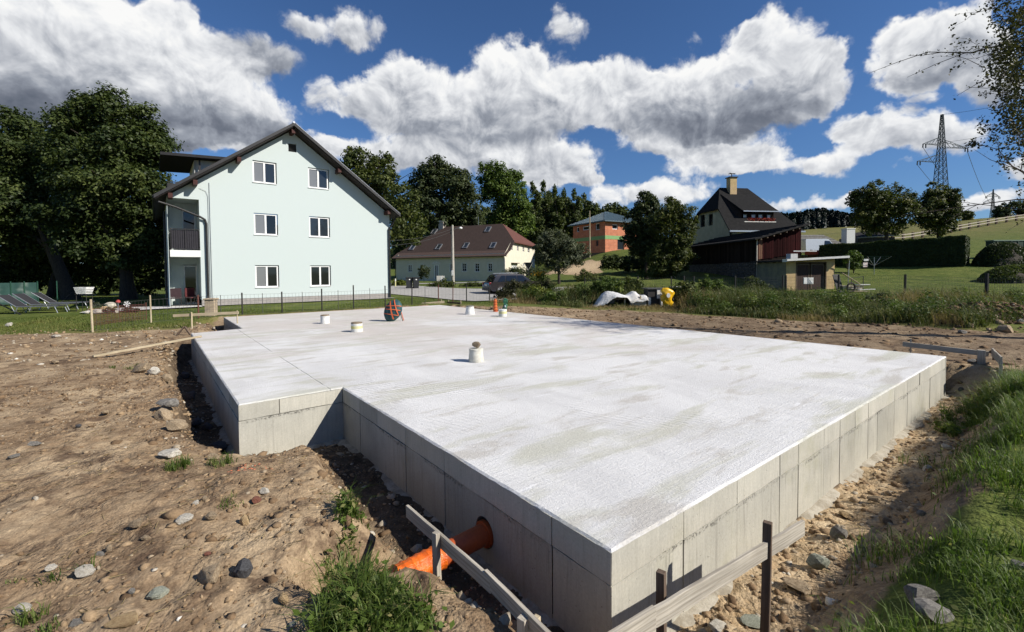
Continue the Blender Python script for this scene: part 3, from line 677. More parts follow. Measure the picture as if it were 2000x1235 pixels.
# ------------------------------------------------------------------ timber profile boards
def wood_mat(name, c1, c2, c3):
    m = bpy.data.materials.new(name); m.use_nodes = True; T = NT(m.node_tree); b = T.n['Principled BSDF']
    co = T.node('ShaderNodeTexCoord').outputs['Object']; oi = T.node('ShaderNodeObjectInfo').outputs['Random']
    cb = T.node('ShaderNodeCombineXYZ')
    for i, k in enumerate((3., 17., 9.)): T.l.new(T.math('MULTIPLY', oi, k), cb.inputs[i])
    v = T.vmath('ADD', co, cb.outputs[0])
    gv = T.mapping(v, scale=(.7, 9, 9))
    w = T.node('ShaderNodeTexWave', wave_type='BANDS', bands_direction='Z'); T.l.new(gv, w.inputs[0]); w.inputs['Scale'].default_value = 1.7; w.inputs['Distortion'].default_value = 14.; w.inputs['Detail'].default_value = 4; w.inputs['Detail Scale'].default_value = .8
    g = T.noise(T.mapping(v, scale=(1.5, 60, 60)), 1.2, 5, .65)
    col = T.mix(T.smooth(T.noise(v, 2.2, 4, .6), .35, .65), c1, c2)
    col = T.mix(T.math('MULTIPLY', T.smooth(w.outputs[1], .5, .95), .35), col, c3)
    col = T.mix(.6, col, T.ramp(g, [(.3, (.25,) * 3), (.7, (.75,) * 3)]), 'OVERLAY')
    T.l.new(col, b.inputs['Base Color']); b.inputs['Roughness'].default_value = .85; b.inputs['Specular IOR Level'].default_value = .15
    T.l.new(T.bump(T.math('ADD', g, T.math('MULTIPLY', w.outputs[1], .12)), .45, .003), b.inputs['Normal']); MATS[name] = m; return m
wood_mat('wood_grey', (.43, .39, .32), (.34, .305, .25), (.19, .16, .12))
wood_mat('wood_dark', (.15, .11, .08), (.105, .075, .055), (.06, .043, .032))
wood_mat('wood_pale', (.46, .39, .27), (.36, .30, .20), (.24, .18, .11))
mat('steel_nail', (.35, .33, .32), None, 30, .4, metal=.8)
def plank(name, a, b, w, h, m, parent, up=(0, 0, 1), taper=1., warp=.004, bevel=.003, seed=0):
    """board from a to b (parent-local): local x runs along the grain"""
    a = Vector(a); b = Vector(b); d = (b - a); L = d.length; d.normalize(); u = Vector(up)
    sy = u.cross(d).normalized(); uz = d.cross(sy).normalized()
    rng = random.Random(seed); k = max(2, int(L / .12)); mb = MB(); vs = []
    for i in range(k + 1):
        o1, o2 = rng.uniform(-warp, warp), rng.uniform(-warp, warp); tp = 1 + (taper - 1) * i / k
        for y, z in ((-w / 2, -h / 2), (w / 2, -h / 2), (w / 2, h / 2), (-w / 2, h / 2)): vs.append((L * i / k, y * tp + o1 * .5, z * tp + o2 * .5))
    f = [(0, 3, 2, 1), (4 * k, 4 * k + 1, 4 * k + 2, 4 * k + 3)]
    for i in range(k):
        for j in range(4): p, q = 4 * i + j, 4 * i + (j + 1) % 4; f.append((p, q, q + 4, p + 4))
    mb.add(vs, f); o = mb.build(name, m, parent, bevel=bevel)
    o.matrix_local = Matrix(((d.x, sy.x, uz.x, a.x), (d.y, sy.y, uz.y, a.y), (d.z, sy.z, uz.z, a.z), (0, 0, 0, 1))); return o
def profile_board(label, boards, stakes, seed=0, group=None):
    """boards: (A, B, thickness, height, mat); stakes: (top, foot, w, mat)"""
    o0 = Vector(boards[0][0]); o0.z = Hz(o0.x, o0.y); t = empty('profile_board', o0, 0, label, 'profile board', group)
    for i, (a, b, w, h, m) in enumerate(boards): plank('board', Vector(a) - o0, Vector(b) - o0, w, h, MATS[m], t, seed=seed + i, warp=.003)
    for i, (a, b, w, m) in enumerate(stakes): plank('stake', Vector(b) - o0, Vector(a) - o0, w, w * .85, MATS[m], t, up=(.62, .78, 0), taper=.96, warp=.003, seed=seed + 20 + i)
    return t
# right front: two lapped boards on two dark square stakes
zb = -.035
def lvl(px, py, z): return atz(px, py, z)
A1 = lvl(1150, 1262, zb); A2 = lvl(1278, 1184, zb); B1 = lvl(1268, 1193, zb - .015); B2 = lvl(1569, 1016, zb)
def down(v, dz): return Vector((v.x, v.y, v.z - dz))
nb = Vector((nA[0], nA[1], 0))
s1 = lvl(1291, 1116, .03); s2 = lvl(1499, 1020, .075)
A1 = A1; off = nb * .03
profile_board('weathered grey profile boards on two dark stakes in front of the lit slab wall',
    [(down(A1, .055), down(A2, .055), .026, .11, 'wood_grey'), (down(B1, .05), down(B2, .05), .022, .10, 'wood_grey')],
    [(s1, Vector((s1.x + .01, s1.y, Hz(s1.x, s1.y) - .1)), .046, 'wood_dark'), (s2, Vector((s2.x - .01, s2.y, Hz(s2.x, s2.y) - .15)), .050, 'wood_dark')], 1)
zb = -.10
A1 = lvl(795, 986, zb); A2 = lvl(960, 1128, zb); A3 = lvl(1085, 1248, zb + .008); A0 = lvl(948, 1112, zb + .012)
s1 = lvl(851, 1040, -.08); s2 = lvl(1022, 1206, -.11)
profile_board('long grey profile board on leaning stakes between the trench and the shaded slab wall',
    [(down(A1, .045), down(A2, .045), .022, .09, 'wood_grey'), (down(A0, .045), down(A3, .045), .024, .09, 'wood_grey')],
    [(s1, Vector((s1.x + .03, s1.y - .06, -.85)), .045, 'wood_grey'), (s2, Vector((s2.x - .02, s2.y, -.9)), .05, 'wood_grey'), (lvl(1048, 1204, -.12), Vector((lvl(1048, 1204, -.12).x + .02, lvl(1048, 1204, -.12).y, -.9)), .035, 'wood_pale')], 9)
# beyond the right corner
def post(px, py, y, dz, w=.06, m='wood_grey'): p = at(px, py, y); return (p, Vector((p.x, p.y, Hz(p.x, p.y) - .2)), w, m)
a, b = at(1763, 672, 9.6), at(1931, 692, 8.8)
profile_board('grey profile board on posts behind the right corner of the slab', [(a, b, .03, .10, 'wood_grey')], [post(1779, 662, 9.6, 0, .03), post(1917, 684, 8.72, 0, .11)], 15)
a, b = at(1938, 688, 9.0), at(1956, 706, 7.9)
profile_board('short profile board seen end-on beside the pit at the right corner', [(a, b, .025, .16, 'wood_grey')], [post(1942, 684, 9.0, 0, .05, 'wood_dark'), post(1955, 705, 7.95, 0, .045, 'wood_grey')], 17)
# left back
a, b = at(338, 617, 14.6), at(466, 611, 14.9)
profile_board('pale profile board on thin stakes between the slab and the white house', [(a, b, .03, .09, 'wood_pale')], [post(374, 610, 14.65, 0, .045, 'wood_pale'), post(463, 607, 14.95, 0, .035, 'wood_pale')], 19)
a, b = at(824, 594, 24.2), at(868, 590, 24.4)
profile_board('pale short profile board beyond the far corner of the slab', [(a, b, .03, .13, 'wood_pale')], [post(862, 585, 24.5, 0, .05, 'wood_pale'), post(830, 591, 24.3, 0, .04, 'wood_pale')], 21)
a, b = at(874, 591, 24.6), at(901, 593, 23.9)
profile_board('dark short profile board beyond the far corner of the slab', [(a, b, .03, .10, 'wood_dark')], [post(876, 586, 24.6, 0, .04, 'wood_pale'), post(900, 587, 23.9, 0, .04, 'wood_pale')], 23)
# long loose timber resting on the slab's left corner
a = on(182, 698); b = atz(393, 657, .035)
t = empty('loose_timber', a, 0, 'long pale timber lying from the dirt onto the left corner of the slab', 'timber')
plank('beam', Vector((0, 0, .03)), b - a, .075, .045, MATS['wood_pale'], t, seed=31)
# bent dark board scrap standing like a tent by the slab's back left corner
p = on(360, 656); t = empty('timber_offcut', p, 0, 'two dark timber offcuts leaning together beside the slab corner', 'timber')
for q, (x0, x1) in enumerate(((-.22, -.02), (.20, .0))): plank('offcut', (x0, 0, 0), (x1, .03, .26), .05, .04, MATS['wood_dark'], t, seed=35 + q)

# ------------------------------------------------------------------ things standing on the slab
mat('bucket_white', (.60, .585, .52), (.50, .48, .41), 14, .6, .25, 50)
mat('bucket_yellow', (.60, .56, .22), (.52, .50, .30), 10, .55, .2, 50)
mat('bucket_clean', (.72, .72, .70), (.60, .60, .57), 8, .5, .1, 40)
mat('paper_dark', (.10, .10, .09), (.2, .19, .17), 30, .7)
mat('stone_brown', (.24, .19, .125), (.145, .11, .075), 9, .9, .6, 35, coord='Object')
def lump(name, r, m, parent=None, loc=None, seed=0, flat=.75, sub=2, jag=.35):
    import bmesh
    bm = bmesh.new(); bmesh.ops.create_icosphere(bm, subdivisions=sub, radius=1)
    rng = random.Random(seed); sx, sy, sz = rng.uniform(.8, 1.2), rng.uniform(.7, 1.05), flat * rng.uniform(.85, 1.15)
    pl = [(Vector((rng.gauss(0, 1), rng.gauss(0, 1), rng.gauss(0, 1))).normalized(), rng.uniform(.48, .9)) for _ in range(13)]
    for v in bm.verts:
        c = v.co.copy()
        for nn, dd in pl:
            e = c.dot(nn) - dd
            if e > 0: c -= nn * e * .92
        c *= 1 + rng.uniform(-.06, .06) * jag / .35
        v.co = Vector((c.x * sx * r, c.y * sy * r, c.z * sz * r))
    me = bpy.data.meshes.new(name); bm.to_mesh(me); bm.free(); me.materials.append(m)
    return link(name, me, parent, loc)
def bucket(label, px, py, r0, r1, h, body, lid=None, band=None, group='buckets upside down over pipes on the slab', handle=False):
    p = atz(px, py, .002); t = empty('bucket', p, random.uniform(0, 6), label, 'bucket', group)
    MB().lathe([(0, r0), (.012, r0 * 1.02), (h * .55, (r0 * .45 + r1 * .55)), (h - .03, r1), (h - .028, r1 * 1.05), (h, r1 * 1.05), (h + .004, r1 * .9)], 24).build('bucket_body', MATS[body], t, smooth=True)
    if band:
        MB().lathe([(h * .25, r0 * .97 + .003), (h * .27, r0 * .965 + .004), (h * .72, r1 * .3 + r0 * .7 + .003), (h * .73, r1 * .3 + r0 * .7)], 24).build('label_band', MATS[band], t, smooth=True)
    if lid:
        MB().lathe([(h + .001, r1 * 1.02), (h + .035, r1 * .98), (h + .04, r1 * .7)], 20).build('lid', MATS[lid], t, smooth=True)
    return t, p
t, pb = bucket('battered white bucket with a brown stone on top, nearest on the slab', 930, 706, .138, .122, .235, 'bucket_white', group=None)
o = lump('stone', .105, MATS['stone_brown'], None, pb + Vector((0.005, 0, .235 + .062)), 4, .62, 3); tag(o, 'round brown stone resting on the white bucket', 'stone')
bucket('white bucket with a plain grey lid, left on the slab', 635, 632, .14, .135, .25, 'bucket_clean', 'stone_brown', group=None)
bucket('white bucket with a yellow lower half and brown lid', 697, 648, .155, .15, .23, 'bucket_clean', 'stone_brown', 'bucket_yellow', group=None)
bucket('clean white bucket at the far edge of the slab', 918, 614, .19, .15, .30, 'bucket_clean', 'paper_dark', group=None)
t, p = bucket('yellow bucket with a dark round mark, right at the far edge of the slab', 982, 618, .15, .145, .26, 'bucket_clean', None, 'bucket_yellow', group=None)
MB().lathe([(0, .055), (.006, .055)], 16).build('round_mark', MATS['paper_dark'], t).matrix_world = Matrix.Translation(p + Vector((-.05, -.143, .13))) @ Matrix.Rotation(R(90), 4, 'X')
# corrugated orange pipe end
p = atz(967.5, 609, 0); t = empty('corrugated_pipe', p, 0, 'short upright corrugated orange pipe at the far edge of the slab', 'pipe')
rings = []
for i in range(34): rings.append((.012 + i * .0145, .088 - .028 * i / 33 + (.018 if (i // 4) % 2 else 0)))
MB().lathe([(0, .12), (.012, .12)] + rings + [(.52, .05), (.54, .055)], 18).build('pipe_body', mat('pipe_orange', (.52, .13, .035), (.40, .09, .025), 6, .5), t, smooth=True)
# wilted green plastic bag with a plant
p = atz(986, 607, 0); t = empty('garden_bag', p, 0, 'crumpled green plastic bag standing behind the yellow bucket', 'bag')
lump('bag', .17, mat('plastic_green', (.02, .10, .065), (.05, .17, .09), 6, .4, .6, 9), t, (0, 0, .14), 8, 1.1, 3, .7); lump('bag_top', .13, MATS['plastic_green'], t, (.05, 0, .40), 9, 1.5, 3, .9)
lump('scrap', .06, mat('plastic_bluewhite', (.45, .55, .58), None, 6, .4), t, (.02, -.12, .18), 3, 1.2)
# strapped round bundle leaning on a board
def bundle():
    p = atz(768, 627.5, 0); t = empty('strapped_bundle', p, R(-8), 'round blue-green bundle with crossed orange straps leaning on a striped board', 'bundle')
    fab = mat('tarp_teal', (.012, .050, .062), (.030, .085, .085), 5, .6, .5, 12); org = mat('strap_orange', (.62, .14, .045), (.5, .10, .035), 12, .6)
    T_ = Matrix.Translation((0, 0, .36)) @ Matrix.Rotation(R(24), 4, 'Y') @ Matrix.Rotation(R(-12), 4, 'X')
    def pt(u, v, k=1.0): # lens-shaped sack
        x = .29 * k * math.sin(v) * math.cos(u); z = .39 * k * math.sin(v) * math.sin(u); y = -.17 * k * math.cos(v); return T_ @ Vector((x, y, z))
    mb = MB(); nu, nv = 32, 14; rng = random.Random(2); vs = []
    for j in range(nv + 1):
        for i in range(nu): vs.append(pt(2 * math.pi * i / nu, math.pi * j / nv, 1 + rng.uniform(-.03, .03)))
    mb.add(vs, [(j * nu + i, j * nu + (i + 1) % nu, (j + 1) * nu + (i + 1) % nu, (j + 1) * nu + i) for j in range(nv) for i in range(nu)])
    mb.build('sack', fab, t, smooth=True, angle=70)
    for (dx, dz, ox, oz, w) in ((.75, -1, -.02, .02, .045), (1, .35, 0, .02, .024), (1, .30, .02, -.15, .022), (1, .45, .03, .17, .022), (.9, -1, .15, .08, .03)):
        mb = MB(); L = math.hypot(dx, dz); dx /= L; dz /= L; prev = []
        for i in range(25):
            s = -.41 + .82 * i / 24; row = []
            for q in (-w / 2, w / 2):
                x = ox + dx * s - dz * q; z = oz + dz * s + dx * q; rr = (x / .30) ** 2 + (z / .40) ** 2
                row.append(None if rr > .97 else T_ @ Vector((x, -.19 * math.sqrt(1 - rr) - .012, z)))
            if None not in row:
                if prev: o = len(mb.v); mb.add([prev[0], prev[1], row[1], row[0]], [(0, 1, 2, 3)])
                prev = row
        mb.build('strap', org, t)
    mb = MB(); mb.bar((.30, .10, 0), (.155, .0, .62), .05, .02); mb.build('prop_board', MATS['wood_pale'], t)
    mb = MB(); mb.bar((.345, .08, .02), (.20, .0, .60), .05, .02); mb.build('prop_board', org, t)
    mb = MB(); mb.bar((.255, .06, 0), (.21, .02, .36), .04, .02); mb.build('prop_board', MATS['bucket_clean'], t)
bundle()
# ------------------------------------------------------------------ the white house
mat('render_mint', (.470, .527, .518), (.467, .524, .515), 9., .93, .05, 180, dist=.002, c3=(.468, .528, .514))
mat('render_white', (.70, .70, .68), (.66, .66, .64), 3, .9, .2, 120, dist=.004)
mat('plinth_grey', (.30, .28, .26), (.25, .235, .22), 8, .9, .3, 80)
mat('roof_black', (.018, .018, .02), (.014, .014, .015), 8, .6, .15, 40, spec=.4)
mat('metal_dark', (.035, .034, .034), (.028, .027, .027), 10, .45, .05, 30, metal=.3)
mat('metal_ridge', (.50, .51, .52), None, 20, .35, metal=.8)
mat('soffit_red', (.030, .022, .020), (.024, .018, .016), 14, .7, .3, 40)
mat('beam_red', (.055, .018, .014), (.04, .014, .011), 10, .7)
mat('frame_white', (.74, .74, .73), (.70, .70, .69), 5, .4, spec=.4)
mat('frame_dark', (.06, .055, .052), None, 8, .5)
mat('door_white', (.62, .62, .60), None, 8, .5)
glass_mat('glass'); glass_mat('glass_blind', (.16, .165, .17), .12); glass_mat('glass_dark', (.008, .009, .010), .04)
mat('rubble_dark', (.05, .035, .03), (.02, .02, .02), 8, .8)
def window(parent, x0, x1, z0, z1, y, sashes=2, frame='frame_white', panes=('glass', 'glass'), fr=.07, sill=None, glaz=None, name='window', sgn=1):
    """window set at depth y behind the wall face (face at local y=0, outside is -y)"""
    mb = MB(); xs = [x0 + (x1 - x0) * i / sashes for i in range(sashes + 1)]
    mb.box(x0, x1, y, y + .07, z0, z0 + fr).box(x0, x1, y, y + .07, z1 - fr, z1)
    for i, x in enumerate(xs):
        a, b = (x, x + fr) if i == 0 else ((x - fr, x) if i == sashes else (x - fr * .75, x + fr * .75))
        mb.box(a, b, y + (.002 if 0 < i < sashes else .001), y + .069, z0 + fr, z1 - fr)
    if glaz:
        for i in range(sashes):
            for k in range(1, glaz): zz = z0 + (z1 - z0) * k / glaz; mb.box(xs[i] + fr * .5, xs[i + 1] - fr * .5, y + .01, y + .06, zz - .018, zz + .018)
    w = mb.build(name, MATS[frame], parent)
    for i in range(sashes):
        a = xs[i] + fr * (1 if i == 0 else .75); b = xs[i + 1] - fr * (1 if i == sashes - 1 else .75)
        MB().box(a, b, y + .035, y + .045, z0 + fr, z1 - fr).build('pane', MATS[panes[i % len(panes)]], w)
    if sill: MB().box(x0 - .03, x1 + .03, -.045, y, z0 - .035, z0 - .003).build('sill', MATS[sill], w)
    return w
def slope(mb, x0, z0, x1, z1, y0, y1, th, mi=0):
    """roof plane from (x0,z0) to (x1,z1), thickness th downwards"""
    mb.add([(x0, y0, z0), (x1, y0, z1), (x1, y1, z1), (x0, y1, z0), (x0, y0, z0 - th), (x1, y0, z1 - th), (x1, y1, z1 - th), (x0, y1, z0 - th)],
           [(0, 1, 2, 3), (7, 6, 5, 4), (0, 4, 5, 1), (1, 5, 6, 2), (2, 6, 7, 3), (3, 7, 4, 0)], mi)
def white_house():
    P0 = at(400, 598, 23); hz = Hz(P0.x, P0.y)
    t = empty('white_house', (P0.x, P0.y, P0.z), TH, 'tall pale mint rendered house with six windows in its gable and a dark roof', 'house')
    W, D, LX = 10.0, 11.5, -1.42
    AX, AZ, SL = 4.25, 9.90, .739                      # roof: apex and slope (upper face)
    zr = lambda x: AZ - SL * abs(x - AX)
    und = lambda x: zr(x) - .25
    wins = [(2.31, 3.48, 6.56, 7.76), (5.12, 6.28, 6.58, 7.76), (2.31, 3.48, 3.74, 4.93), (5.12, 6.28, 3.74, 4.95), (2.31, 3.48, .86, 2.10), (5.12, 6.28, .86, 2.10)]
    mb = MB()
    lz0, lz1 = .10, 5.40                               # loggia opening in the left strip
    face = [(0, .32), (W, .32), (W, und(W)), (AX, und(AX)), (LX, und(LX)), (LX, lz1), (-.12, lz1), (-.12, .32)]
    mb.wall(face, wins + [(4.10, 4.52, 8.50, 8.95)], 0, .17)
    mb.box(-.12, 0, .002, 1.8, .32, lz1 + .05)                     # pier return towards the loggia
    mb.box(W - .3, W - .001, .003, D, .32, und(W) - .02)
    mb.box(LX, LX + .02, .01, D, 0.02, und(LX))        # left flank
    mb.box(LX + .02, W - .3, D - .3, D, .02, und(LX) )
    mb.box(LX, -.121, .002, 1.8, lz1 + .001, lz1 + .06)       # loggia ceiling
    mb.box(LX, LX + .25, 1.8, 1.82, .02, lz1)
    mb.build('wall', MATS['render_mint'], t)
    mb = MB(); mb.box(-.119, W - .001, .02, .3, -.15, .318); mb.build('plinth', MATS['plinth_grey'], t)
    # loggia back wall with its glazed door
    mb = MB(); mb.wall([(LX + .25, .0), (-.12, .0), (-.12, lz1), (LX + .25, lz1)], [(-.75, -.18, .05, 2.15), (-.75, -.18, 2.95, 5.0)], 1.80, .12); mb.build('loggia_wall', MATS['render_mint'], t)
    for z in (.05, 2.95):
        w = MB().box(-.75, -.70, 1.86, 1.92, z, z + 2.05).box(-.23, -.18, 1.86, 1.92, z, z + 2.05).box(-.70, -.23, 1.86, 1.92, z + 2.0, z + 2.05).box(-.70, -.23, 1.86, 1.92, z, z + .08).build('door', MATS['frame_white'], t)
        MB().box(-.70, -.23, 1.88, 1.90, z + .08, z + 2.0).build('pane', MATS['glass_dark'], w)
    # balcony slab and railing
    bal = MB().box(LX + .07, -.121, -.06, 1.79, 2.50, 2.83).build('balcony', MATS['render_white'], t)
    mb = MB()
    mb.box(LX + .10, -.13, -.04, -.01, 3.86, 3.90).box(LX + .10, -.13, -.04, -.01, 2.88, 2.91).box(LX + .10, LX + .13, -.01, 1.78, 3.861, 3.899).box(LX + .10, LX + .13, -.01, 1.78, 2.881, 2.909)
    for k in range(3): x = LX + .10 + (1.19 - .03) * k / 2; mb.box(x, x + .03, -.041, -.009, 2.83, 3.92)
    ra = mb.build('railing', MATS['metal_dark'], bal)
    mb = MB()
    for k in range(13): x = LX + .15 + 1.09 * k / 12; mb.box(x - .006, x + .006, -.032, -.02, 2.91, 3.86)
    for k in range(15): y = .08 + 1.6 * k / 14; mb.box(LX + .108, LX + .12, y - .006, y + .006, 2.909, 3.861)
    mb.build('baluster', MATS['metal_dark'], bal)
    mb = MB(); mb.box(LX + .135, LX + .145, .0, 1.75, 2.92, 3.84); mb.box(LX + .145, -.15, .01, .018, 2.92, 3.84); mb.build('privacy_screen', mat('screen_dark', (.030, .028, .036), None, 8, .8), bal)
    # windows: outer sash blinds half drawn on some of them
    kinds = [('glass_blind', 'glass'), ('glass_blind', 'glass'), ('glass_blind', 'glass_dark'), ('glass', 'glass'), ('glass_blind', 'glass_dark'), ('glass_dark', 'glass_dark')]
    for (a, b, c, d), k in zip(wins, kinds): window(t, a + .01, b - .05, c + .03, d - .03, .06, 2, panes=k, sill='frame_white', fr=.06)
    mb = MB(); mb.box(4.11, 4.51, .05, .07, 8.51, 8.94)
    for k in range(7): z = 8.53 + k * .058; mb.bar((4.12, .035, z + .02), (4.50, .035, z + .02), .01, .045, up=(0, -.6, .8))
    mb.build('vent_grille', MATS['metal_dark'], t)
    # roof: two planes, verge boards, ridge, purlin ends, gutters
    y0, y1 = -.75, D + .5; mb = MB()
    for sx in (-1, 1):
        x1 = AX + sx * 6.13; slope(mb, AX, AZ, x1, zr(x1), y0, y1, .09)
    rf = mb.build('roof', MATS['roof_black'], t)
    mb = MB()
    for sx in (-1, 1):
        x1 = AX + sx * 6.12; slope(mb, AX, AZ - .095, x1, zr(x1) - .095, y0 + .03, y1 - .03, .09)
    mb.build('soffit', MATS['soffit_red'], rf)
    mb = MB()
    for sx in (-1, 1):
        x1 = AX + sx * 6.16; slope(mb, AX, AZ + .035, x1, zr(x1) + .035, y0 - .05, y0 - .002, .17)
    mb.build('verge_board', MATS['roof_black'], rf)
    MB().tube([(AX, y0 - .06, AZ + .04), (AX, y1, AZ + .04)], .055, 8).build('ridge', MATS['metal_ridge'], rf)
    mb = MB(); slope(mb, AX + .02, AZ + .055, AX + 6.15, zr(AX + 6.15) + .055, y0 - .055, y0 + .02, .018); mb.build('verge_flashing', MATS['metal_ridge'], rf)
    for x in (4.25, 1.62, -.28, -1.28, 6.72, 9.72):
        z = und(x) - .02; MB().box(x - .09, x + .09, y0 + .12, .05 if x > 0 or x < -1 else .002, z - .24, z).build('purlin_end', MATS['beam_red'], t)
    # rain pipes
    for pts in ([(-1.75, -.60, 5.08), (-1.1, -.45, 4.90), (-.1, -.16, 4.52), (.10, -.10, 4.40), (.16, -.09, 4.2), (.16, -.09, -.15)], [(10.3, -.35, 5.25), (10.1, -.2, 4.75), (9.93, -.09, 4.45), (9.93, -.09, -.1)], [(-1.50, 1.7, 4.9), (-1.50, 1.7, 0)]):
        mb = MB(); mb.tube(pts, .052, 10); mb.build('downpipe', MATS['metal_dark'], t, smooth=True)
    for sx, xx in ((-1, AX - 6.15), (1, AX + 6.15)):
        mb = MB(); mb.tube([(xx, y0 + .05, zr(xx) - .05), (xx, y1, zr(xx) - .05)], .075, 8); mb.build('gutter', MATS['metal_dark'], rf)
    mb = MB(); mb.tube([(.33, -.03, 6.3), (.33, -.03, .1)], .010, 6); mb.tube([(-.1, -.03, 5.98), (.18, -.03, 5.85), (.26, -.03, 5.6), (.26, -.03, .1)], .008, 6); mb.build('lightning_wire', MATS['metal_ridge'], t)
    # flat-roofed dormer and its dark canopy over the roof terrace
    dm = MB().wall([(-.2, 6.2), (2.4, 7.2), (2.4, 7.78), (-.2, 7.62)], [], 1.2, .1).box(-.2, -.1, 1.2, 5.0, 6.0, 7.62).build('dormer', MATS['render_white'], t)
    mb = MB(); slope(mb, -1.60, 7.70, 2.5, 7.92, .55, 5.2, .14); mb.build('canopy', mat('canopy_black', (.018, .018, .02), None, 8, .8), dm)
    MB().box(-.02, .06, .95, 1.05, 6.6, 7.64).build('canopy_post', MATS['metal_dark'], dm)
    mb = MB(); mb.box(-1.35, -.2, 1.2, 1.24, 6.35, 6.39).box(-1.35, -.2, 1.2, 1.22, 5.7, 6.3).box(-1.35, -1.31, 1.22, 4.8, 6.33, 6.39).box(-1.35, -1.33, 1.22, 4.8, 5.6, 6.3); mb.build('terrace_rail', MATS['metal_dark'], dm)
    # tarry hatches of the back roof stay hidden; paved terrace in front of the loggia
    Mw = Matrix.Translation(P0) @ Matrix.Rotation(TH, 4, 'Z')
    # bicycle frame leaning inside the balcony
    b = empty('bicycle', Mw @ Vector((-.55, .25, 2.83)), TH, 'white bicycle frame leaning behind the balcony railing', 'bicycle')
    MB().tube([(-.30, 0, .06), (-.22, .02, .22), (-.04, .02, .56), (-.02, .02, .62)], .028, 8).tube([(.0, .02, .55), (.07, .02, .25), (.12, 0, .10)], .022, 8).build('frame', MATS['frame_white'], b, smooth=True)
    MB().tube([(.21 + .05 * math.cos(u), .03, .05 + .03 * 0 + .62 * u / 1.6) if 0 else (.24 - .10 * math.cos(u), .03, .32 + .32 * math.sin(u)) for u in [(-1.2 + i * .25) for i in range(12)]], .024, 8).build('mudguard', MATS['frame_white'], b, smooth=True)
    for xx in (-.34, .30):
        mb = MB(); mb.tube([(xx + .31 * math.cos(a), .05, .33 + .31 * math.sin(a)) for a in [i * math.pi / 12 for i in range(25)]], .022, 6); mb.build('wheel', MATS['rubble_dark'], b)
    # dark garden chairs under the loggia
    for k, (x, y) in enumerate(((-1.15, .7), (-.45, .85))):
        c = empty('garden_chair', Mw @ Vector((x, y, .0)), TH + k * .5, ('dark garden chair at the outer end of the ground-floor loggia', 'dark reddish garden chair by the loggia door')[k], 'chair', 'garden chairs under the loggia')
        m_ = mat('chair_dark' if k == 0 else 'chair_red', (.04, .02, .025) if k == 0 else (.10, .02, .022), None, 6, .7)
        MB().box(-.24, .24, -.24, .24, .40, .46).build('seat', m_, c); MB().box(-.24, .24, .21, .26, .47, .92).build('backrest', m_, c)
        for sx in (-.21, .21):
            for sy in (-.21, .21): MB().tube([(sx, sy, 0), (sx, sy, .40)], .016, 6).build('leg', MATS['metal_dark'], c)
white_house()
P0h = at(400, 598, 23); MH = Matrix.Translation(P0h) @ Matrix.Rotation(TH, 4, 'Z')
def hl(x, y): p = MH @ Vector((x, y, 0)); return (p.x, p.y)
strip('patio', [hl(-4.6, -.6), hl(-3, -.9), hl(-.15, -.95)], [hl(-4.4, 1.0), hl(-3, 1.7), hl(-.15, .01)], MATS['gravel_white'], .06, 'pale paved terrace beside the white house', 16)
strip('path', [hl(-.1, -.50), hl(10.1, -.50)], [hl(-.1, -.02), hl(10.1, -.02)], MATS['kerb'], .05, 'narrow grey gravel strip along the foot of the white house', 20)
# ------------------------------------------------------------------ the other buildings
def sv(P0, ang, px, py, off=0.):
    """survey on a wall through P0 running in direction ang: (distance along, height above P0)"""
    d = ray(px, py); u = Vector((math.cos(ang), math.sin(ang))); q = Vector((P0[0] - off * math.sin(ang), P0[1] + off * math.cos(ang)))
    det = -d.x * u.y + u.x * d.y
    t = (-q.x * u.y + u.x * q.y) / det; s = (d.x * q.y - d.y * q.x) / det
    return s, CAM_H + d.z * t - P0[2]
mat('render_cream', (.62, .575, .46), (.57, .53, .42), 1.5, .92, .15, 60, c3=(.60, .555, .44))
mat('render_cream_grey', (.60, .55, .42), None, 1.5, .92)
mat('stone_trim', (.70, .68, .62), None, 5, .9)
mat('tiles_brown', (.050, .032, .026), (.038, .025, .020), 3, .85, .5, 14, stretch=(1, 1, 1), dist=.03)
mat('tiles_brown_light', (.078, .050, .040), (.058, .037, .030), 6, .85, .5, 14, dist=.03)
mat('tiles_red_edge', (.115, .045, .034), None, 6, .8)
def brick_mat():
    m = bpy.data.materials.new('brick_block'); m.use_nodes = True; T = NT(m.node_tree); b = T.n['Principled BSDF']; co = T.node('ShaderNodeTexCoord').outputs['Object']
    sp = T.node('ShaderNodeSeparateXYZ'); T.l.new(co, sp.inputs[0]); cb = T.node('ShaderNodeCombineXYZ'); T.l.new(T.math('ADD', sp.outputs[0], sp.outputs[1]), cb.inputs[0]); T.l.new(sp.outputs[2], cb.inputs[1])
    br = T.node('ShaderNodeTexBrick'); T.l.new(cb.outputs[0], br.inputs[0])
    for k, v in (('Color1', (.50, .175, .085, 1)), ('Color2', (.40, .13, .062, 1)), ('Mortar', (.34, .20, .14, 1)), ('Scale', 1.), ('Mortar Size', .014), ('Brick Width', .40), ('Row Height', .25), ('Bias', 0.)): br.inputs[k].default_value = v
    T.l.new(T.mix(.6, br.outputs[0], T.ramp(T.noise(co, 1.4, 5, .7), [(.3, (.34,) * 3), (.7, (.66,) * 3)]), 'OVERLAY'), b.inputs['Base Color']); b.inputs['Roughness'].default_value = .92; T.l.new(T.bump(br.outputs['Fac'], -.5, .02), b.inputs['Normal']); MATS['brick_block'] = m
brick_mat()
mat('mortar_pale', (.45, .40, .34), None, 10, .9)
mat('foam_green', (.20, .34, .14), (.16, .30, .12), 4, .8)
mat('roof_slate_blue', (.075, .115, .135), (.060, .095, .115), 3, .45, .05, 20, spec=.5)
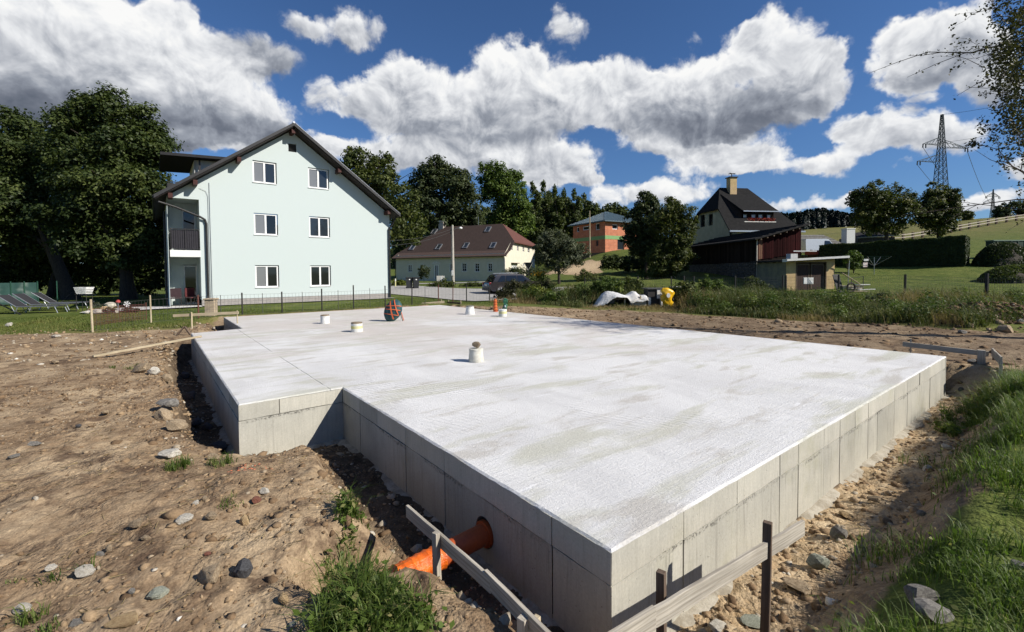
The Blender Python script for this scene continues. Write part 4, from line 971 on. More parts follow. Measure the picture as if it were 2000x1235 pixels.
mat('roof_shingle_black', (.020, .0195, .0195), (.014, .0138, .014), 5, .95, .4, 30, spec=.08)
mat('render_olive', (.46, .42, .27), (.40, .365, .235), 2, .92)
mat('render_ochre', (.50, .37, .19), (.42, .30, .15), 2.2, .92, .3, 40, c3=(.46, .33, .20))
mat('roof_felt', (.034, .033, .032), (.024, .023, .023), 4, .95, .3, 20, spec=.08)
mat('planks_red', (.036, .008, .008), (.020, .006, .006), 5, .8, .5, 20, stretch=(8, 8, .6), jit=.45, spec=.04)
mat('planks_black', (.030, .021, .017), (.018, .013, .011), 5, .85, .5, 20, stretch=(8, 8, .6), jit=.4, spec=.04)
mat('rubble_wall', (.13, .115, .10), (.06, .052, .046), 5, .95, .8, 9, dist=.05)
mat('fascia_white', (.60, .60, .58), (.50, .50, .48), 8, .6)
mat('garage_door', (.055, .028, .020), (.035, .02, .015), 6, .7, .3, 30, stretch=(6, 6, .6))
mat('tiles_grey', (.16, .155, .14), (.11, .105, .095), 4, .85, .5, 16)
mat('red_flower', (.42, .045, .03), (.20, .05, .03), 12, .7)

def cream_house():
    P0 = at(985.5, 546, 72); aG = R(67.5); aL = R(157.5)
    t = empty('cream_house', P0, aG, 'long low cream house with a big brown half-hipped roof and skylights', 'house')
    W, L = 14.5, 21.0; xs = lambda px, py: sv(P0, aG, px, py); ys = lambda px, py: sv(P0, aL, px, py)
    # long shaded wall: local x = 0
    holes = []; wl = []
    for x0, y0, x1, y1 in ((953.5, 515, 961, 530), (928, 515, 936, 530.5), (903, 515, 911, 530), (879, 516, 884.5, 530), (820, 517, 826, 531), (797.5, 518, 804.5, 531)):
        a, za = ys(x0, y0); b, zb_ = ys(x1, y1); holes.append((min(a, b), max(a, b), min(za, zb_), max(za, zb_)))
    d0, dz0 = ys(846.5, 516); d1, _ = ys(857, 537); door = (d1, d0, .05, dz0)
    mb = MB(); mb.wall([(0, -1), (L, -1), (L, 4.2), (0, 4.2)], holes + [door], 0, .25, axis='x'); 
    mb.box(.3, W, L - .3, L, -1, 4.4).box(W - .3, W, .3, L - .301, -1, 4.2)
    # gable with half hip, local y = 0
    gh = []
    for x0, y0, x1, y1 in ((997.5, 478, 1001.5, 489), (1009.5, 479.5, 1013, 490.5), (1020.5, 481, 1024, 492), (1030.5, 482.5, 1034.5, 493.5), (1021, 514.5, 1024, 521)):
        a, za = xs(x0, y0); b, zb_ = xs(x1, y1); gh.append((a, b, min(za, zb_), max(za, zb_)))
    a, za = xs(999, 516); b, _ = xs(1010, 516); gdoor = (a, b, .05, za)
    mb.wall([(0.001, -1), (W, -1), (W, 6.2), (2.9, 6.2), (.001, 4.1)], gh + [gdoor], 0, .25)
    mb.build('wall', MATS['render_cream'], t)
    def win(h, axis, m='frame_white'):
        a, b, c, d = h; tr = MB(); fr = MB(); gl = MB(); k = .16
        B = (lambda mb, u0, u1, v0, v1, w0, w1: mb.box(v0, v1, u0, u1, w0, w1)) if axis == 'x' else (lambda mb, u0, u1, v0, v1, w0, w1: mb.box(u0, u1, v0, v1, w0, w1))
        if axis == 'x':
            for u0, u1, w0, w1 in ((a - k, a, c - k, d + k), (b, b + k, c - k, d + k), (a, b, d, d + k), (a, b, c - k, c)): B(tr, u0, u1, -.03, .02, w0, w1)
        mid = (a + b) / 2; f = .055
        for u0, u1 in ((a, a + f), (b - f, b), (mid - f / 2, mid + f / 2)): B(fr, u0, u1, .10, .15, c, d)
        for w in (c, c + (d - c) * .36, c + (d - c) * .68, d - f): B(fr, a + f, b - f, .101, .149, w, w + f)
        w = fr.build('window', MATS[m], t); B(gl, a, b, .16, .17, c, d); gl.build('pane', MATS['glass_dark'], w)
        if tr.v: tr.build('surround', MATS['stone_trim'], w)
    for h in holes: win(h, 'x')
    for h in gh: win(h, 'y')
    a, b, c, d = door; mb = MB()
    for u0, u1 in ((a, a + .28), (b - .28, b), ((a + b) / 2 - .05, (a + b) / 2 + .05)): mb.box(.08, .16, u0, u1, c, d)
    mb.box(.08, .161, a + .28, b - .28, d - .25, d); dd = mb.build('door', MATS['frame_white'], t); MB().box(.17, .18, a, b, c, d).build('pane', MATS['glass_dark'], dd)
    mb = MB(); n = 10; arc = [(a - .35, d - .1)] + [(a - .35 + (b - a + .7) * i / n, d + .05 + .42 * math.sin(math.pi * i / n)) for i in range(n + 1)] + [(b + .35, d - .1)]
    mb.prism([(p[0], p[1]) for p in arc], -.04, .0, axis='x'); mb.build('door_arch', MATS['stone_trim'], t)
    a, b, c, d = gdoor; g = MB().box(a, b, .1, .15, c, d).build('door', MATS['door_white'], t); MB().box(a - .2, b + .2, -.4, 0, d + .12, d + .22).build('door_canopy', MATS['tiles_brown'], g)
    # roof
    ov = .55; ez, kx, kz, rz_ = 3.78, 1.15, 4.75, 9.75; rx = W / 2; hy = 3.4; lh = 6.0
    mb = MB(); re_ = (W + .5, 6.0)
    F_ = [(kx, -ov, kz), (2.95, -ov, 6.25), (rx, hy, rz_), (rx, L - lh, rz_), (kx, L + ov, kz)]; B_ = [(re_[0], -ov, re_[1]), (rx, hy, rz_), (rx, L - lh, rz_), (re_[0], L + ov, re_[1])]
    for P, k in ((F_, 5), (B_, 4)): mb.add(P, [tuple(range(k))]); mb.add([(p[0], p[1], p[2] - .18) for p in P], [tuple(range(k))])
    mb.add([F_[0], F_[1], (2.95, -ov, 6.07), (kx, -ov, kz - .18)], [(0, 1, 2, 3)])
    mb.add([(kx, L + ov, kz), (rx, L - lh, rz_), (re_[0], L + ov, re_[1])], [(0, 1, 2)])
    rf = mb.build('roof', MATS['tiles_brown'], t)
    mb = MB(); mb.add([(2.95, -ov, 6.25), (W + .5, -ov, 6.0), (rx, hy, rz_)], [(0, 1, 2)]); mb.add([(2.95, -ov, 6.05), (W + .5, -ov, 5.8), (W + .5, -ov, 5.999), (2.95, -ov, 6.249), (2.95, .2, 6.05), (W + .5, .2, 5.8)], [(0, 1, 2, 3), (0, 4, 5, 1)])
    mb.build('hip', MATS['tiles_red_edge'], rf)
    mb = MB()
    for s in (0,):
        X = lambda x: x
        mb.add([(X(-ov), -ov - .02, ez), (X(kx), -ov - .02, kz - .003), (X(kx), L + ov, kz - .003), (X(-ov), L + ov, ez), (X(-ov), -ov - .02, ez - .12), (X(-ov), L + ov, ez - .12), (X(.02), -ov - .02, ez - .02), (X(.02), L + ov, ez - .02)], [(0, 1, 2, 3), (0, 3, 5, 4), (4, 5, 7, 6)])
    mb.build('eave_strip', MATS['tiles_brown_light'], rf)
    # skylights on the front slope: find where the survey ray meets the roof plane
    Mw = Matrix.Translation(P0) @ Matrix.Rotation(aG, 4, 'Z'); Mi = Mw.inverted(); n0 = Vector((-(rz_ - kz), 0, rx - kx)).normalized(); q0 = Vector((kx, 0, kz)); o0 = Mi @ Vector((0, 0, CAM_H))
    sl_ = Vector((rx - kx, 0, rz_ - kz)).normalized()
    for px, py in ((806, 484), (857, 483), (910, 480.5), (963, 480), (848, 453), (953, 449)):
        dr = Mi.to_3x3() @ ray(px, py); p = o0 + dr * ((q0 - o0).dot(n0) / dr.dot(n0))
        F = Matrix(((0, sl_.x, n0.x, p.x), (-1, sl_.y, n0.y, p.y), (0, sl_.z, n0.z, p.z), (0, 0, 0, 1)))
        w = MB().box(-.48, -.36, -.75, .75, -.1, .16, M=F).box(.36, .48, -.75, .75, -.1, .16, M=F).box(-.36, .36, -.75, -.62, -.1, .159, M=F).box(-.36, .36, .62, .75, -.1, .159, M=F).build('skylight', MATS['metal_ridge'], rf)
        MB().box(-.36, .36, -.62, .62, .0, .10, M=F).build('pane', MATS['glass'], w)
    c = Mi @ at(859, 441, 80); MB().box(rx - .5, rx + .5, 15.3, 16.3, 8.8, 10.7).build('chimney', MATS['mortar_pale'], rf); MB().box(rx - .62, rx + .62, 15.2, 16.4, 10.68, 10.85).build('chimney', MATS['stone_trim'], rf)
    MB().tube([(-.4, -.06, 3.7), (-.02, -.10, 3.2), (-.02, -.10, 0)], .07, 8).build('downpipe', MATS['stone_trim'], t)
    MB().tube([(-.45, L + .1, 3.7), (-.05, L + .12, 3.2), (-.05, L + .12, 0)], .07, 8).build('downpipe', MATS['metal_dark'], t)
    MB().tube([(rx, 8.2, 9.7), (rx, 8.2, 11.3)], .03, 5).build('aerial', MATS['metal_ridge'], t)
cream_house()

def brick_house():
    P0 = at(1182, 492, 75); a = R(30)
    t = empty('brick_house', P0, a, 'unfinished orange brick house with a blue-grey metal roof on the hill', 'house')
    W, D = 8.6, 8.6; f = lambda px, py: sv(P0, a, px, py); g = lambda px, py: sv(P0, a + R(90), px, py)
    fh = []
    for q in ((1196, 438, 1207, 448.5), (1206, 468, 1219, 488)):
        u, z1 = f(q[0], q[1]); v, z0 = f(q[2], q[3]); fh.append((u, v, z0, z1))
    gh = []
    for q in ((1163, 437, 1171, 449), (1138, 443, 1150, 449), (1126, 444, 1131, 453), (1164, 470, 1169, 481)):
        u, z1 = g(q[0], q[1]); v, z0 = g(q[2], q[3]); gh.append((min(u, v), max(u, v), min(z0, z1), max(z0, z1)))
    bz0, bz1 = 2.12, 2.72
    mb = MB()
    def split(hs, lo, hi): return [(p, q, max(r, lo + .001), min(s, hi - .001)) for p, q, r, s in hs if s > lo + .1 and r < hi - .1]
    for lo, hi in ((-.1, bz0), (bz1, 5.1)):
        mb.wall([(0, lo), (W, lo), (W, hi), (0, hi)], [h for h in split(fh, lo, hi)], 0, .3)
        mb.wall([(.001, lo), (D, lo), (D, hi), (.001, hi)], split(gh, lo, hi), 0, .3, axis='x')
    mb.box(.3, W, D - .3, D, -.1, 5.1).box(W - .3, W, .3, D - .31, -.1, 5.1)
    mb.build('wall', MATS['brick_block'], t)
    mb = MB(); mb.box(-.03, W, -.03, .3, bz0, bz1).box(-.031, .3, .301, D, bz0, bz1); mb.build('insulation_band', MATS['foam_green'], t)
    # courses of the big blocks: recessed pale joints
    MB().box(-.12, W, -.1, .28, -2.0, -.1).box(-.12, .3, .281, D, -2.0, -.1).build('plinth', MATS['metal_dark'], t)
    for h, ax in [(h, 'y') for h in fh] + [(h, 'x') for h in gh]:
        u, v, c, d = h; B = (lambda mb, p, q, r, s, w, x: mb.box(p, q, r, s, w, x)) if ax == 'y' else (lambda mb, p, q, r, s, w, x: mb.box(r, s, p, q, w, x))
        mb = MB()
        for p, q, w, x in ((u, u + .12, c, d), (v - .12, v, c, d), (u + .12, v - .12, c, c + .12), (u + .12, v - .12, d - .12, d)): B(mb, p, q, .12, .2, w, x)
        w_ = mb.build('window', MATS['frame_dark' if d < 2.5 else 'frame_white'], t); mb = MB(); B(mb, u, v, .17, .18, c, d); mb.build('pane', MATS['glass'], w_)
    o = .75; e = 5.15; ap = 7.35; V = [(-o, -o, e), (W + o, -o, e), (W + o, D + o, e), (-o, D + o, e), (W / 2 - .5, D / 2, ap), (W / 2 + .5, D / 2, ap)]
    mb = MB(); mb.add(V, [(0, 1, 5, 4), (1, 2, 5), (2, 3, 4, 5), (3, 0, 4)]); mb.add([(x, y, e - .16) for x, y, z in V[:4]] + V[:4], [(0, 1, 2, 3), (0, 4, 5, 1), (1, 5, 6, 2), (2, 6, 7, 3), (3, 7, 4, 0)])
    rf = mb.build('roof', MATS['roof_slate_blue'], t)
    mb = MB()
    for k in range(1, 17):
        x = -o + (W + 2 * o) * k / 17; fx = min(1, (x + o) / (W / 2 - .5 + o), (W + o - x) / (W / 2 - .5 + o)); mb.bar((x, -o, e + .03), (x, -o + (D / 2 + o) * fx, e + .03 + (ap - e) * fx), .05, .05)
        y = -o + (D + 2 * o) * k / 17; fy = min(1, (y + o) / (D / 2 + o), (D + o - y) / (D / 2 + o)); mb.bar((-o, y, e + .03), (-o + (W / 2 - .5 + o) * fy, y, e + .03 + (ap - e) * fy), .05, .05)
    mb.build('seam', MATS['roof_slate_blue'], rf)
    mb = MB(); mb.bar(V[0], V[4], .16, .08); mb.bar(V[4], V[5], .16, .08); mb.build('ridge', MATS['roof_slate_blue'], rf)
brick_house()
p = at(1152, 470, 73); t = empty('wooden_pole', (p.x, p.y, Hz(p.x, p.y)), 0, 'thin pale pole standing in front of the brick house', 'pole'); q = at(1152, 412, 73); MB().tube([(0, 0, 0), (0, 0, q.z - t.location.z)], [.11, .07], 8).build('shaft', MATS['wood_pale'], t)

def black_roof_house():
    P0 = at(1425, 470, 47); a = R(9)
    t = empty('black_roofed_house', P0, a, 'olive rendered house with a steep black roof, a wide dormer and a brick chimney', 'house')
    D = 7.0; f = lambda px, py, o=0.: sv(P0, a, px, py, o); g = lambda px, py: sv(P0, a + R(90), px, py)
    gh = []
    for q in ((1368, 421, 1376.5, 443), (1384, 419, 1392, 440)):
        u, z1 = g(q[0], q[1]); v, z0 = g(q[2], q[3]); gh.append((min(u, v), max(u, v), min(z0, z1), max(z0, z1)))
    W = 8.0; rz_, ry = 6.15, 3.5; hz_ = 3.55; k = (rz_ - 1.0) / (ry + .5); zf = lambda y: 1.0 + k * (y + .5)
    yh = (hz_ - 1.0) / k - .5
    mb = MB(); mb.wall([(0, -4), (D, -4), (D, 1.6), (D - yh, hz_), (yh, hz_), (0, 1.6)], gh, 0, .25, axis='x'); mb.box(.3, W, .001, .3, -4, 1.4).box(.3, W, D - .3, D, -4, 1.4).box(W - .3, W, .301, D - .301, -4, 1.4)
    mb.build('wall', MATS['render_olive'], t)
    for u, v, c, d in gh:
        w = MB().box(.10, .15, u, u + .06, c, d).box(.10, .15, v - .06, v, c, d).box(.101, .149, u + .06, v - .06, c, c + .06).box(.101, .149, u + .06, v - .06, d - .06, d).build('window', MATS['frame_dark'], t); MB().box(.16, .17, u, v, c, d).build('pane', MATS['glass_dark'], w)
    x0, x1 = -.35, W + .4; rl, rr = 1.15, 4.6
    mb = MB()
    F = [(x0, -.5, 1.0), (x1, -.5, 1.0), (rr, ry, rz_), (rl, ry, rz_), (x0, yh, hz_)]; B_ = [(p[0], D - p[1], p[2]) for p in F]
    for P in (F, B_):
        mb.add(P, [(0, 1, 2, 3, 4)]); mb.add([(p[0], p[1], p[2] - .16) for p in P], [(0, 1, 2, 3, 4)]); mb.add([P[0], P[4], (P[4][0], P[4][1], P[4][2] - .16), (P[0][0], P[0][1], P[0][2] - .16)], [(0, 1, 2, 3)])
    mb.add([F[4], B_[4], (rl, ry, rz_)], [(0, 1, 2)]); mb.add([F[1], B_[1], (rr, ry, rz_)], [(0, 1, 2)])
    mb.add([F[4], B_[4], (x0, D - yh, hz_ - .15), (x0, yh, hz_ - .15)], [(0, 1, 2, 3)])
    rf = mb.build('roof', MATS['roof_shingle_black'], t)
    MB().bar((x0, -.55, .93), (x1, -.55, .93), .1, .16).build('gutter', MATS['metal_ridge'], rf)
    # dormer with four windows and a flower box
    dy = .55; a0, zt = f(1449, 413, dy); b0, _ = f(1517, 412, dy); zb0 = f(1449, 434, dy)[1]; zw1 = f(1460, 418, dy)[1]
    hs = []
    for u0, u1 in ((1451.5, 1460.5), (1467.5, 1477.5), (1481, 1491.5), (1498, 1507.5)): u = f(u0, 420, dy)[0]; v = f(u1, 420, dy)[0]; hs.append((u, v, zb0 + .35, zw1))
    mb = MB(); mb.wall([(a0 + .15, zb0 - .4), (b0 - .35, zb0 - .4), (b0 - .35, zt), (a0 + .15, zt)], hs, dy, .12)
    yb = (zt + .35 - 1.0) / k - .5
    for x in (a0 + .15, b0 - .35): mb.add([(x, dy, zb0 - .4), (x, dy, zt), (x, yb + .6, zt + .45)], [(0, 1, 2)])
    dm = mb.build('dormer', MATS['planks_black'], rf)
    yr = ry - .75
    mb = MB(); mb.add([(a0 - .1, dy - .35, zt + .02), (b0, dy - .35, zt + .02), (b0 - .9, yr, zf(yr) + .12), (a0 - 1.0, yr, zf(yr) + .12), (a0 - .1, dy - .35, zt - .1), (b0, dy - .35, zt - .1), (a0 - 1.0, yr, zf(yr) - .1), (b0 - .9, yr, zf(yr) - .1)], [(0, 1, 2, 3), (0, 4, 5, 1), (0, 3, 6, 4), (1, 5, 7, 2), (4, 6, 7, 5)])
    mb.build('dormer_roof', MATS['roof_shingle_black'], dm)
    MB().bar((a0 - .1, dy - .40, zt - .02), (b0, dy - .40, zt - .02), .06, .10).build('dormer_gutter', MATS['metal_ridge'], dm)
    mb = MB()
    mb.add([(a0 + .02, dy + .02, zb0 - .4), (a0 + .02, dy + .02, zt), (a0 - 1.0, yr - .1, zf(yr) - .05), (a0 - .55, .9, zf(.9) )], [(0, 1, 2, 3)]); mb.build('dormer_cheek', MATS['planks_black'], dm)
    for u, v, c, d in hs:
        w = MB().box(u, u + .07, dy + .05, dy + .1, c, d).box(v - .07, v, dy + .05, dy + .1, c, d).box(u + .07, v - .07, dy + .051, dy + .099, d - .07, d).build('window', MATS['frame_dark'], dm); MB().box(u, v, dy + .11, dy + .12, c, d).build('pane', MATS['curtain_white'], w)
    MB().box(a0 + .1, b0 - .3, dy - .3, dy - .02, zb0 - .12, zb0 + .06).build('flower_box', MATS['stone_trim'], dm)
    rng = np.random.default_rng(3); n = 500; c = np.column_stack([rng.uniform(a0 + .6, b0 - .35, n), rng.uniform(dy - .34, dy - .08, n), zb0 + .08 + rng.uniform(0, .35, n)])
    foliage_mesh('flowers', c, rng.normal(size=(n, 3)), .12, MATS['red_flower'], dm, rng)
    # chimney
    mb = MB(); ch = (1.95, 2.75, 2.75, 3.45); mb.box(*ch, 5.0, 7.15); cm = mb.build('chimney', MATS['render_ochre'], rf)
    MB().box(1.85, 2.85, 2.65, 3.55, 7.15, 7.24).build('chimney_plate', MATS['metal_dark'], cm)
    MB().tube([(2.35, 3.1, 7.24), (2.35, 3.1, 7.6)], .05, 6).bar((2.0, 3.1, 7.62), (2.75, 3.1, 7.66), .30, .03).bar((2.1, 3.1, 7.72), (2.7, 3.1, 7.60), .12, .02).build('cowl', MATS['metal_dark'], cm)
    MB().bar((1.9, 2.2, zf(2.2) + .12), (2.5, 2.2, zf(2.2) + .12), .75, .06, up=(0, -k, 1)).build('skylight', MATS['glass_blind'], rf)
    MB().box(2.7, 3.7, 1.9, 2.25, zf(2.1) + .1, zf(2.1) + .16).build('roof_step', MATS['metal_dark'], rf)
    # lower wing to the right
    mb = MB(); q0 = f(1530, 408, 5)[0]; z_ = f(1540, 407, 5)[1]
    mb.add([(5.4, 5.2, z_), (7.0, 5.2, z_ + .02), (10.6, 5.2, z_ - 1.7), (10.6, 9.5, z_ - 1.7), (7.0, 9.5, z_ + .02), (5.4, 9.5, z_), (5.4, 5.2, z_ - .2), (7.0, 5.2, z_ - .18), (10.6, 5.2, z_ - 1.9)], [(1, 2, 3, 4), (0, 1, 4, 5), (0, 6, 7, 1), (1, 7, 8, 2)]); mb.build('wing_roof', MATS['roof_felt'], t)
    MB().box(5.5, 10.1, 5.6, 9.2, -3.5, z_ - 1.75).build('wing_wall', MATS['render_olive'], t)
    MB().box(8.2, 10.3, 5.15, 5.2, z_ - 2.1, z_ - 1.95).box(8.0, 10.3, 5.15, 5.2, z_ - 1.65, z_ - 1.5).build('wing_board', MATS['stone_trim'], t)
    MB().tube([(9.6, 5.1, z_ - 1.8), (9.6, 5.1, z_ - 5)], .05, 6).tube([(10.3, 5.1, z_ - 1.8), (10.7, 5.1, z_ - 4.6)], .05, 6).build('wing_post', MATS['metal_ridge'], t)
mat('curtain_white', (.50, .53, .55), (.36, .39, .42), 6, .35, spec=.6)

def foliage_mesh(name, c, nrm, size, m, parent, rng, tone=None, aspect=.6):
    """one leaf-sized two-triangle face at each point"""
    n = len(c); nrm = nrm / (np.linalg.norm(nrm, axis=1, keepdims=True) + 1e-9)
    r = rng.normal(size=(n, 3)); u = np.cross(nrm, r); u /= np.linalg.norm(u, axis=1, keepdims=True) + 1e-9; v = np.cross(nrm, u)
    s = (size if np.ndim(size) else np.full(n, size)) * rng.uniform(.65, 1.3, n); s = s[:, None]
    V = np.stack([c - u * s * .5, c + v * s * aspect * .5 + nrm * s * .08, c + u * s * .5, c - v * s * aspect * .5 + nrm * s * .08], 1).reshape(-1, 3)
    i = np.arange(n)[:, None] * 4
    F = np.concatenate([i + np.array([[0, 1, 2, 3]])])
    at_ = None if tone is None else dict(tone=np.repeat(tone, 4))
    return link(name, np_mesh(name, V, F, m, at_), parent)
black_roof_house()

def barn():
    P0 = at(1478, 548, 37); a = R(5)
    t = empty('barn', P0, a, 'old dark timber barn with a red plank end on a rubble stone base', 'barn')
    g = lambda px, py: sv(P0, a + R(90), px, py); f = lambda px, py: sv(P0, a, px, py)
    L = g(1345, 510)[0]; W = f(1565, 470)[0]; zl = f(1478, 465)[1]; zr_ = f(1565, 441)[1]; kz = (zr_ - zl) / W; sb = g(1478, 511)[1]
    # stone base of separate rubble stones over a dark core
    MB().box(.08, W, .08, L, -1.5, sb - .05).build('base_wall', MATS['rubble_wall'], t)
    rng = random.Random(8); sm = [lump('stone', 1, MATS['rubble_wall'], None, None, 50 + i, .8, 1).data for i in range(5)]
    for o in [o for o in COL.objects if o.name.startswith('stone') and o.data in sm]: bpy.data.objects.remove(o)
    y = .1
    while y < L - 5.5:
        z = -.5
        while z < sb - .1:
            r = rng.uniform(.11, .17); o = link('stone', rng.choice(sm), t, (.06, y + rng.uniform(-.05, .05), z)); o.scale = (r * .7, r * 1.25, r); o.rotation_euler = (rng.uniform(-.3, .3), 0, rng.uniform(-.2, .2)); z += r * 1.75
        y += .30
    MB().box(.06, .30, .06, L, sb - .05, zl).box(.31, W - .06, L - .3, L, sb, zl).build('core', MATS['planks_black'], t)
    MB().prism([(.06, 0.), (W - .06, 0.), (W - .06, zl + kz * (W - .06) - .02), (.06, zl - .02)], .07, .3).build('core', MATS['planks_black'], t)
    n = 24; w = W / n
    for i in range(n):
        x0 = i * w + .006; x1 = (i + 1) * w - .006; z0 = 1.70 + (i * .02) + rng.uniform(-.05, .05); y = rng.uniform(.0, .03)
        mb = MB(); mb.prism([(x0, z0), (x1, z0), (x1, zl + kz * x1 - .05), (x0, zl + kz * x0 - .05)], y, y + .03); o = mb.build('plank', MATS['planks_red'] if i > 2 or i == 0 else mat('plank_worn', (.20, .10, .05), (.10, .04, .025), 5, .8, .4, 20, stretch=(8, 8, .6)), t)
    MB().box(-.05, .03, -.05, .03, -.5, zl).build('corner_post', MATS['wood_grey'], t)
    n = 40; w = (L - .05) / n
    for i in range(n):
        y0 = .05 + i * w + .008; y1 = y0 + w - .016; x = rng.uniform(.0, .03); mb = MB(); mb.box(x, x + .03, y0, y1, sb + rng.uniform(-.08, .05), zl - .05); mb.build('plank', MATS['planks_black'], t)
    ov = .45; x0, x1, y0, y1 = -ov, W + .45, -ov, L + .4; zz = lambda x: zl + kz * x + .06
    mb = MB(); slope(mb, x0, zz(x0), x1, zz(x1), y0, y1, .12); rf = mb.build('roof', MATS['roof_felt'], t)
    for k in range(1, 8): x = x0 + (x1 - x0) * k / 8; MB().bar((x, y0, zz(x) + .02), (x, y1, zz(x) + .02), .09, .07).build('batten', MATS['roof_felt'], rf)
    for k in range(7): x = .1 + k * W / 7; MB().bar((x, y0 + .05, zz(x) - .2), (x, .0, zz(x) - .2), .10, .14).build('rafter_end', MATS['wood_dark'], rf)
barn()

def shed():
    P0 = at(1535, 572, 33); a = R(4.5)
    t = empty('garage_shed', P0, a, 'small ochre rendered garage with dark double doors and a white-edged flat roof', 'shed')
    f = lambda px, py: sv(P0, a, px, py); g = lambda px, py: sv(P0, a + R(90), px, py)
    W = f(1630, 540)[0]; D = g(1479, 540)[0]; zl = f(1535, 510)[1]; zr_ = f(1629, 505)[1]
    u, zt = f(1556, 513.5); v, _ = f(1613, 513)
    mb = MB(); mb.wall([(0, -.6), (W, -.6), (W, zr_), (0, zl)], [(u, v, -.3, zt)], 0, .22); mb.box(.25, W - .25, D - .2, D, -.6, zl).box(W - .25, W - .001, .22, D, -.6, zr_ - .02); mb.build('wall', MATS['render_ochre'], t); MB().box(.002, .25, .002, D, -.6, zl - .05).build('side_wall', mat('render_shade', (.20, .19, .13), (.15, .145, .11), 2, .95, .3, 30), t)  # unlit left side: its shade is put into a darker, greyer wall colour
    for k in range(2):
        x0 = u + (v - u) * k / 2; x1 = u + (v - u) * (k + 1) / 2; d = empty('door', (0, 0, 0)); d.parent = t
        MB().box(x0 + .05, x0 + .13, .10, .15, -.3, zt - .05).box(x1 - .13, x1 - .05, .10, .15, -.3, zt - .05).box(x0 + .13, x1 - .13, .101, .149, zt - .17, zt - .06).build('door_frame', MATS['wood_dark'], d)
        for j in range(6): p = x0 + .14 + (x1 - x0 - .28) * j / 6; MB().box(p, p + (x1 - x0 - .28) / 6 - .01, .125, .14, -.3, zt - .17).build('board', MATS['garage_door'], d)
    MB().box(u - .06, u, -.01, .2, -.3, zt + .06).box(v, v + .06, -.01, .2, -.3, zt + .06).box(u, v, -.01, .2, zt, zt + .059).build('door_frame', MATS['wood_dark'], t)
    x0, x1 = -.35, W + .55; k = (zr_ - zl) / W; zz = lambda x: zl + .10 + k * x
    mb = MB(); slope(mb, x0, zz(x0), x1, zz(x1), -.55, D + .4, .14); rf = mb.build('roof', MATS['roof_felt'], t)
    mb = MB(); slope(mb, x0 - .02, zz(x0) + .04, x1 + .1, zz(x1) + .05, -.60, -.555, .15); mb.build('fascia', MATS['fascia_white'], rf)
    mb = MB(); mb.box(x0 - .03, x0 - .003, -.554, -.1, zz(x0) - .18, zz(x0) + .05); mb.build('fascia', MATS['fascia_white'], rf)
    for i in range(4): x = .1 + i * W / 4; y = D * i / 4 + .3; MB().box(-.30, .0, y, y + .12, zl - .10, zl + .02).build('rafter_end', MATS['wood_dark'], rf)
    q, _ = f(1563, 500); w_, _ = f(1577, 500); MB().box(q, w_, 1.0, 1.5, zz(q), zz(q) + .42).build('vent_block', MATS['fascia_white'], rf)
    MB().box(W * .62, W + .5, 2.4, 2.45, zr_ + .62, zr_ + .70).build('gutter', MATS['fascia_white'], rf)
    MB().tube([(x1 + .05, -.5, zz(x1)), (x1 + .25, -.4, zz(x1) - .3), (x1 + .22, -.3, -.2)], .03, 6).build('downpipe', MATS['metal_ridge'], t)
shed()

def far_things():
    # low tiled building behind the barn
    P0 = at(1563, 488, 58); t = empty('tiled_outbuilding', P0, R(6), 'long low outbuilding with a pale grey tiled roof behind the garage', 'building')
    x1 = sv(P0, R(6), 1672, 470)[0]; z1 = sv(P0, R(6), 1600, 459, 4)[1]
    MB().box(-3, x1, .3, 6, -2.5, .0).build('wall', MATS['render_cream_grey'], t)
    mb = MB(); mb.add([(-3.3, 0, -.05), (x1 + .3, 0, -.05), (x1 - 1.2, 4, z1), (-3.3, 4, z1), (-3.3, 8, -.05), (x1 + .3, 8, -.05)], [(0, 1, 2, 3), (3, 2, 5, 4), (1, 5, 2)]); rf = mb.build('roof', MATS['tiles_grey'], t)
    for k in range(1, 9):
        y = 4 * k / 9; z = -.05 + (z1 + .05) * k / 9; MB().bar((-3.3, y, z + .03), (x1 + .3 - 1.5 * k / 9, y, z + .03), .10, .05).build('tile_course', MATS['tiles_grey'], rf)
    MB().bar((-3.3, -.05, -.1), (x1 + .3, -.05, -.1), .1, .12).build('gutter', MATS['stone_trim'], rf)
    P = at(1662, 462, 62); u = empty('white_block', P, R(6), 'bright white square chimney block above the grey tiled roof', 'chimney'); MB().box(-.62, .62, 0, .9, -1.2, 1.0).build('stack', MATS['fascia_white'], u); MB().box(-.68, .68, -.05, .95, 1.0, 1.12).build('cap', MATS['stone_trim'], u)
    # dark roof further right, half behind the trees
    P0 = at(1678, 466, 70); t = empty('low_outbuilding', P0, R(3), 'low dark-roofed outbuilding with pale edges behind the left orchard tree', 'building'); w = 6.0
    MB().box(0, w, .2, 4, -2, .2).build('wall', MATS['rubble_wall'], t); mb = MB(); mb.add([(-.4, 0, .1), (w + .5, 0, .5), (w + .5, 4, 1.6), (1.2, 4, 1.1)], [(0, 1, 2, 3)]); rf = mb.build('roof', MATS['roof_felt'], t); MB().bar((-.4, -.04, .08), (w + .5, -.04, .48), .1, .14).build('verge_board', MATS['stone_trim'], rf)
far_things()
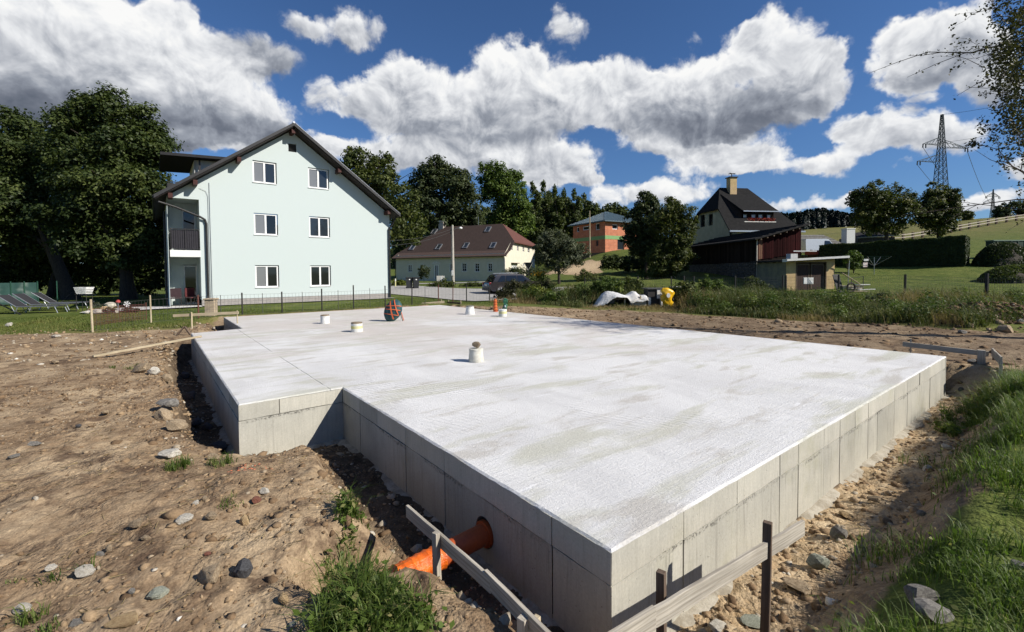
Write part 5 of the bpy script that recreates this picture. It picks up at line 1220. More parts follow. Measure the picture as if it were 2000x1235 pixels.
# ------------------------------------------------------------------ trees and hedges
leaf_mat('leaf_linden', (.020, .034, .010), (.050, .070, .018), (.105, .128, .036), .27)
leaf_mat('leaf_maple', (.030, .043, .012), (.070, .088, .022), (.14, .15, .038), .27)
leaf_mat('leaf_birch', (0.042, 0.072, 0.014), (0.084, 0.126, 0.024), (0.144, 0.192, 0.036), .32)
leaf_mat('leaf_forest', (.030, .044, .013), (.068, .088, .024), (.12, .135, .036), .28)
leaf_mat('leaf_willow', (.048, .060, .034), (.085, .098, .055), (.15, .16, .09), .25)
leaf_mat('leaf_dark', (.026, .038, .016), (.054, .070, .026), (.105, .118, .042), .24)
leaf_mat('leaf_orchard', (.030, .040, .011), (.072, .088, .022), (.16, .155, .040), .28)
leaf_mat('leaf_hedge', (.018, .030, .009), (.042, .060, .015), (.095, .115, .026), .15)
leaf_mat('leaf_conifer', (0.006, 0.014, 0.012), (0.011, 0.024, 0.018), (0.018, 0.034, 0.022), .08)
leaf_mat('leaf_bush', (.040, .068, .014), (.085, .125, .026), (.17, .20, .05), .33)
leaf_mat('leaf_autumn', (.026, .028, .012), (.046, .048, .018), (.085, .078, .028), .25)
leaf_mat('leaf_yellow', (0.070, 0.090, 0.012), (0.120, 0.140, 0.020), (0.180, 0.190, 0.030), .3)
mat('bark', (.060, .048, .038), (.035, .028, .022), 6, .95, .9, 14, stretch=(3, 3, .6), dist=.04)
mat('bark_birch', (.34, .32, .29), (.10, .09, .08), 4, .9, .4, 14, stretch=(1, 1, 3))
mat('twig', (.075, .055, .045), None, 10, .9)
def crown_pts(blobs, n, clump, rng, inner=.45, flat=.8):
    """leaf positions, outward normals and clump tones over a crown built from ellipsoids"""
    B = np.array(blobs, float); A = B[:, 3] * B[:, 5] + B[:, 3] * B[:, 4] + B[:, 4] * B[:, 5]; A /= A.sum()
    # boughs: lobes sitting on the crown's surface; clumps sit on the lobes
    nb = max(6, int(11 * len(B))); bi = rng.choice(len(B), nb, p=A); d = rng.normal(size=(nb, 3)); d /= np.linalg.norm(d, axis=1, keepdims=True); d[:, 2] = np.where(rng.random(nb) < .35, np.abs(d[:, 2]), d[:, 2])
    bc = B[bi, :3] + d * B[bi, 3:] * (inner + (1 - inner) * rng.random(nb) ** .5)[:, None] * .92; br = B[bi, 3:].min(1) * rng.uniform(.28, .52, nb); bt = rng.normal(0, .12, nb)
    m = max(12, int(n / 50)); li = rng.choice(nb, m, p=br ** 2 / (br ** 2).sum()); e = rng.normal(size=(m, 3)); e /= np.linalg.norm(e, axis=1, keepdims=True); e[:, 2] = np.where(rng.random(m) < .4, np.abs(e[:, 2]), e[:, 2])
    cc = bc[li] + e * br[li][:, None] * rng.uniform(.6, 1.08, m)[:, None] * np.array([1.1, 1.1, .85]); d = d[li] * .5 + e * .8
    cr = clump * rng.uniform(.4, 1.1, m) * .8; ct = np.clip(rng.normal(.45, .16, m) + bt[li], 0, 1)
    ci = rng.integers(0, m, n); e = rng.normal(size=(n, 3)); e /= np.linalg.norm(e, axis=1, keepdims=True)
    fill = rng.random(n) < .30; fi = rng.choice(len(B), n, p=A); fd = rng.normal(size=(n, 3)); fd /= np.linalg.norm(fd, axis=1, keepdims=True)
    p = cc[ci] + e * (cr[ci] * rng.random(n) ** .5)[:, None] * np.array([1, 1, flat])
    nr = e * .55 + d[ci] * .35 + np.array([0, 0, .45]) + rng.normal(size=(n, 3)) * .45
    p = np.where(fill[:, None], B[fi, :3] + fd * B[fi, 3:] * (.2 + .68 * rng.random(n) ** .6)[:, None], p)
    return p, nr, np.clip(ct[ci] + rng.normal(0, .14, n), 0, 1), cc
def tree(name, label, blobs, base, trunk_r, n, leaf, m, seed, clump=.8, bark='bark', group=None, cat='tree', limbs=7, inner=.45, fork=.35, aspect=.6, flat=.8):
    rng = np.random.default_rng(seed); base = Vector(base); t = empty(name, base, 0, label, cat, group)
    B = [(b[0] - base.x, b[1] - base.y, b[2] - base.z, b[3], b[4], b[5]) for b in blobs]
    p, nr, tone, cc = crown_pts(B, n, clump, rng, inner, flat)
    foliage_mesh('crown', p, nr, leaf, MATS[m], t, rng, tone, aspect)
    if trunk_r:
        top = max(b[2] + b[5] * .3 for b in B); cx = np.average([b[0] for b in B], weights=[b[3] * b[5] for b in B]); cy = np.average([b[1] for b in B], weights=[b[3] * b[5] for b in B])
        mb = MB(); pts = []; rs = []; k = 9
        for i in range(k): u = i / (k - 1); pts.append((cx * u + rng.normal(0, .015) * top * u, cy * u + rng.normal(0, .01) * top * u, -.3 + (top + .3) * u)); rs.append(trunk_r * (1.35 if i == 0 else 1) * (1 - .85 * u))
        mb.tube(pts, rs, 9)
        for j in range(limbs):
            u = fork + (1 - fork) * (j + .5) / limbs * .8; i = u * (k - 1); a = Vector(pts[int(i)]).lerp(Vector(pts[min(k - 1, int(i) + 1)]), i % 1)
            g = Vector(cc[rng.integers(0, len(cc))]); 
            if g.z < a.z - .3: g.z = a.z + abs(g.z - a.z) * .4
            mid = a.lerp(g, .5) + Vector((0, 0, -.06 * (g - a).length)); r0 = trunk_r * (1 - .8 * u) * .55
            mb.tube([a, mid, g], [r0, r0 * .65, r0 * .2], 6)
        mb.build('trunk', MATS[bark], t, smooth=True)
    return t
def px_blobs(y, *L, dr=.85):
    out = []
    for (px, py, rx, ry, *dy) in L:
        yy = y + (dy[0] if dy else 0); p = at(px, py, yy); k = yy / FPX; out.append((p.x, p.y, p.z, rx * k, (rx + ry) / 2 * k * dr, ry * k))
    return out
def foot(px, y): p = at(px, 534, y); return Vector((p.x, p.y, Hz(p.x, p.y)))
tree('linden_tree', 'tallest dark linden behind the lawn, its crown rounded, left of the white house', px_blobs(31, (225, 235, 62, 48), (165, 238, 58, 50), (275, 270, 50, 48, 1), (140, 295, 42, 60), (215, 310, 70, 62, -1), (298, 300, 40, 42), (300, 350, 34, 50), (235, 385, 80, 65, -1), (290, 425, 45, 62), (180, 440, 75, 65, -1), (262, 490, 60, 48), (160, 380, 55, 60), (135, 250, 34, 40)), foot(250, 31), .42, 95000, .22, 'leaf_linden', 1, .85, limbs=10, fork=.2)
tree('linden_tree', 'dark broad tree at the left border of the photo, behind the green screen fence', px_blobs(33, (10, 262, 58, 46), (55, 285, 40, 50), (45, 340, 60, 70, -1), (-40, 330, 70, 90), (75, 380, 62, 80), (10, 420, 90, 85, -1), (70, 450, 70, 60), (-50, 450, 80, 80), (100, 330, 35, 50, 1)), foot(140, 32), .45, 80000, .22, 'leaf_linden', 2, .85, limbs=10, fork=.2)
tree('linden_tree', 'shaded tree filling the gap between the two great lindens', px_blobs(37, (115, 300, 42, 60), (110, 380, 60, 90), (150, 470, 80, 60), (60, 480, 80, 50), (215, 480, 70, 55), (300, 460, 45, 70)), foot(100, 37), .35, 20000, .32, 'leaf_linden', 3, 1.0, fork=.2)
for i, (px, py, lab) in enumerate(((-190, 330, 'dark linden standing outside the left border of the photo'), (-420, 350, 'dark linden far outside the left border of the photo'))):
    tree('linden_tree', lab, px_blobs(34, (px, py - 60, 70, 60), (px - 40, py + 20, 80, 80), (px + 50, py + 30, 70, 80), (px, py + 110, 100, 70)), foot(px, 34), .4, 22000, .32, 'leaf_linden', 11 + i, 1.0, limbs=8, fork=.2)
def hedge_bank(name, label, px0, px1, py0, py1, y, n, leaf, m, seed, cat='hedge', dep=1.2, wob=.25):
    rng = np.random.default_rng(seed); a = at(px0, (py0 + py1) / 2, y); b = at(px1, (py0 + py1) / 2, y)
    k = max(14, int(abs(px1 - px0) / 26)); blobs = []
    for i in range(k):
        px = px0 + (px1 - px0) * (i + .5) / k; cy_ = (py0 + py1) / 2; h = (py1 - py0) / 2 * rng.uniform(1 - wob, 1 + wob); p = at(px, py1 - h, y); s = y / FPX
        blobs.append((p.x, p.y + rng.uniform(-.3, .3) * dep, p.z, abs(px1 - px0) / k * s * 1.0, dep, h * s))
    f = foot((px0 + px1) / 2, y); return tree(name, label, blobs, f, 0, n, leaf, MATS[m].name, seed, .5, cat=cat)
hedge_bank('hedge', 'dark unclipped hedge closing the lawn under the big lindens', -600, 325, 490, 578, 38, 80000, .26, 'leaf_linden', 4)
tree('maple_tree', 'loose airy tree rising behind the right roof slope of the white house', px_blobs(52, (705, 320, 38, 36), (740, 335, 34, 34), (690, 345, 34, 40), (752, 375, 32, 34), (712, 372, 48, 36), (785, 400, 38, 38, -3), (800, 440, 40, 40, -3), (745, 430, 50, 50, 3)), foot(740, 52), .35, 22000, .36, 'leaf_maple', 5, .95, limbs=14, inner=.65)
tree('maple_tree', 'dark tall tree behind the left half of the cream house', px_blobs(88, (840, 340, 34, 28), (858, 345, 42, 32), (830, 380, 34, 40), (880, 380, 50, 45), (905, 400, 42, 45), (850, 420, 55, 40), (900, 440, 45, 30), (815, 405, 30, 50)), foot(860, 88), .6, 36000, .52, 'leaf_dark', 6, 1.5, inner=.5)
tree('birch_tree', 'yellow-green birch, brightest crown behind the cream house', px_blobs(92, (968, 340, 34, 22), (985, 355, 36, 30), (1000, 385, 34, 42), (975, 385, 34, 40), (955, 360, 22, 24), (1008, 420, 32, 36), (985, 440, 38, 34), (1015, 450, 25, 25)), foot(985, 92), .4, 30000, .46, 'leaf_birch', 7, 1.3, 'bark_birch', inner=.5)
for i, (px, py, rx, h, lab) in enumerate(((1045, 362, 16, 150, 'slim forest tree just right of the yellow-green birch'), (1066, 360, 17, 150, 'tallest pointed forest tree behind the cream house gable'), (1088, 368, 15, 140, 'pointed forest tree above the round willow'), (1106, 375, 16, 130, 'forest tree in the middle of the row behind the grey-green willow'), (1126, 374, 17, 130, 'broad pointed forest tree near the right end of the row'), (1146, 384, 14, 115, 'last forest tree before the brick house roof'), (1076, 385, 22, 130, 'shaded forest tree deep in the row right of the birch'), (1030, 385, 18, 130, 'dark forest tree tucked against the birch'))):
    y = 112 + (i * 7) % 12; B = [(px + (rx * .3 if j % 2 else -rx * .3), py + h * (.05 + .14 * j), rx * (.35 + .2 * j), h * .13, (j % 3) * .8) for j in range(7)]
    tree('forest_tree', lab, px_blobs(y, *B), foot(px, y), .25, 11000, .55, 'leaf_forest', 20 + i, 1.0, group='forest trees behind the cream house', limbs=4)
for i, (px, py, lab) in enumerate(((1160, 404, 'small rounded tree left of the brick house roof'), (1190, 402, 'rounded tree showing just above the brick house roof'), (1212, 408, 'low dark tree right above the brick house roof'))):
    tree('forest_tree', lab, px_blobs(120, (px, py + 4, 16, 10), (px - 6, py + 14, 20, 16), (px + 8, py + 22, 22, 18)), foot(px, 120), .25, 3500, .6, 'leaf_forest', 30 + i, 1.1, group='small trees behind the brick house')
tree('willow_tree', 'round grey-green willow on a short trunk, left of the brick house', px_blobs(44, (1092, 482, 40, 30), (1070, 490, 30, 30), (1112, 495, 32, 28), (1090, 508, 46, 22), (1060, 505, 22, 18), (1128, 510, 18, 14)), foot(1092, 44), .16, 22000, .22, 'leaf_willow', 40, .5, inner=.4, limbs=9, fork=.3, aspect=.35)
tree('plum_tree', 'dark pointed tree in front of the brick house', px_blobs(47, (1266, 395, 24, 20), (1258, 420, 28, 28), (1248, 455, 30, 34), (1280, 430, 26, 34), (1270, 480, 30, 30), (1244, 480, 18, 22)), foot(1262, 47), .2, 26000, .24, 'leaf_dark', 41, .55, inner=.5)
tree('apple_tree', 'lighter bushy tree between the dark pointed tree and the barn', px_blobs(44, (1310, 412, 30, 22), (1336, 418, 24, 24), (1305, 445, 36, 34), (1338, 455, 26, 34), (1312, 490, 40, 34), (1300, 520, 42, 26), (1330, 505, 28, 26), (1285, 500, 24, 30)), foot(1310, 44), .2, 34000, .20, 'leaf_orchard', 42, .5, inner=.5)
hedge_bank('hedge', 'clipped green hedge below the brick house mound', 1176, 1262, 497, 532, 55, 9000, .22, 'leaf_hedge', 43, wob=.08)
tree('orchard_tree', 'broad dark orchard tree on the hill, left of the pair by the pylon', px_blobs(66, (1722, 385, 44, 26), (1690, 400, 32, 28), (1755, 398, 32, 28), (1725, 415, 55, 30), (1685, 428, 28, 24), (1765, 425, 24, 26), (1735, 445, 40, 16), (1700, 448, 24, 14)), foot(1732, 66), .28, 28000, .30, 'leaf_orchard', 44, .75, inner=.5)
tree('orchard_tree', 'smaller orchard tree hiding the foot of the pylon', px_blobs(67, (1832, 382, 34, 22), (1815, 400, 28, 26), (1850, 400, 26, 26), (1830, 420, 42, 26), (1812, 432, 22, 20), (1855, 428, 22, 20), (1832, 448, 28, 16)), foot(1832, 67), .25, 24000, .30, 'leaf_orchard', 45, .7, inner=.5)
def clipped_hedge():
    A, B = at(1600, 500, 48.8), at(1884, 490, 40); zt0, zt1 = at(1605, 480, 48.8).z, at(1884, 461, 40).z
    t = empty('clipped_hedge', (A.x, A.y, Hz(A.x, A.y)), 0, 'long dark clipped hedge across the lawn, below the two orchard trees', 'hedge'); o = t.location
    rng = np.random.default_rng(46); n = 70000; u = rng.random(n); e = Vector((B.x - A.x, B.y - A.y)); L = e.length; e.normalize(); nx, ny = -e.y, e.x; dp = 2.2
    side = rng.random(n); w = np.where(side < .5, rng.uniform(-.06, .10, n), np.where(side < .6, dp + rng.uniform(-.1, .06, n), rng.uniform(0, dp, n)))
    zt = zt0 + (zt1 - zt0) * u; x = A.x + e.x * L * u + nx * w; y = A.y + e.y * L * u + ny * w; g = Hbase(x, y)
    hv = np.where(side < .6, rng.random(n), 1 - .05 * rng.random(n)); end = rng.random(n) < .10
    u2 = np.where(end, 1 + rng.uniform(-.004, .006, n), u); w2 = np.where(end, rng.uniform(0, dp, n), w); hv = np.where(end, rng.random(n), hv)
    x = A.x + e.x * L * u2 + nx * w2; y = A.y + e.y * L * u2 + ny * w2; zt = zt0 + (zt1 - zt0) * u2; z = g + (zt - g) * hv + (.05 + .12 * (hv > .9)) * fbm(x * 1.0 + z0n(hv), y, 1.5, 3, 9)
    nr = np.column_stack([np.where(end, e.x, np.where(side < .5, -nx, np.where(side < .6, nx, 0))), np.where(end, e.y, np.where(side < .5, -ny, np.where(side < .6, ny, 0))), np.where((side >= .6) & ~end, 1., .15)]) + rng.normal(size=(n, 3)) * .5
    tone = np.clip(.3 + .35 * (hv > .94) + .25 * fbm(x, y + hv * 2, 1.1, 3, 4) + rng.normal(0, .12, n), 0, 1)
    foliage_mesh('foliage', np.column_stack([x - o.x, y - o.y, z - o.z]), nr, .16, MATS['leaf_hedge'], t, rng, tone)
    # twiggy dark core so that the clipped faces are closed
    mb = MB(); k = 16
    for i in range(k):
        p = [A + (B - A) * (j / k) for j in (i, i + 1)]; q = []
        for pp in p:
            for ww in (.14, dp - .14): X, Y = pp.x + nx * ww, pp.y + ny * ww; q.append((X - o.x, Y - o.y, float(Hbase(X, Y)) - .1 - o.z)); 
        zz = [zt0 + (zt1 - zt0) * (j / k) - .12 - o.z for j in (i, i + 1)]
        tp = [(q[0][0], q[0][1], zz[0]), (q[1][0], q[1][1], zz[0]), (q[2][0], q[2][1], zz[1]), (q[3][0], q[3][1], zz[1])]
        mb.add(q + tp, [(0, 2, 6, 4), (1, 5, 7, 3), (4, 6, 7, 5)] + ([(0, 4, 5, 1)] if i == 0 else []) + ([(2, 3, 7, 6)] if i == k - 1 else []))
    mb.build('branches', mat('hedge_core', (.008, .010, .005), None, 6, 1.), t)
def z0n(v): return v * 3.
clipped_hedge()
tree('conifer_shrub', 'small yellow-green conifer in front of the left end of the long hedge', px_blobs(41, (1668, 496, 14, 9), (1668, 508, 18, 10), (1666, 519, 20, 8)), foot(1667, 41), .06, 3500, .16, 'leaf_bush', 47, .3)
for i, (px, py, rx, ry, lab) in enumerate(((1955, 418, 16, 14, 'dark round bush on the hill crest by the far pylon'), (1996, 408, 30, 24, 'big dark bush on the hill crest at the right border'), (1888, 424, 10, 9, 'small light shrub on the hill crest right of the orchard trees'))):
    tree('hill_bush', lab, px_blobs(112, (px, py, rx, ry), (px + rx * .4, py + ry * .3, rx * .7, ry * .8)), foot(px, 112), .15, 4000, .5, ('leaf_dark', 'leaf_dark', 'leaf_orchard')[i], 50 + i, .8, cat='bush')
def ridge_forest():
    """the far spruce ridge: one wood"""
    rng = np.random.default_rng(60); P = []; Nn = []; T_ = []
    for i in range(330):
        px = rng.uniform(1500, 1735); y = rng.uniform(255, 330); p = at(px, 440, y); gz = float(Hbase(p.x, p.y)); top = at(px, 412 + 10 * rng.random() + 5 * math.sin(px * .05), y).z; h = max(9, top - gz); n = 200; u = rng.random(n) ** .7; a = rng.uniform(0, 2 * math.pi, n); r = (1 - u) * h * .24 * (.6 + .5 * rng.random(n)) * (1 - .25 * ((u * 9) % 1))
        P.append(np.column_stack([p.x + r * np.cos(a), p.y + r * np.sin(a), top - h + u * h])); Nn.append(np.column_stack([np.cos(a), np.sin(a), np.full(n, .5)])); T_.append(np.clip(rng.normal(.45, .2) + rng.normal(0, .15, n), 0, 1))
    o = foliage_mesh('spruce_wood', np.concatenate(P), np.concatenate(Nn), 2.0, MATS['leaf_conifer'], None, rng, np.concatenate(T_)); tag(o, 'dark spruce wood along the far ridge between the black roof and the orchard trees', None, None, 'stuff')
ridge_forest()
def near_wood():
    rng = np.random.default_rng(63); P = []; Nn = []; T_ = []
    for i in range(130):
        px = rng.uniform(770, 1235); y = rng.uniform(125, 165); p = at(px, 440, y); gz = float(Hbase(p.x, p.y)); top = at(px, np.interp(px, [770, 1000, 1060, 1150, 1180, 1235], [418, 400, 376, 392, 405, 412]) + rng.uniform(0, 16), y).z; h = top - gz; n = 800; u = rng.random(n) ** .8; a = rng.uniform(0, 2 * math.pi, n); r = np.sin(np.clip(1.15 - u, .04, 1) * 1.5) * h * .17 * np.sqrt(rng.random(n))
        P.append(np.column_stack([p.x + r * np.cos(a), p.y + r * np.sin(a), gz + u * h])); Nn.append(np.column_stack([np.cos(a), np.sin(a), np.full(n, .5)]) + rng.normal(0, .4, (n, 3))); T_.append(np.clip(rng.normal(.4, .2) + rng.normal(0, .15, n), 0, 1))
    o = foliage_mesh('mixed_wood', np.concatenate(P), np.concatenate(Nn), .85, MATS['leaf_forest'], None, rng, np.concatenate(T_)); tag(o, 'mass of mixed wood closing the view behind the slim forest trees', None, None, 'stuff')
near_wood()
def overhang():
    """tree just outside the right border whose twigs reach into the picture"""
    y = 10.5; base = at(2330, 700, y); base.z = Hz(base.x, base.y); rng = np.random.default_rng(61)
    t = empty('overhanging_tree', base, 0, 'sparse dark tree at the right border whose bare twigs reach into the sky', 'tree')
    mb = MB(); V = lambda px, py, d=0.: at(px, py, y + d) - base
    mb.tube([(0, 0, -.3), V(2310, 400), V(2290, 100), V(2270, -300)], [.24, .19, .13, .05], 9)
    twigs = []
    def grow(a, b, r, lev):
        mid = a.lerp(b, .5) + Vector(rng.normal(0, .05, 3)) * (b - a).length; mb.tube([a, mid, b], [r, r * .75, r * .4], 5)
        twigs.append((a, mid, b))
        if lev:
            for k in range(3): 
                s = mid.lerp(b, rng.random()); L = (b - a).length * rng.uniform(.35, .6); d = ((b - a).normalized() + Vector(rng.normal(0, .55, 3))).normalized(); grow(s, s + d * L, r * .45, lev - 1)
    for a, b, r in (((2300, 250), (2060, 60), .05), ((2060, 60), (1955, 40), .02), ((2300, 330), (2050, 150), .05), ((2050, 150), (1912, 130), .016), ((2295, 400), (2040, 240), .045), ((2040, 240), (1960, 240), .016), ((2280, 200), (2080, -60), .05), ((2080, -60), (1985, 5), .02), ((2310, 480), (2020, 350), .04), ((2020, 350), (1950, 293), .017), ((1950, 293), (1905, 283), .008), ((2050, 90), (1930, 90), .012), ((2040, 200), (1945, 185), .012)):
        grow(V(*a), V(*b), r, 2)
    mb.build('trunk', MATS['twig'], t)
    P = []; N_ = []
    for a, m_, b in twigs:
        if (b - a).length > 2.5: continue
        k = rng.integers(2, 12)
        for _ in range(k): u = rng.uniform(.2, 1.05); P.append(np.array(a.lerp(b, u)) + rng.normal(0, .035, 3)); N_.append(rng.normal(size=3))
    for (px, py, rx, ry, n) in ((1990, 30, 40, 45, 1000), (1988, 120, 46, 60, 1800), (1960, 105, 40, 45, 500), (1992, 235, 36, 50, 1200), (1992, 300, 26, 40, 400), (2020, 170, 60, 90, 1800), (1965, 165, 40, 40, 500), (2080, 60, 90, 120, 2600)):
        c = rng.normal(size=(n // 14, 2)) * .55
        for q in c:
            p = at(px + q[0] * rx, py + q[1] * ry, y + rng.normal(0, .5)) - base
            for _ in range(14): P.append(np.array(p) + rng.normal(0, .065, 3)); N_.append(rng.normal(size=3))
    foliage_mesh('crown', np.array(P), np.array(N_), .068, MATS['leaf_autumn'], t, rng, rng.random(len(P)))
overhang()
# ------------------------------------------------------------------ grass, weeds
leaf_mat('grass_near', (.046, .078, .014), (.115, .170, .034), (.25, .225, .095), .42, .5)
leaf_mat('grass_lawn', (.056, .084, .016), (.105, .134, .028), (.19, .18, .058), .3, .6)
leaf_mat('weed_mixed', (.042, .060, .018), (.10, .118, .038), (.20, .185, .08), .3, .6)
leaf_mat('weed_dry', (.16, .115, .055), (.25, .19, .095), (.33, .26, .14), .3, .8)
def blades(name, x, y, h, w, lean, m, label, rng, tone, base_z=None, parent=None, kind='stuff'):
    n = len(x); z = H(x, y) if base_z is None else base_z; a = rng.uniform(0, 2 * np.pi, n); d = np.column_stack([np.cos(a), np.sin(a)]); s = np.column_stack([-d[:, 1], d[:, 0]])
    V = np.zeros((n, 5, 3)); ln = (lean * h)[:, None]; ww = (w * .5)[:, None]
    V[:, 0, :2] = np.column_stack([x, y]) - s * ww; V[:, 1, :2] = np.column_stack([x, y]) + s * ww
    V[:, 0, 2] = V[:, 1, 2] = z - .01
    V[:, 2, :2] = np.column_stack([x, y]) + d * ln * .35 + s * ww * .75; V[:, 3, :2] = np.column_stack([x, y]) + d * ln * .35 - s * ww * .75; V[:, 2, 2] = V[:, 3, 2] = z + h * .62
    V[:, 4, :2] = np.column_stack([x, y]) + d * ln; V[:, 4, 2] = z + h * np.sqrt(np.clip(1.05 - lean ** 2 * .6, .2, 1))
    i = np.arange(n)[:, None] * 5
    o = link(name, np_mesh(name, V.reshape(-1, 3), [i + np.array([[0, 1, 2, 3]]), i + np.array([[3, 2, 4]])], MATS[m], dict(tone=np.repeat(np.clip(tone, 0, 1), 5))), parent)
    if label: tag(o, label, None, None, kind)
    return o
def scatter(rng, n, x0, x1, y0, y1): return rng.uniform(x0, x1, n), rng.uniform(y0, y1, n)
def near_grass():
    rng = np.random.default_rng(70)
    # right bank, in tufts that thicken away from the wall
    X, Y = [], []
    x, y = scatter(rng, 230000, .9, 8.2, .6, 8.6)
    dA = (x - pF[0]) * nA[0] + (y - pF[1]) * nA[1]; den = sstep(dA + .5 * fbm(x, y, 1.5, 3, 8), .48, 1.25) * np.clip(.42 + 2.3 * fbm(x, y, 1.5, 4, 14), .03, 1)
    along = (x - pF[0]) * -nA[1] + (y - pF[1]) * nA[0]; den *= sstep(along, .1, 1.0) * (1 - sstep(along, 9.3, 10.2))
    for px, py, r in ((1797, 1170, .17), (1822, 1200, .19), (1991, 1108, .10), (1740, 1110, .16), (1880, 990, .18)): q = on(px, py); den = den * sstep(np.hypot(x - q.x, y - q.y) + .06 * fbm(x, y, 5., 2, 18), r * .7, r * 1.5)
    k = rng.random(len(x)) < den * .85; x, y = x[k], y[k]; n = len(x)
    big = np.clip(.5 + fbm(x, y, 1.1, 3, 15), 0, 1)
    blades('bank_grass', x, y, (.05 + .16 * big) * rng.uniform(.5, 1.3, n), rng.uniform(.0035, .008, n), rng.uniform(.3, 1.15, n), 'grass_near', 'long green grass growing on the bank right of the slab', rng, .25 + .5 * big * rng.random(n) + rng.normal(0, .15, n))
    # broad leaves of clover and dock between
    m = rng.random(n) < .07; c = np.column_stack([x[m], y[m], H(x[m], y[m]) + rng.uniform(.02, .17, m.sum())]); nr = rng.normal(size=(len(c), 3)) * .7 + np.array([.2, 0, .8])
    tag(foliage_mesh('bank_weeds', c, nr, .036, MATS['grass_near'], None, rng, np.clip(rng.normal(.55, .3, len(c)), 0, 1), .6), 'small broad weed leaves among the grass of the right bank', None, None, 'stuff')
    # tufts and clumps elsewhere on the soil
    tufts = [(690, 1130, .13, 600, .16), (680, 1165, .13, 500, .14), (712, 1195, .16, 800, .15), (705, 1215, .17, 700, .14), (665, 1120, .08, 200, .12), (780, 1225, .14, 500, .15), (685, 1095, .08, 250, .14), (725, 1165, .09, 300, .12), (355, 912, .12, 160, .08), (430, 905, .1, 120, .09), (240, 721, .16, 120, .06), (90, 1215, .22, 160, .06), (1965, 778, .50, 1500, .26), (1945, 765, .3, 700, .28), (1900, 830, .35, 600, .14), (1860, 845, .25, 400, .12), (1990, 770, .4, 900, .24), (460, 985, .1, 60, .05), (110, 1130, .15, 70, .05)]
    X, Y, Hh, T_ = [], [], [], []; LC = []
    for px, py, r, n, h in tufts:
        p = on(px, py); m_ = max(3, n // 45)                    # each tuft is many small plants of their own height
        for _ in range(m_):
            c = rng.normal(size=2) * r * .55; k = max(4, n // m_); hh = h * rng.uniform(.45, 1.75) * (1.25 if rng.random() < .15 else 1); q = rng.normal(size=(k, 2)) * .028
            X.append(p.x + c[0] + q[:, 0]); Y.append(p.y + c[1] + q[:, 1]); Hh.append(hh * rng.uniform(.5, 1.15, k)); T_.append(np.full(k, rng.normal(.48, .22)) + rng.normal(0, .12, k))
            if h > .1 and rng.random() < .95: LC.append((p.x + c[0], p.y + c[1], hh * .55))
    x, y, h = np.concatenate(X), np.concatenate(Y), np.concatenate(Hh); n = len(x)
    ds = poly_sd(x, y, SLAB); k = ds > .08; x, y, h, T2 = x[k], y[k], h[k], np.concatenate(T_)[k]; n = len(x)
    blades('soil_grass', x, y, h, rng.uniform(.0035, .009, n), rng.uniform(.35, 1.15, n), 'grass_near', 'scattered tufts of grass on the bare soil round the slab', rng, T2)
    LC = np.repeat(np.array(LC), 26, 0); c = LC.copy(); c[:, :2] += rng.normal(0, .05, (len(c), 2)); c[:, 2] = H(c[:, 0], c[:, 1]) + .01 + LC[:, 2] * rng.uniform(.1, 1.1, len(c)); k = poly_sd(c[:, 0], c[:, 1], SLAB) > .1
    tag(foliage_mesh('soil_weeds', c[k], rng.normal(size=(k.sum(), 3)) * .5 + np.array([0, -.1, .9]), .05, MATS['grass_near'], None, rng, np.clip(rng.normal(.55, .25, k.sum()), 0, 1), .55), 'broad weed leaves in the tufts on the bare soil', None, None, 'stuff')
    # scattered straw
    x, y = scatter(rng, 900, -5, 1, 2, 5.5); k = poly_sd(x, y, SLAB) > .8; x, y = x[k], y[k]; n = len(x); z = H(x, y) + .004; a = rng.uniform(0, 6.28, n); L = rng.uniform(.03, .12, n)
    V = np.zeros((n, 4, 3)); dx, dy = np.cos(a), np.sin(a)
    for j, (u, w) in enumerate(((-.5, -.0016), (.5, -.0012), (.5, .0012), (-.5, .0016))): V[:, j, 0] = x + dx * L * u - dy * w; V[:, j, 1] = y + dy * L * u + dx * w; V[:, j, 2] = z + (.012 * rng.random(n) if u > 0 else 0)
    o = link('straw', np_mesh('straw', V.reshape(-1, 3), np.arange(n)[:, None] * 4 + np.array([[0, 1, 2, 3]]), MATS['weed_dry'], dict(tone=np.repeat(rng.random(n), 4)))); tag(o, 'dry straw bits strewn over the brown soil', None, None, 'stuff')
near_grass()
def lawns():
    rng = np.random.default_rng(71); X, Y = [], []
    for n, b in ((60000, (-26, -7, 12.6, 21)), (26000, (-9, 0, 18, 30)), (26000, (-34, -12, 20, 33)), (40000, (18, 42, 22, 46))): x, y = scatter(rng, n, *b); X.append(x); Y.append(y)
    x, y = np.concatenate(X), np.concatenate(Y)
    hx = (x - P0h.x) * math.cos(TH) + (y - P0h.y) * math.sin(TH); hy = -(x - P0h.x) * math.sin(TH) + (y - P0h.y) * math.cos(TH)
    ok = (poly_sd(x, y, DIRT) + .6 * fbm(x, y, 1.2, 3, 6) > .15) & (poly_sd(x, y, SLAB) > .35) & ~((hx > -.2) & (hx < 10.3) & (hy > -.55)) & ~((hx > -7.6) & (hx < 0) & (hy > -1.1) & (hy < 2.6)) & ~((x > -12) & (y > 28.8 - .55 * (x + 5.6) * (x < -2.5)) & (x < 6) & (y > 25)) & ~((x > 19.5) & (x < 24.6) & (y > 32.5) & (y < 38))
    x, y = x[ok], y[ok]; n = len(x); f = fbm(x, y, .35, 4, 25); ragged = sstep(fbm(x, y, .8, 3, 26), .1, .5) * (y < 18)
    blades('lawn_grass', x, y, (.035 + .05 * ragged) * rng.uniform(.6, 1.4, n), rng.uniform(.010, .018, n), rng.uniform(.2, .8, n), 'grass_lawn', 'short mown lawn grass round the houses', rng, .38 + .4 * f + .25 * ragged + rng.normal(0, .16, n))
lawns()
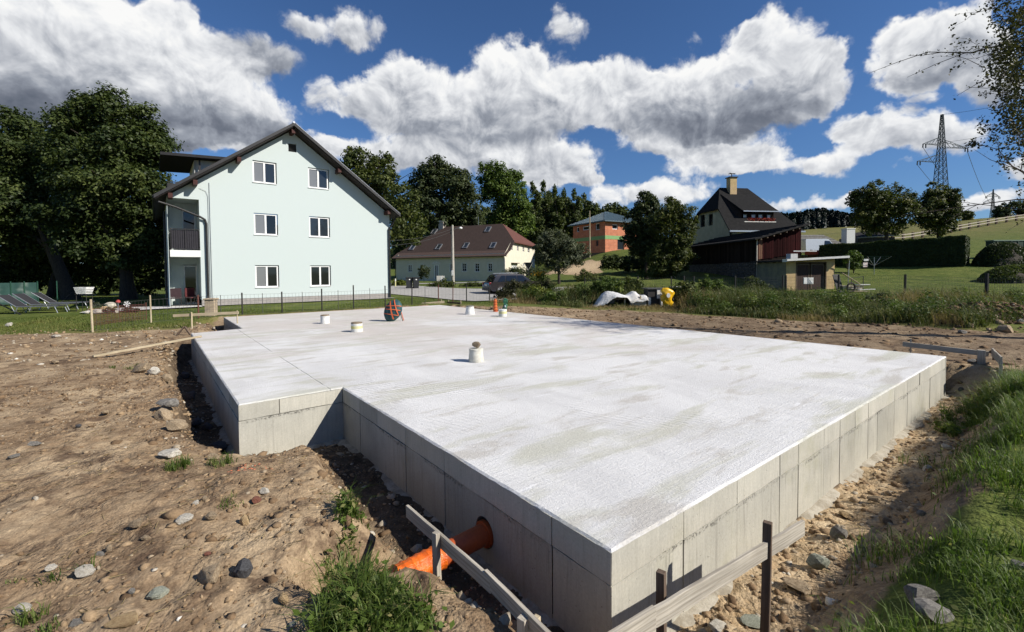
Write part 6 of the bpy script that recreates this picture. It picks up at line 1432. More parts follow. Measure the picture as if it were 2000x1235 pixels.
def weed_strip():
    """the tall weeds between the dirt track and the wire fence"""
    rng = np.random.default_rng(72); pts = [(955, 596, 583), (1060, 600, 566), (1150, 606, 572), (1300, 610, 578), (1420, 616, 580), (1540, 624, 584), (1680, 632, 590), (1800, 638, 592), (1900, 645, 600), (2010, 640, 600), (2100, 645, 600)]
    px = rng.uniform(955, 2080, 64000); f0 = np.interp(px, [p[0] for p in pts], [p[1] for p in pts]); u = rng.random(len(px)) ** 1.2; n = len(px)
    yn = np.array([1.75 * 0 + (CAM_H + .16) / max(1e-3, (b - 534 + .0079 * (a - 1000))) * FPX for a, b in zip(px, f0)])
    y = yn + u * 7.0 + rng.normal(0, .15, n); x = (px - 1000) / FPX * y
    h = (.40 + .62 * np.clip(.5 + 1.1 * fbm(x, y, .55, 3, 27), 0, 1)) * rng.uniform(.5, 1.25, n) * (.55 + .45 * sstep(u, 0, .3)) * np.where(px < 1100, .75, 1); dry = (fbm(x, y, .45, 3, 28) > .12) | (rng.random(n) < .13)
    h = np.where((px > 1140) & (px < 1330) & (y < 22.4), h * .38, h)
    shed_ = (x > 19.3) & (x < 25) & (y > 32.4)
    road = (px < 1010) & (y > 25.5)
    for nm, k, m, lab in (('green_weeds', ~dry & ~shed_ & ~road, 'weed_mixed', 'tall green weeds in the strip between the dirt track and the wire fence'), ('dry_weeds', dry & ~shed_ & ~road, 'weed_dry', 'dry straw-coloured weeds in the strip along the wire fence')):
        blades(nm, x[k], y[k], h[k] * (1.0 if m == 'weed_mixed' else .95), rng.uniform(.010, .028, k.sum()) * (1 if m == 'weed_mixed' else .6), rng.uniform(.2, .8, k.sum()), m, lab, rng, np.clip(.45 + .5 * fbm(x[k], y[k], .6, 3, 29) + rng.normal(0, .18, k.sum()), 0, 1), Hbase(x[k], y[k]))
    m = (rng.random(n) < .45) & ~shed_ & ~road & ~dry; c = np.column_stack([x[m], y[m], Hbase(x[m], y[m]) + h[m] * rng.uniform(.2, 1., m.sum())])
    tag(foliage_mesh('weed_leaves', c, rng.normal(size=(len(c), 3)) * .5 + np.array([0, -.2, .7]), .085, MATS['weed_mixed'], None, rng, np.clip(rng.normal(.45, .25, len(c)), 0, 1), .55), 'broad leaves of the weeds along the wire fence', None, None, 'stuff')
    # leafy clumps of nettle, dock and goldenrod standing in the strip
    k = 120; px = rng.uniform(985, 2020, k); f0 = np.interp(px, [p[0] for p in pts], [p[1] for p in pts]); y = (CAM_H + .16) / (f0 - 534 + .0079 * (px - 1000)) * FPX + rng.uniform(.2, 5.5, k); x = (px - 1000) / FPX * y
    ok = ~((px > 1140) & (px < 1330) & (y < 23.2)) & ~((x > 19.3) & (y > 31.5)) & ~((px < 1010) & (y > 25.5)); x, y = x[ok], y[ok]; C_, Nn, T_ = [], [], []
    for a, b in zip(x, y):
        m_ = rng.integers(160, 420); hh = rng.uniform(.45, 1.15); r = rng.uniform(.22, .6); e = rng.normal(size=(m_, 3)); e /= np.linalg.norm(e, axis=1, keepdims=True); q = e * rng.random((m_, 1)) ** .4
        C_.append(np.column_stack([a + q[:, 0] * r, b + q[:, 1] * r, float(Hbase(a, b)) + hh * (.5 + .5 * q[:, 2])])); Nn.append(e * .6 + np.array([0, 0, .5]) + rng.normal(0, .4, (m_, 3))); T_.append(np.clip(rng.normal(.5, .25) + rng.normal(0, .15, m_), 0, 1))
    tag(foliage_mesh('weed_clumps', np.concatenate(C_), np.concatenate(Nn), .095, MATS['leaf_bush'], None, rng, np.concatenate(T_), .45), 'light green leafy weed clumps standing in the strip along the wire fence', None, None, 'stuff')
weed_strip()
def shrubs():
    L = [(1128, 574, 26, 18, 24.5, 'leaf_bush', 'dense green shrub left of the white tarpaulin', 3000), (1180, 558, 34, 16, 23.5, 'leaf_bush', 'leafy shrub behind the white tarpaulin', 3000), (1230, 556, 28, 14, 24.5, 'leaf_maple', 'dark green shrub behind the tarpaulin near the hedge', 2500), (1330, 568, 34, 22, 22.5, 'leaf_maple', 'shrub right of the yellow sack', 2800), (1385, 560, 28, 18, 24, 'leaf_bush', 'light green shrub in front of the barn base', 2600), (1425, 585, 30, 20, 21, 'leaf_maple', 'low shrub at the foot of the barn fence', 2200), (1520, 607, 24, 18, 18.2, 'leaf_autumn', 'brownish bush in front of the garage corner', 1800), (1640, 607, 26, 18, 18.5, 'leaf_maple', 'dark bush right of the garage in the weeds', 1800), (1720, 600, 34, 22, 18, 'leaf_willow', 'grey-green bush beside the second fence post from the right', 2400), (1800, 612, 36, 20, 16.8, 'leaf_dark', 'dark low bush left of the stone heap', 2400), (1845, 600, 26, 20, 17.5, 'leaf_bush', 'light green bush beside the right fence post', 1800), (1010, 566, 36, 17, 29, 'leaf_autumn', 'brown withered shrub in front of the parked car', 3400), (985, 574, 20, 11, 27.5, 'leaf_autumn', 'low withered shrub below the tail of the parked car', 1400), (1062, 560, 26, 16, 30, 'leaf_autumn', 'tall withered brown shrub hiding the bonnet of the parked car', 2600), (1045, 575, 28, 18, 26, 'leaf_yellow', 'yellow-green bush at the tail of the parked car', 2200), (1075, 585, 30, 14, 24, 'leaf_bush', 'low green bush near the far corner of the slab', 2000), (1475, 560, 22, 20, 30, 'leaf_maple', 'shrub against the shaded side of the garage', 2000), (1350, 600, 26, 12, 20.5, 'leaf_bush', 'low weeds bush right beside the yellow sack', 1500), (1590, 600, 30, 14, 19, 'leaf_bush', 'low green shrub below the notice on the fence', 1800),
         (1030, 530, 40, 10, 58, 'leaf_dark', 'dark clipped hedge in front of the cream gable', 3500), (828, 530, 11, 15, 66, 'leaf_dark', 'dark climbing bush beside the cream house door', 2000), (865, 556, 26, 9, 46, 'leaf_orchard', 'planted bed of low bushes by the street lamp', 2000), (925, 558, 26, 8, 46, 'leaf_orchard', 'weedy planted bed right of the street lamp', 1800), (780, 553, 18, 7, 50, 'leaf_yellow', 'yellowish bed beside the right corner of the white house', 1200), (1270, 535, 30, 12, 45, 'leaf_bush', 'bright low bushes below the clipped hedge', 1800), (1150, 540, 26, 12, 40, 'leaf_orchard', 'low bushes under the willow', 1600), (1655, 505, 8, 10, 39, 'leaf_bush', 'small shrub beside the rotary drier', 700)]
    for i, (px, py, rx, ry, y, m, lab, n) in enumerate(L):
        s = y / FPX; rx *= 1.15; ry *= 1.25; B = px_blobs(y, (px, py, rx * .75, ry * .8), (px - rx * .5, py + ry * .25, rx * .5, ry * .65, .3), (px + rx * .5, py + ry * .2, rx * .5, ry * .7, -.2)); f = foot(px, y)
        t = tree('shrub', lab, B, f, .025, n, .055 + .0022 * y, m, 80 + i, rx * s * .28, cat='shrub', limbs=5, fork=.1)
shrubs()
# ------------------------------------------------------------------ fences and posts
mat('post_dark', (.030, .028, .026), None, 8, .6); mat('post_rust', (.13, .05, .035), (.09, .04, .03), 8, .8); mat('post_green', (.02, .07, .045), None, 8, .6)
mat('wire', (.10, .10, .095), None, 8, .5, metal=.4); mat('wire_red', (.16, .05, .045), None, 8, .7)
def mesh_wires(mb, a, b, h, r, dx, rows, z0=.03, seg=3):
    a = Vector(a); b = Vector(b); L = (b - a).length
    for i in range(rows): z = z0 + (h - z0) * i / (rows - 1); mb.bar(a + Vector((0, 0, z)), b + Vector((0, 0, z)), r * 2, r * 2)
    k = max(1, int(L / dx))
    for i in range(1, k): p = a.lerp(b, i / k); mb.bar(p + Vector((0, 0, z0)), p + Vector((0, 0, h)), r * 1.3, r * 1.3)
def wire_fence(label, posts, h, dx=.14, rows=5, r=.004, wire='wire', name='wire_fence'):
    """posts: (px of the post, distance, material, radius, height, lean)"""
    P = []
    for (px, y, m, pr, ph, lean) in posts: p = at(px, 560, y); P.append(Vector((p.x, p.y, float(Hbase(p.x, p.y)))))
    t = empty(name, P[0], 0, label, 'fence'); o = P[0]
    for p, (px, y, m, pr, ph, lean) in zip(P, posts):
        q = p - o; MB().tube([q + Vector((0, 0, -.3)), q + Vector((lean, 0, ph))], pr, 7).build('post', MATS[m], t, smooth=True)
    for p, q in zip(P, P[1:]):
        mb = MB(); mesh_wires(mb, p - o, q - o, h, r, dx, rows); mb.build('wire_mesh', MATS[wire], t)
    return t
D, T2, RU, GP = 'post_dark', 'wire', 'post_rust', 'wood_pale'
wire_fence('low wire mesh fence on mixed stakes running in front of the white house', [(178, 13.9, GP, .030, 1.02, -.03), (293, 16.2, GP, .026, 1.0, -.01), (386, 17.6, RU, .03, .92, 0), (430, 18.3, 'wire', .012, .86, 0), (472, 18.9, D, .03, .92, 0), (512, 19.2, 'wire', .012, .88, 0), (550, 19.6, D, .03, .92, 0), (590, 20.1, 'wire', .012, .88, 0), (628, 20.6, D, .03, 1.0, 0), (660, 21., 'wire', .012, .9, 0), (690, 21.5, D, .03, 1.12, 0), (722, 22., 'wire', .012, .95, 0), (752, 22.4, D, .03, 1.05, 0)], .84, .13, 4, .0035)
wire_fence('low wire fence continuing on rusty stakes beyond the far corner of the slab', [(752.5, 22.5, 'wire', .01, .9, 0), (804, 23.6, D, .03, 1.08, .02), (830, 24.2, 'wire', .012, .9, 0), (856, 24.8, RU, .03, 1.0, 0), (884, 25.2, RU, .025, .9, .02), (911, 25.6, D, .03, 1.0, 0), (956, 26.2, D, .03, .95, 0)], .85, .2, 3, .003)
wire_fence('reddish mesh panel standing before the rock garden', [(176.5, 15.2, RU, .012, .62, 0), (232, 16.4, RU, .012, .62, 0), (284, 17.2, 'post_rust', .014, .66, 0)], .60, .05, 9, .004, 'wire_red', 'mesh_panel')
wire_fence('dark post and wire fence along the weeds in front of the barn and garage', [(1142, 28, D, .035, 1.35, 0), (1191, 28, D, .04, 1.42, 0), (1246, 27.6, D, .04, 1.4, 0), (1311, 27.2, D, .04, 1.4, 0), (1336, 27, D, .05, 1.42, 0), (1355, 27, D, .04, 1.4, 0), (1436, 26.6, D, .045, 1.42, 0), (1529, 26.2, D, .05, 1.42, 0)], 1.3, .12, 8, .0035)
wire_fence('welded mesh fence on dark steel posts along the right lawn', [(1535, 26.2, D, .05, 1.42, 0), (1638, 25.6, D, .05, 1.4, 0), (1768, 23.5, D, .055, 1.36, 0), (1927, 19.2, D, .065, 1.52, 0), (2120, 17.2, D, .065, 1.5, 0)], 1.3, .075, 8, .0035)
p, q = at(1569, 543, 26.0), at(1588, 554.5, 26.0); t = empty('notice_board', (p.x, p.y, q.z), R(4), 'small white notice sheet wired to the fence in front of the garage doors', 'sign'); MB().box(0, q.x - p.x, -.06, -.05, 0, p.z - q.z).build('sheet', MATS['bucket_clean'], t); MB().box(-.02, q.x - p.x + .02, -.049, -.03, -.02, p.z - q.z + .02).build('frame', MATS['stone_trim'], t)
def screen_fence():
    a, b = at(-60, 592, 25), at(76, 588, 27); t = empty('screen_fence', (a.x, a.y, Hz(a.x, a.y)), 0, 'green fabric screen fence at the left border under the dark trees', 'fence'); o = t.location
    e = Vector((b.x - a.x, b.y - a.y, 0)); m = mat('screen_green', (.012, .045, .038), (.02, .06, .05), 2, .7, .2, 60, c3=(.16, .20, .18))
    k = 5
    for i in range(k): p = e * (i / k); q = e * ((i + 1) / k); MB().bar(p + Vector((0, 0, .72)), q + Vector((0, 0, .72)), .02, 1.25).build('screen_panel', m, t)
    for i in range(k + 1): p = e * (i / k); MB().tube([p + Vector((0, -.05, -.2)), p + Vector((0, -.05, 1.42))], .03, 6).build('post', MATS['post_green'], t)
    p = at(112, 585, 28); MB().tube([Vector((p.x, p.y, Hz(p.x, p.y) - .1)) - o, Vector((p.x, p.y, Hz(p.x, p.y) + 1.4)) - o], .03, 6).build('post', MATS['post_green'], t)
screen_fence()
def rail_fence():
    L = [(1700, 474, 77), (1722, 470, 77.5), (1743, 467, 78), (1764, 464, 78.5), (1783, 461, 79.5), (1802, 459, 80.5), (1840, 453, 82), (1858, 450.5, 83), (1876, 448.5, 84), (1893.5, 446.5, 85), (1911.5, 445, 86), (1930, 442.5, 87), (1946, 441, 88), (1966, 438.5, 89), (1985, 436.5, 90), (2004, 434, 91), (2024, 432, 92)]
    P = [at(px, py, y) for px, py, y in L]; o = Vector((P[0].x, P[0].y, float(Hbase(P[0].x, P[0].y)))); t = empty('rail_fence', o, 0, 'two-rail timber fence climbing the hill behind the orchard trees', 'fence'); Q = []
    for p in P: g = float(Hbase(p.x, p.y)); Q.append(Vector((p.x, p.y, g))); MB().box(-.14, .14, -.14, .14, -.3, 1.25).build('post', MATS['wood_dark'], t, loc=Q[-1] - o)
    for a, b in zip(Q, Q[1:]):
        for z in (.55, 1.02): MB().bar(a - o + Vector((0, -.16, z)), b - o + Vector((0, -.16, z)), .07, .16).build('rail', MATS['wood_grey'], t)
rail_fence()
p = on(413, 617, -.05); t = empty('gate_pillar', p, .15, 'square tan masonry pillar with a cap slab on the lawn before the white house', 'pillar'); MB().box(-.17, .17, -.17, .17, -.3, .66).build('shaft', mat('pillar_tan', (.42, .34, .24), (.36, .29, .21), 6, .9, .3, 30), t, bevel=.01); MB().box(-.21, .21, -.21, .21, .662, .72).build('cap', MATS['pillar_tan'], t, bevel=.01)

# ------------------------------------------------------------------ power line
def pylon(label, px, top_y, base_y, dist, scale=1.0, arms=None):
    top = at(px, top_y, dist); b = at(px, base_y, dist); o = Vector((top.x, top.y, b.z)); h = top.z - b.z; t = empty('power_pylon', o, R(20), label, 'pylon')
    w0, w1 = h * .062, h * .008; m = mat('steel_lattice', (.045, .062, .07), (.035, .048, .052), 4, .6, metal=.3); r = .10 * scale
    W = lambda z: w0 + (w1 - w0) * (z / h) ** .8; mb = MB()
    for sx in (-1, 1):
        for sy in (-1, 1): mb.tube([(sx * W(z), sy * W(z), z) for z in [h * i / 8 for i in range(9)]], r * .8, 4)
    mb.build('leg', m, t); mb = MB(); n = 17; zs = [h * (1 - (1 - i / n) ** 1.25) for i in range(n + 1)]
    for z0, z1 in zip(zs, zs[1:]):
        for s in (-1, 1):
            for axis_ in (0, 1):
                p = lambda u, z: (u * W(z), s * W(z), z) if axis_ == 0 else (s * W(z), u * W(z), z)
                mb.bar(p(-1, z0), p(1, z1), r * .7, r * .7); mb.bar(p(1, z0), p(-1, z1), r * .7, r * .7); mb.bar(p(-1, z1), p(1, z1), r * .6, r * .6)
    mb.build('lattice', m, t); tips = []
    Mi = (Matrix.Translation(o) @ Matrix.Rotation(R(20), 4, 'Z')).inverted()
    for (ax, ay, rootz) in arms or ():
        tip = Mi @ at(ax, ay, dist + (1.2 if ax > px else -1.2)); z = tip.z; s = 1 if tip.x > 0 else -1; mb = MB()
        for sy in (-1, 1):
            lo = Vector((s * W(z), sy * W(z), z)); hi = Vector((s * W(z + rootz), sy * W(z + rootz), z + rootz)); mb.bar(lo, tip, r * .9, r * .9); mb.bar(hi, tip, r * .9, r * .9)
            for k in range(1, 5): u = k / 5; mb.bar(lo.lerp(tip, u), hi.lerp(tip, max(0, u - .2)), r * .5, r * .5)
        for k in range(1, 5): u = k / 5; a = Vector((s * W(z), -W(z), z)).lerp(tip, u); b2 = Vector((s * W(z), W(z), z)).lerp(tip, u); mb.bar(a, b2, r * .5, r * .5)
        mb.build('arm', m, t); MB().tube([tip, tip + Vector((s * .1, 0, -.9 * scale))], .14 * scale, 6).build('insulator', m, t); MB().tube([tip - Vector((s * 1.0 * scale, 0, 0)), tip + Vector((-s * 1.0 * scale, 0, -.9 * scale))], .14 * scale, 6).build('insulator', m, t)
        tips.append(Mi.inverted() @ (tip + Vector((0, 0, -.9 * scale))))
    return t, tips
_, tips = pylon('tall steel lattice pylon with three arms behind the smaller orchard tree', 1840, 224, 418, 108, 1.0, [(1803, 281, 1.8), (1890, 290, 1.6), (1792, 315, 1.8)])
_, tips2 = pylon('small distant lattice pylon near the right border on the hill crest', 1940, 370, 426, 330, 1.6, [(1925, 384, 3), (1953, 385, 3), (1921, 395, 3)])
def cable(label, a, b, sag, r, name='power_line'):
    a = Vector(a); b = Vector(b); pts = [(a.lerp(b, i / 24) + Vector((0, 0, -4 * sag * (i / 24) * (1 - i / 24)))) - a for i in range(25)]
    t = MB().tube(pts, r, 4).build(name, MATS['wire'], None, loc=a); return tag(t, label, 'cable')
cable('highest power line running from the pylon tip to the right border', at(1840, 224, 108), at(2150, 160, 70), .6, .03)
cable('power line leaving the middle pylon arm to the right border', at(1846, 278, 108), at(2160, 200, 66), .8, .028)
cable('power line sagging from the right pylon arm to the distant pylon', tips[1], tips2[1], 8, .05)
cable('power line sagging from the upper left pylon arm to the distant pylon', tips[0], tips2[0], 8, .05)
cable('power line sagging from the lower left pylon arm to the distant pylon', tips[2], tips2[2], 8, .05)
p = at(885, 556, 50); p.z = Hz(p.x, p.y); q = at(884, 440, 50); t = empty('street_lamp', p, 0, 'concrete street lamp post with a short arm in front of the cream house', 'street lamp'); h = q.z - p.z
MB().tube([(0, 0, -.2), (0, 0, h)], [.19, .12], 10).build('pole', MATS['stone_trim'] if 0 else mat('concrete_pole', (.42, .39, .34), (.34, .32, .28), 3, .9), t, smooth=True); MB().tube([(0, -.05, h - .55), (.5, -.1, h - .35), (.8, -.1, h - .3)], .03, 6).build('arm', MATS['metal_ridge'], t); MB().lathe([(0, .10), (.06, .20), (.16, .18), (.24, .08)], 12, (.92, -.1, h - .45)).build('lamp_head', MATS['frame_white'], t, smooth=True); MB().box(-.12, .12, -.26, -.17, 1.1, 1.7).build('meter_box', MATS['bucket_clean'], t); MB().box(-.25, -.10, -.1, .1, h - 1.0, h - .4).build('bracket', MATS['metal_dark'], t)
cable('thin wire from the street lamp post towards the white house', at(883, 447, 50), at(762, 470, 40), .3, .015, 'overhead_wire'); cable('second thin wire from the street lamp post, slightly lower', at(883, 452, 50), at(762, 480, 40), .3, .015, 'overhead_wire')

# ------------------------------------------------------------------ street furniture near the road
def bin_(px, y, label):
    p = foot(px, y); t = empty('wheelie_bin', p, R(200), label, 'bin', 'dark bins at the road edge'); MB().prism([(-.22, .05), (.22, .05), (.29, 1.0), (-.29, 1.0)], -.3, .3).build('bin_body', mat('bin_dark', (.022, .024, .026), None, 6, .5), t); MB().prism([(-.31, 1.003), (.31, 1.003), (.30, 1.08), (-.30, 1.10)], -.34, .34).build('lid', MATS['bin_dark'], t); MB().box(-.06, .06, .305, .312, .82, .92).build('sticker', MATS['bucket_clean'], t)
    for x in (-.24, .24): MB().tube([(x - .03, -.28, .1), (x + .03, -.28, .1)], .1, 10).build('wheel', MATS['rubble_dark'], t)
bin_(799, 43, 'dark wheelie bin standing left of its pair by the road'); bin_(812, 43, 'dark wheelie bin standing right of its pair by the road')
p = foot(859, 46); t = empty('meter_cabinet', p, 0, 'pale grey electric meter cabinet beside the planted bed', 'cabinet'); MB().box(-.30, .30, -.15, .15, .25, 1.15).build('cabinet_body', MATS['bucket_white'], t); MB().box(.08, .26, -.16, -.152, .3, 1.1).build('door', MATS['bucket_clean'], t); MB().box(-.25, .25, -.12, .12, -.1, .25).build('plinth', MATS['kerb'], t); MB().tube([(.42, -.1, 0), (.42, -.1, 1.15)], .05, 6).build('post', MATS['bucket_clean'], t)
p = foot(772, 48); t = empty('marker_post', p, 0, 'small yellow and white marker post beside the drive', 'post'); MB().tube([(0, 0, 0), (0, 0, .6)], .07, 7).build('shaft', MATS['bucket_yellow'], t); MB().tube([(0, 0, .6), (0, 0, .85)], .07, 7).build('cap', MATS['bucket_clean'], t)
p = foot(1032, 50); t = empty('give_way_sign', p, R(-12), 'back of a triangular give way sign by the cream gable', 'sign'); zt = at(1032, 513, 50).z - p.z; MB().tube([(0, 0, -.2), (0, 0, zt)], .04, 6).build('pole', MATS['metal_dark'], t)
MB().prism([(-.50, zt), (.50, zt), (0, zt - .86)], -.06, -.04).build('plate', MATS['metal_dark'], t); mb = MB()
for a, b in (((-.50, zt), (.50, zt)), ((.50, zt), (0, zt - .86)), ((0, zt - .86), (-.50, zt))): mb.bar((a[0], -.066, a[1]), (b[0], -.066, b[1]), .012, .09, up=(0, 1, 0))
mb.build('rim', MATS['bucket_clean'], t)
def sunflowers():
    p = foot(1052, 44); t = empty('sunflowers', p, 0, 'bunch of yellow-orange flowers on green stems right of the parked car', 'flowers'); rng = np.random.default_rng(5); z = at(1052, 535, 44).z - p.z
    n = 130; c = np.column_stack([rng.normal(0, .38, n), rng.normal(0, .2, n), z + rng.normal(0, .12, n)]); foliage_mesh('flower', c, rng.normal(size=(n, 3)) * .4 + np.array([.4, -.8, .3]), .17, mat('petal_yellow', (.62, .36, .03), (.55, .25, .02), 9, .6), t, rng)
    n = 400; c = np.column_stack([rng.normal(0, .36, n), rng.normal(0, .2, n), rng.uniform(0, z, n)]); foliage_mesh('leaf', c, rng.normal(size=(n, 3)), .2, MATS['leaf_bush'], t, rng, rng.random(n))
    mb = MB()
    for k in range(9): x = rng.normal(0, .25); mb.tube([(x, 0, -.1), (x * 1.2, 0, z)], .015, 4)
    mb.build('stem', MATS['leaf_bush'], t)
sunflowers()

# ------------------------------------------------------------------ vehicles
def car_paint(name, c, rough=.25): 
    m = mat(name, c, c, 2, rough, spec=.6); b = m.node_tree.nodes['Principled BSDF']; b.inputs['Coat Weight'].default_value = .35; b.inputs['Coat Roughness'].default_value = .05; return m
def wheel(t, x, y, r=.36, w=.22, s=1):
    o = MB().tube([(x, y - w / 2, r), (x, y - w / 2 + .03, r), (x, y + w / 2 - .03, r), (x, y + w / 2, r)], [r * .9, r, r, r * .9], 20).build('wheel', MATS['rubble_dark'], t, smooth=True)
    mb = MB(); mb.tube([(x, y - s * w * .5 - s * .005, r), (x, y - s * w * .5 - s * .012, r)], r * .22, 10)
    for k in range(5): a = 2 * math.pi * k / 5; mb.bar((x, y - s * w * .51, r), (x + r * .62 * math.cos(a), y - s * w * .51, r + r * .62 * math.sin(a)), .07, .02, up=(0, 1, 0))
    mb.tube([(x + r * .65 * math.cos(2 * math.pi * k / 18), y - s * w * .51, r + r * .65 * math.sin(2 * math.pi * k / 18)) for k in range(19)], .025, 5); mb.build('rim', MATS['metal_ridge'], o)
def loft_body(prof, wfun, n_half=6):
    """car shell: side profile polygon lofted across with rounded shoulders; x forward, y across"""
    mb = MB(); ys = [(-1 + 2 * i / (2 * n_half)) for i in range(2 * n_half + 1)]; m = len(prof)
    for v in ys:
        for (x, z) in prof:
            hw = wfun(x, z); k = abs(v) ** 3; mb.v.append((x * (1 - .015 * k), v * hw, z - .02 * k * (z > .9)))
    for i in range(2 * n_half):
        for j in range(m): a, b = i * m + j, i * m + (j + 1) % m; mb.f.append((a, b, b + m, a + m)); mb.mi.append(0)
    for i, o in ((0, 0), (1, 2 * n_half * m)):
        for tr in tessellate_polygon([[Vector((p[0], p[1], 0)) for p in prof]]): mb.f.append(tuple(o + q for q in tr)); mb.mi.append(0)
    return mb
def suv():
    a = at(958, 577, 35.0); p = Vector((a.x, a.y, Hz(a.x, a.y))); t = empty('parked_car', p, R(24), 'dark brown estate car parked tail to the left behind the withered shrubs', 'car')
    pt = car_paint('paint_brown', (.016, .012, .013)); ox = .1
    prof = [(0, .42), (.0, .75), (.05, .95), (.22, 1.02), (.62, 1.58), (.9, 1.66), (2.2, 1.70), (2.9, 1.60), (3.65, 1.10), (4.4, .98), (4.62, .80), (4.66, .45), (4.5, .30), (.2, .30)]
    w = lambda x, z: .93 - .16 * max(0, (z - 1.0)) / .7 - .08 * max(0, (x - 4.0)) - .05 * max(0, .3 - x)
    mb = loft_body(prof, w); mb.build('body', pt, t, smooth=True, angle=50, loc=(0, .93, 0))
    for s, y in ((1, .0), (-1, 1.86)):   # side glass
        g = MB(); yy = lambda z: y + s * (.012 + .16 * (z - 1.0) / .7 - .01)
        for x0, x1, x2, x3 in ((.62, 1.28, 1.30, .98), (1.36, 2.28, 2.28, 1.38), (2.36, 3.30, 2.80, 2.36)): g.add([(x0, yy(1.04) - s * .02, 1.04), (x1, yy(1.04) - s * .02, 1.04), (x2, yy(1.52) - s * .02, 1.52), (x3, yy(1.52) - s * .02, 1.52)], [(0, 1, 2, 3)])
        g.build('side_window', MATS['glass_dark'], t); MB().bar((.85, y + s * .25, 1.70), (2.5, y + s * .25, 1.735), .04, .04).build('roof_rail', MATS['metal_ridge'], t)
        MB().bar((.8, y - s * .012, .62), (3.7, y - s * .012, .62), .02, .06).build('side_trim', MATS['metal_dark'], t)
        MB().box(3.0, 3.14, y - s * .20 if s > 0 else y + .02, y - .02 if s > 0 else y + .20, 1.02, 1.16).build('mirror', pt, t)
    g = MB(); g.add([(.20, .22, 1.03), (.20, 1.64, 1.03), (.58, 1.50, 1.55), (.58, .36, 1.55)], [(0, 1, 2, 3)]); o = g.build('rear_window', MATS['glass'], t); o.location = (-.03, 0, .015)
    g = MB(); g.add([(3.55, .22, 1.14), (3.55, 1.64, 1.14), (2.95, 1.48, 1.58), (2.95, .38, 1.58)], [(0, 1, 2, 3)]); o = g.build('windscreen', MATS['glass'], t); o.location = (.03, 0, .03)
    tl = mat('tail_red', (.30, .012, .012), None, 8, .25, spec=.6)
    for y in (.10, 1.58): MB().box(-.02, .12, y, y + .18, .78, 1.0).build('tail_light', tl, t, bevel=.02)
    MB().box(-.03, -.005, .67, 1.19, .72, .83).build('number_plate', MATS['bucket_clean'], t); MB().box(-.05, .1, .06, 1.80, .34, .52).build('bumper', MATS['metal_dark'], t, bevel=.03)
    for x in (.85, 3.65):
        for y, s in ((.08, 1), (1.78, -1)): wheel(t, x, y, .36, .22, s)
suv()
def van():
    a = at(1592, 490, 52); p = Vector((a.x, a.y, at(1600, 499, 52).z)); t = empty('white_van', p, R(10), 'white van parked behind the garage, its nose hidden by the hedge', 'van')
    pt = car_paint('paint_white', (.40, .43, .46)); prof = [(-1.2, .3), (-1.2, 1.75), (-1.1, 1.9), (1.6, 1.95), (1.95, 1.88), (2.65, 1.15), (3.2, 1.0), (3.3, .7), (3.25, .3)]; w = lambda x, z: .93 - .10 * max(0, (z - 1.0)) / .9
    loft_body(prof, w).build('body', pt, t, smooth=True, angle=50, loc=(0, .93, 0)); g = MB(); g.add([(1.25, -.03, 1.12), (2.45, -.03, 1.12), (1.95, .05, 1.68), (1.35, .05, 1.70)], [(0, 1, 2, 3)]); g.build('side_window', MATS['glass_dark'], t); g = MB(); g.add([(2.62, .12, 1.20), (2.62, 1.74, 1.20), (2.02, 1.66, 1.84), (2.02, .2, 1.84)], [(0, 1, 2, 3)]); o = g.build('windscreen', MATS['glass'], t); o.location = (.03, 0, .03)
    for x in (-.5, 2.5): wheel(t, x, .08, .33, .2, 1); wheel(t, x, 1.78, .33, .2, -1)
    a = at(1606, 484, 49); t = empty('red_roofed_hutch', Vector((a.x, a.y, Hz(a.x, a.y))), R(5), 'low red boarded hutch roof in front of the white van', 'hutch'); zt = at(1610, 489, 49).z - t.location.z
    MB().box(-.5, 2.6, 0, 1.5, -.5, zt - .3).build('hutch_wall', MATS['planks_black'], t); mb = MB(); slope(mb, -.7, zt, 2.8, zt - .02, -.2, 1.7, .45); mb.build('roof', mat('red_board', (.13, .022, .018), (.09, .02, .016), 5, .8), t)
van()
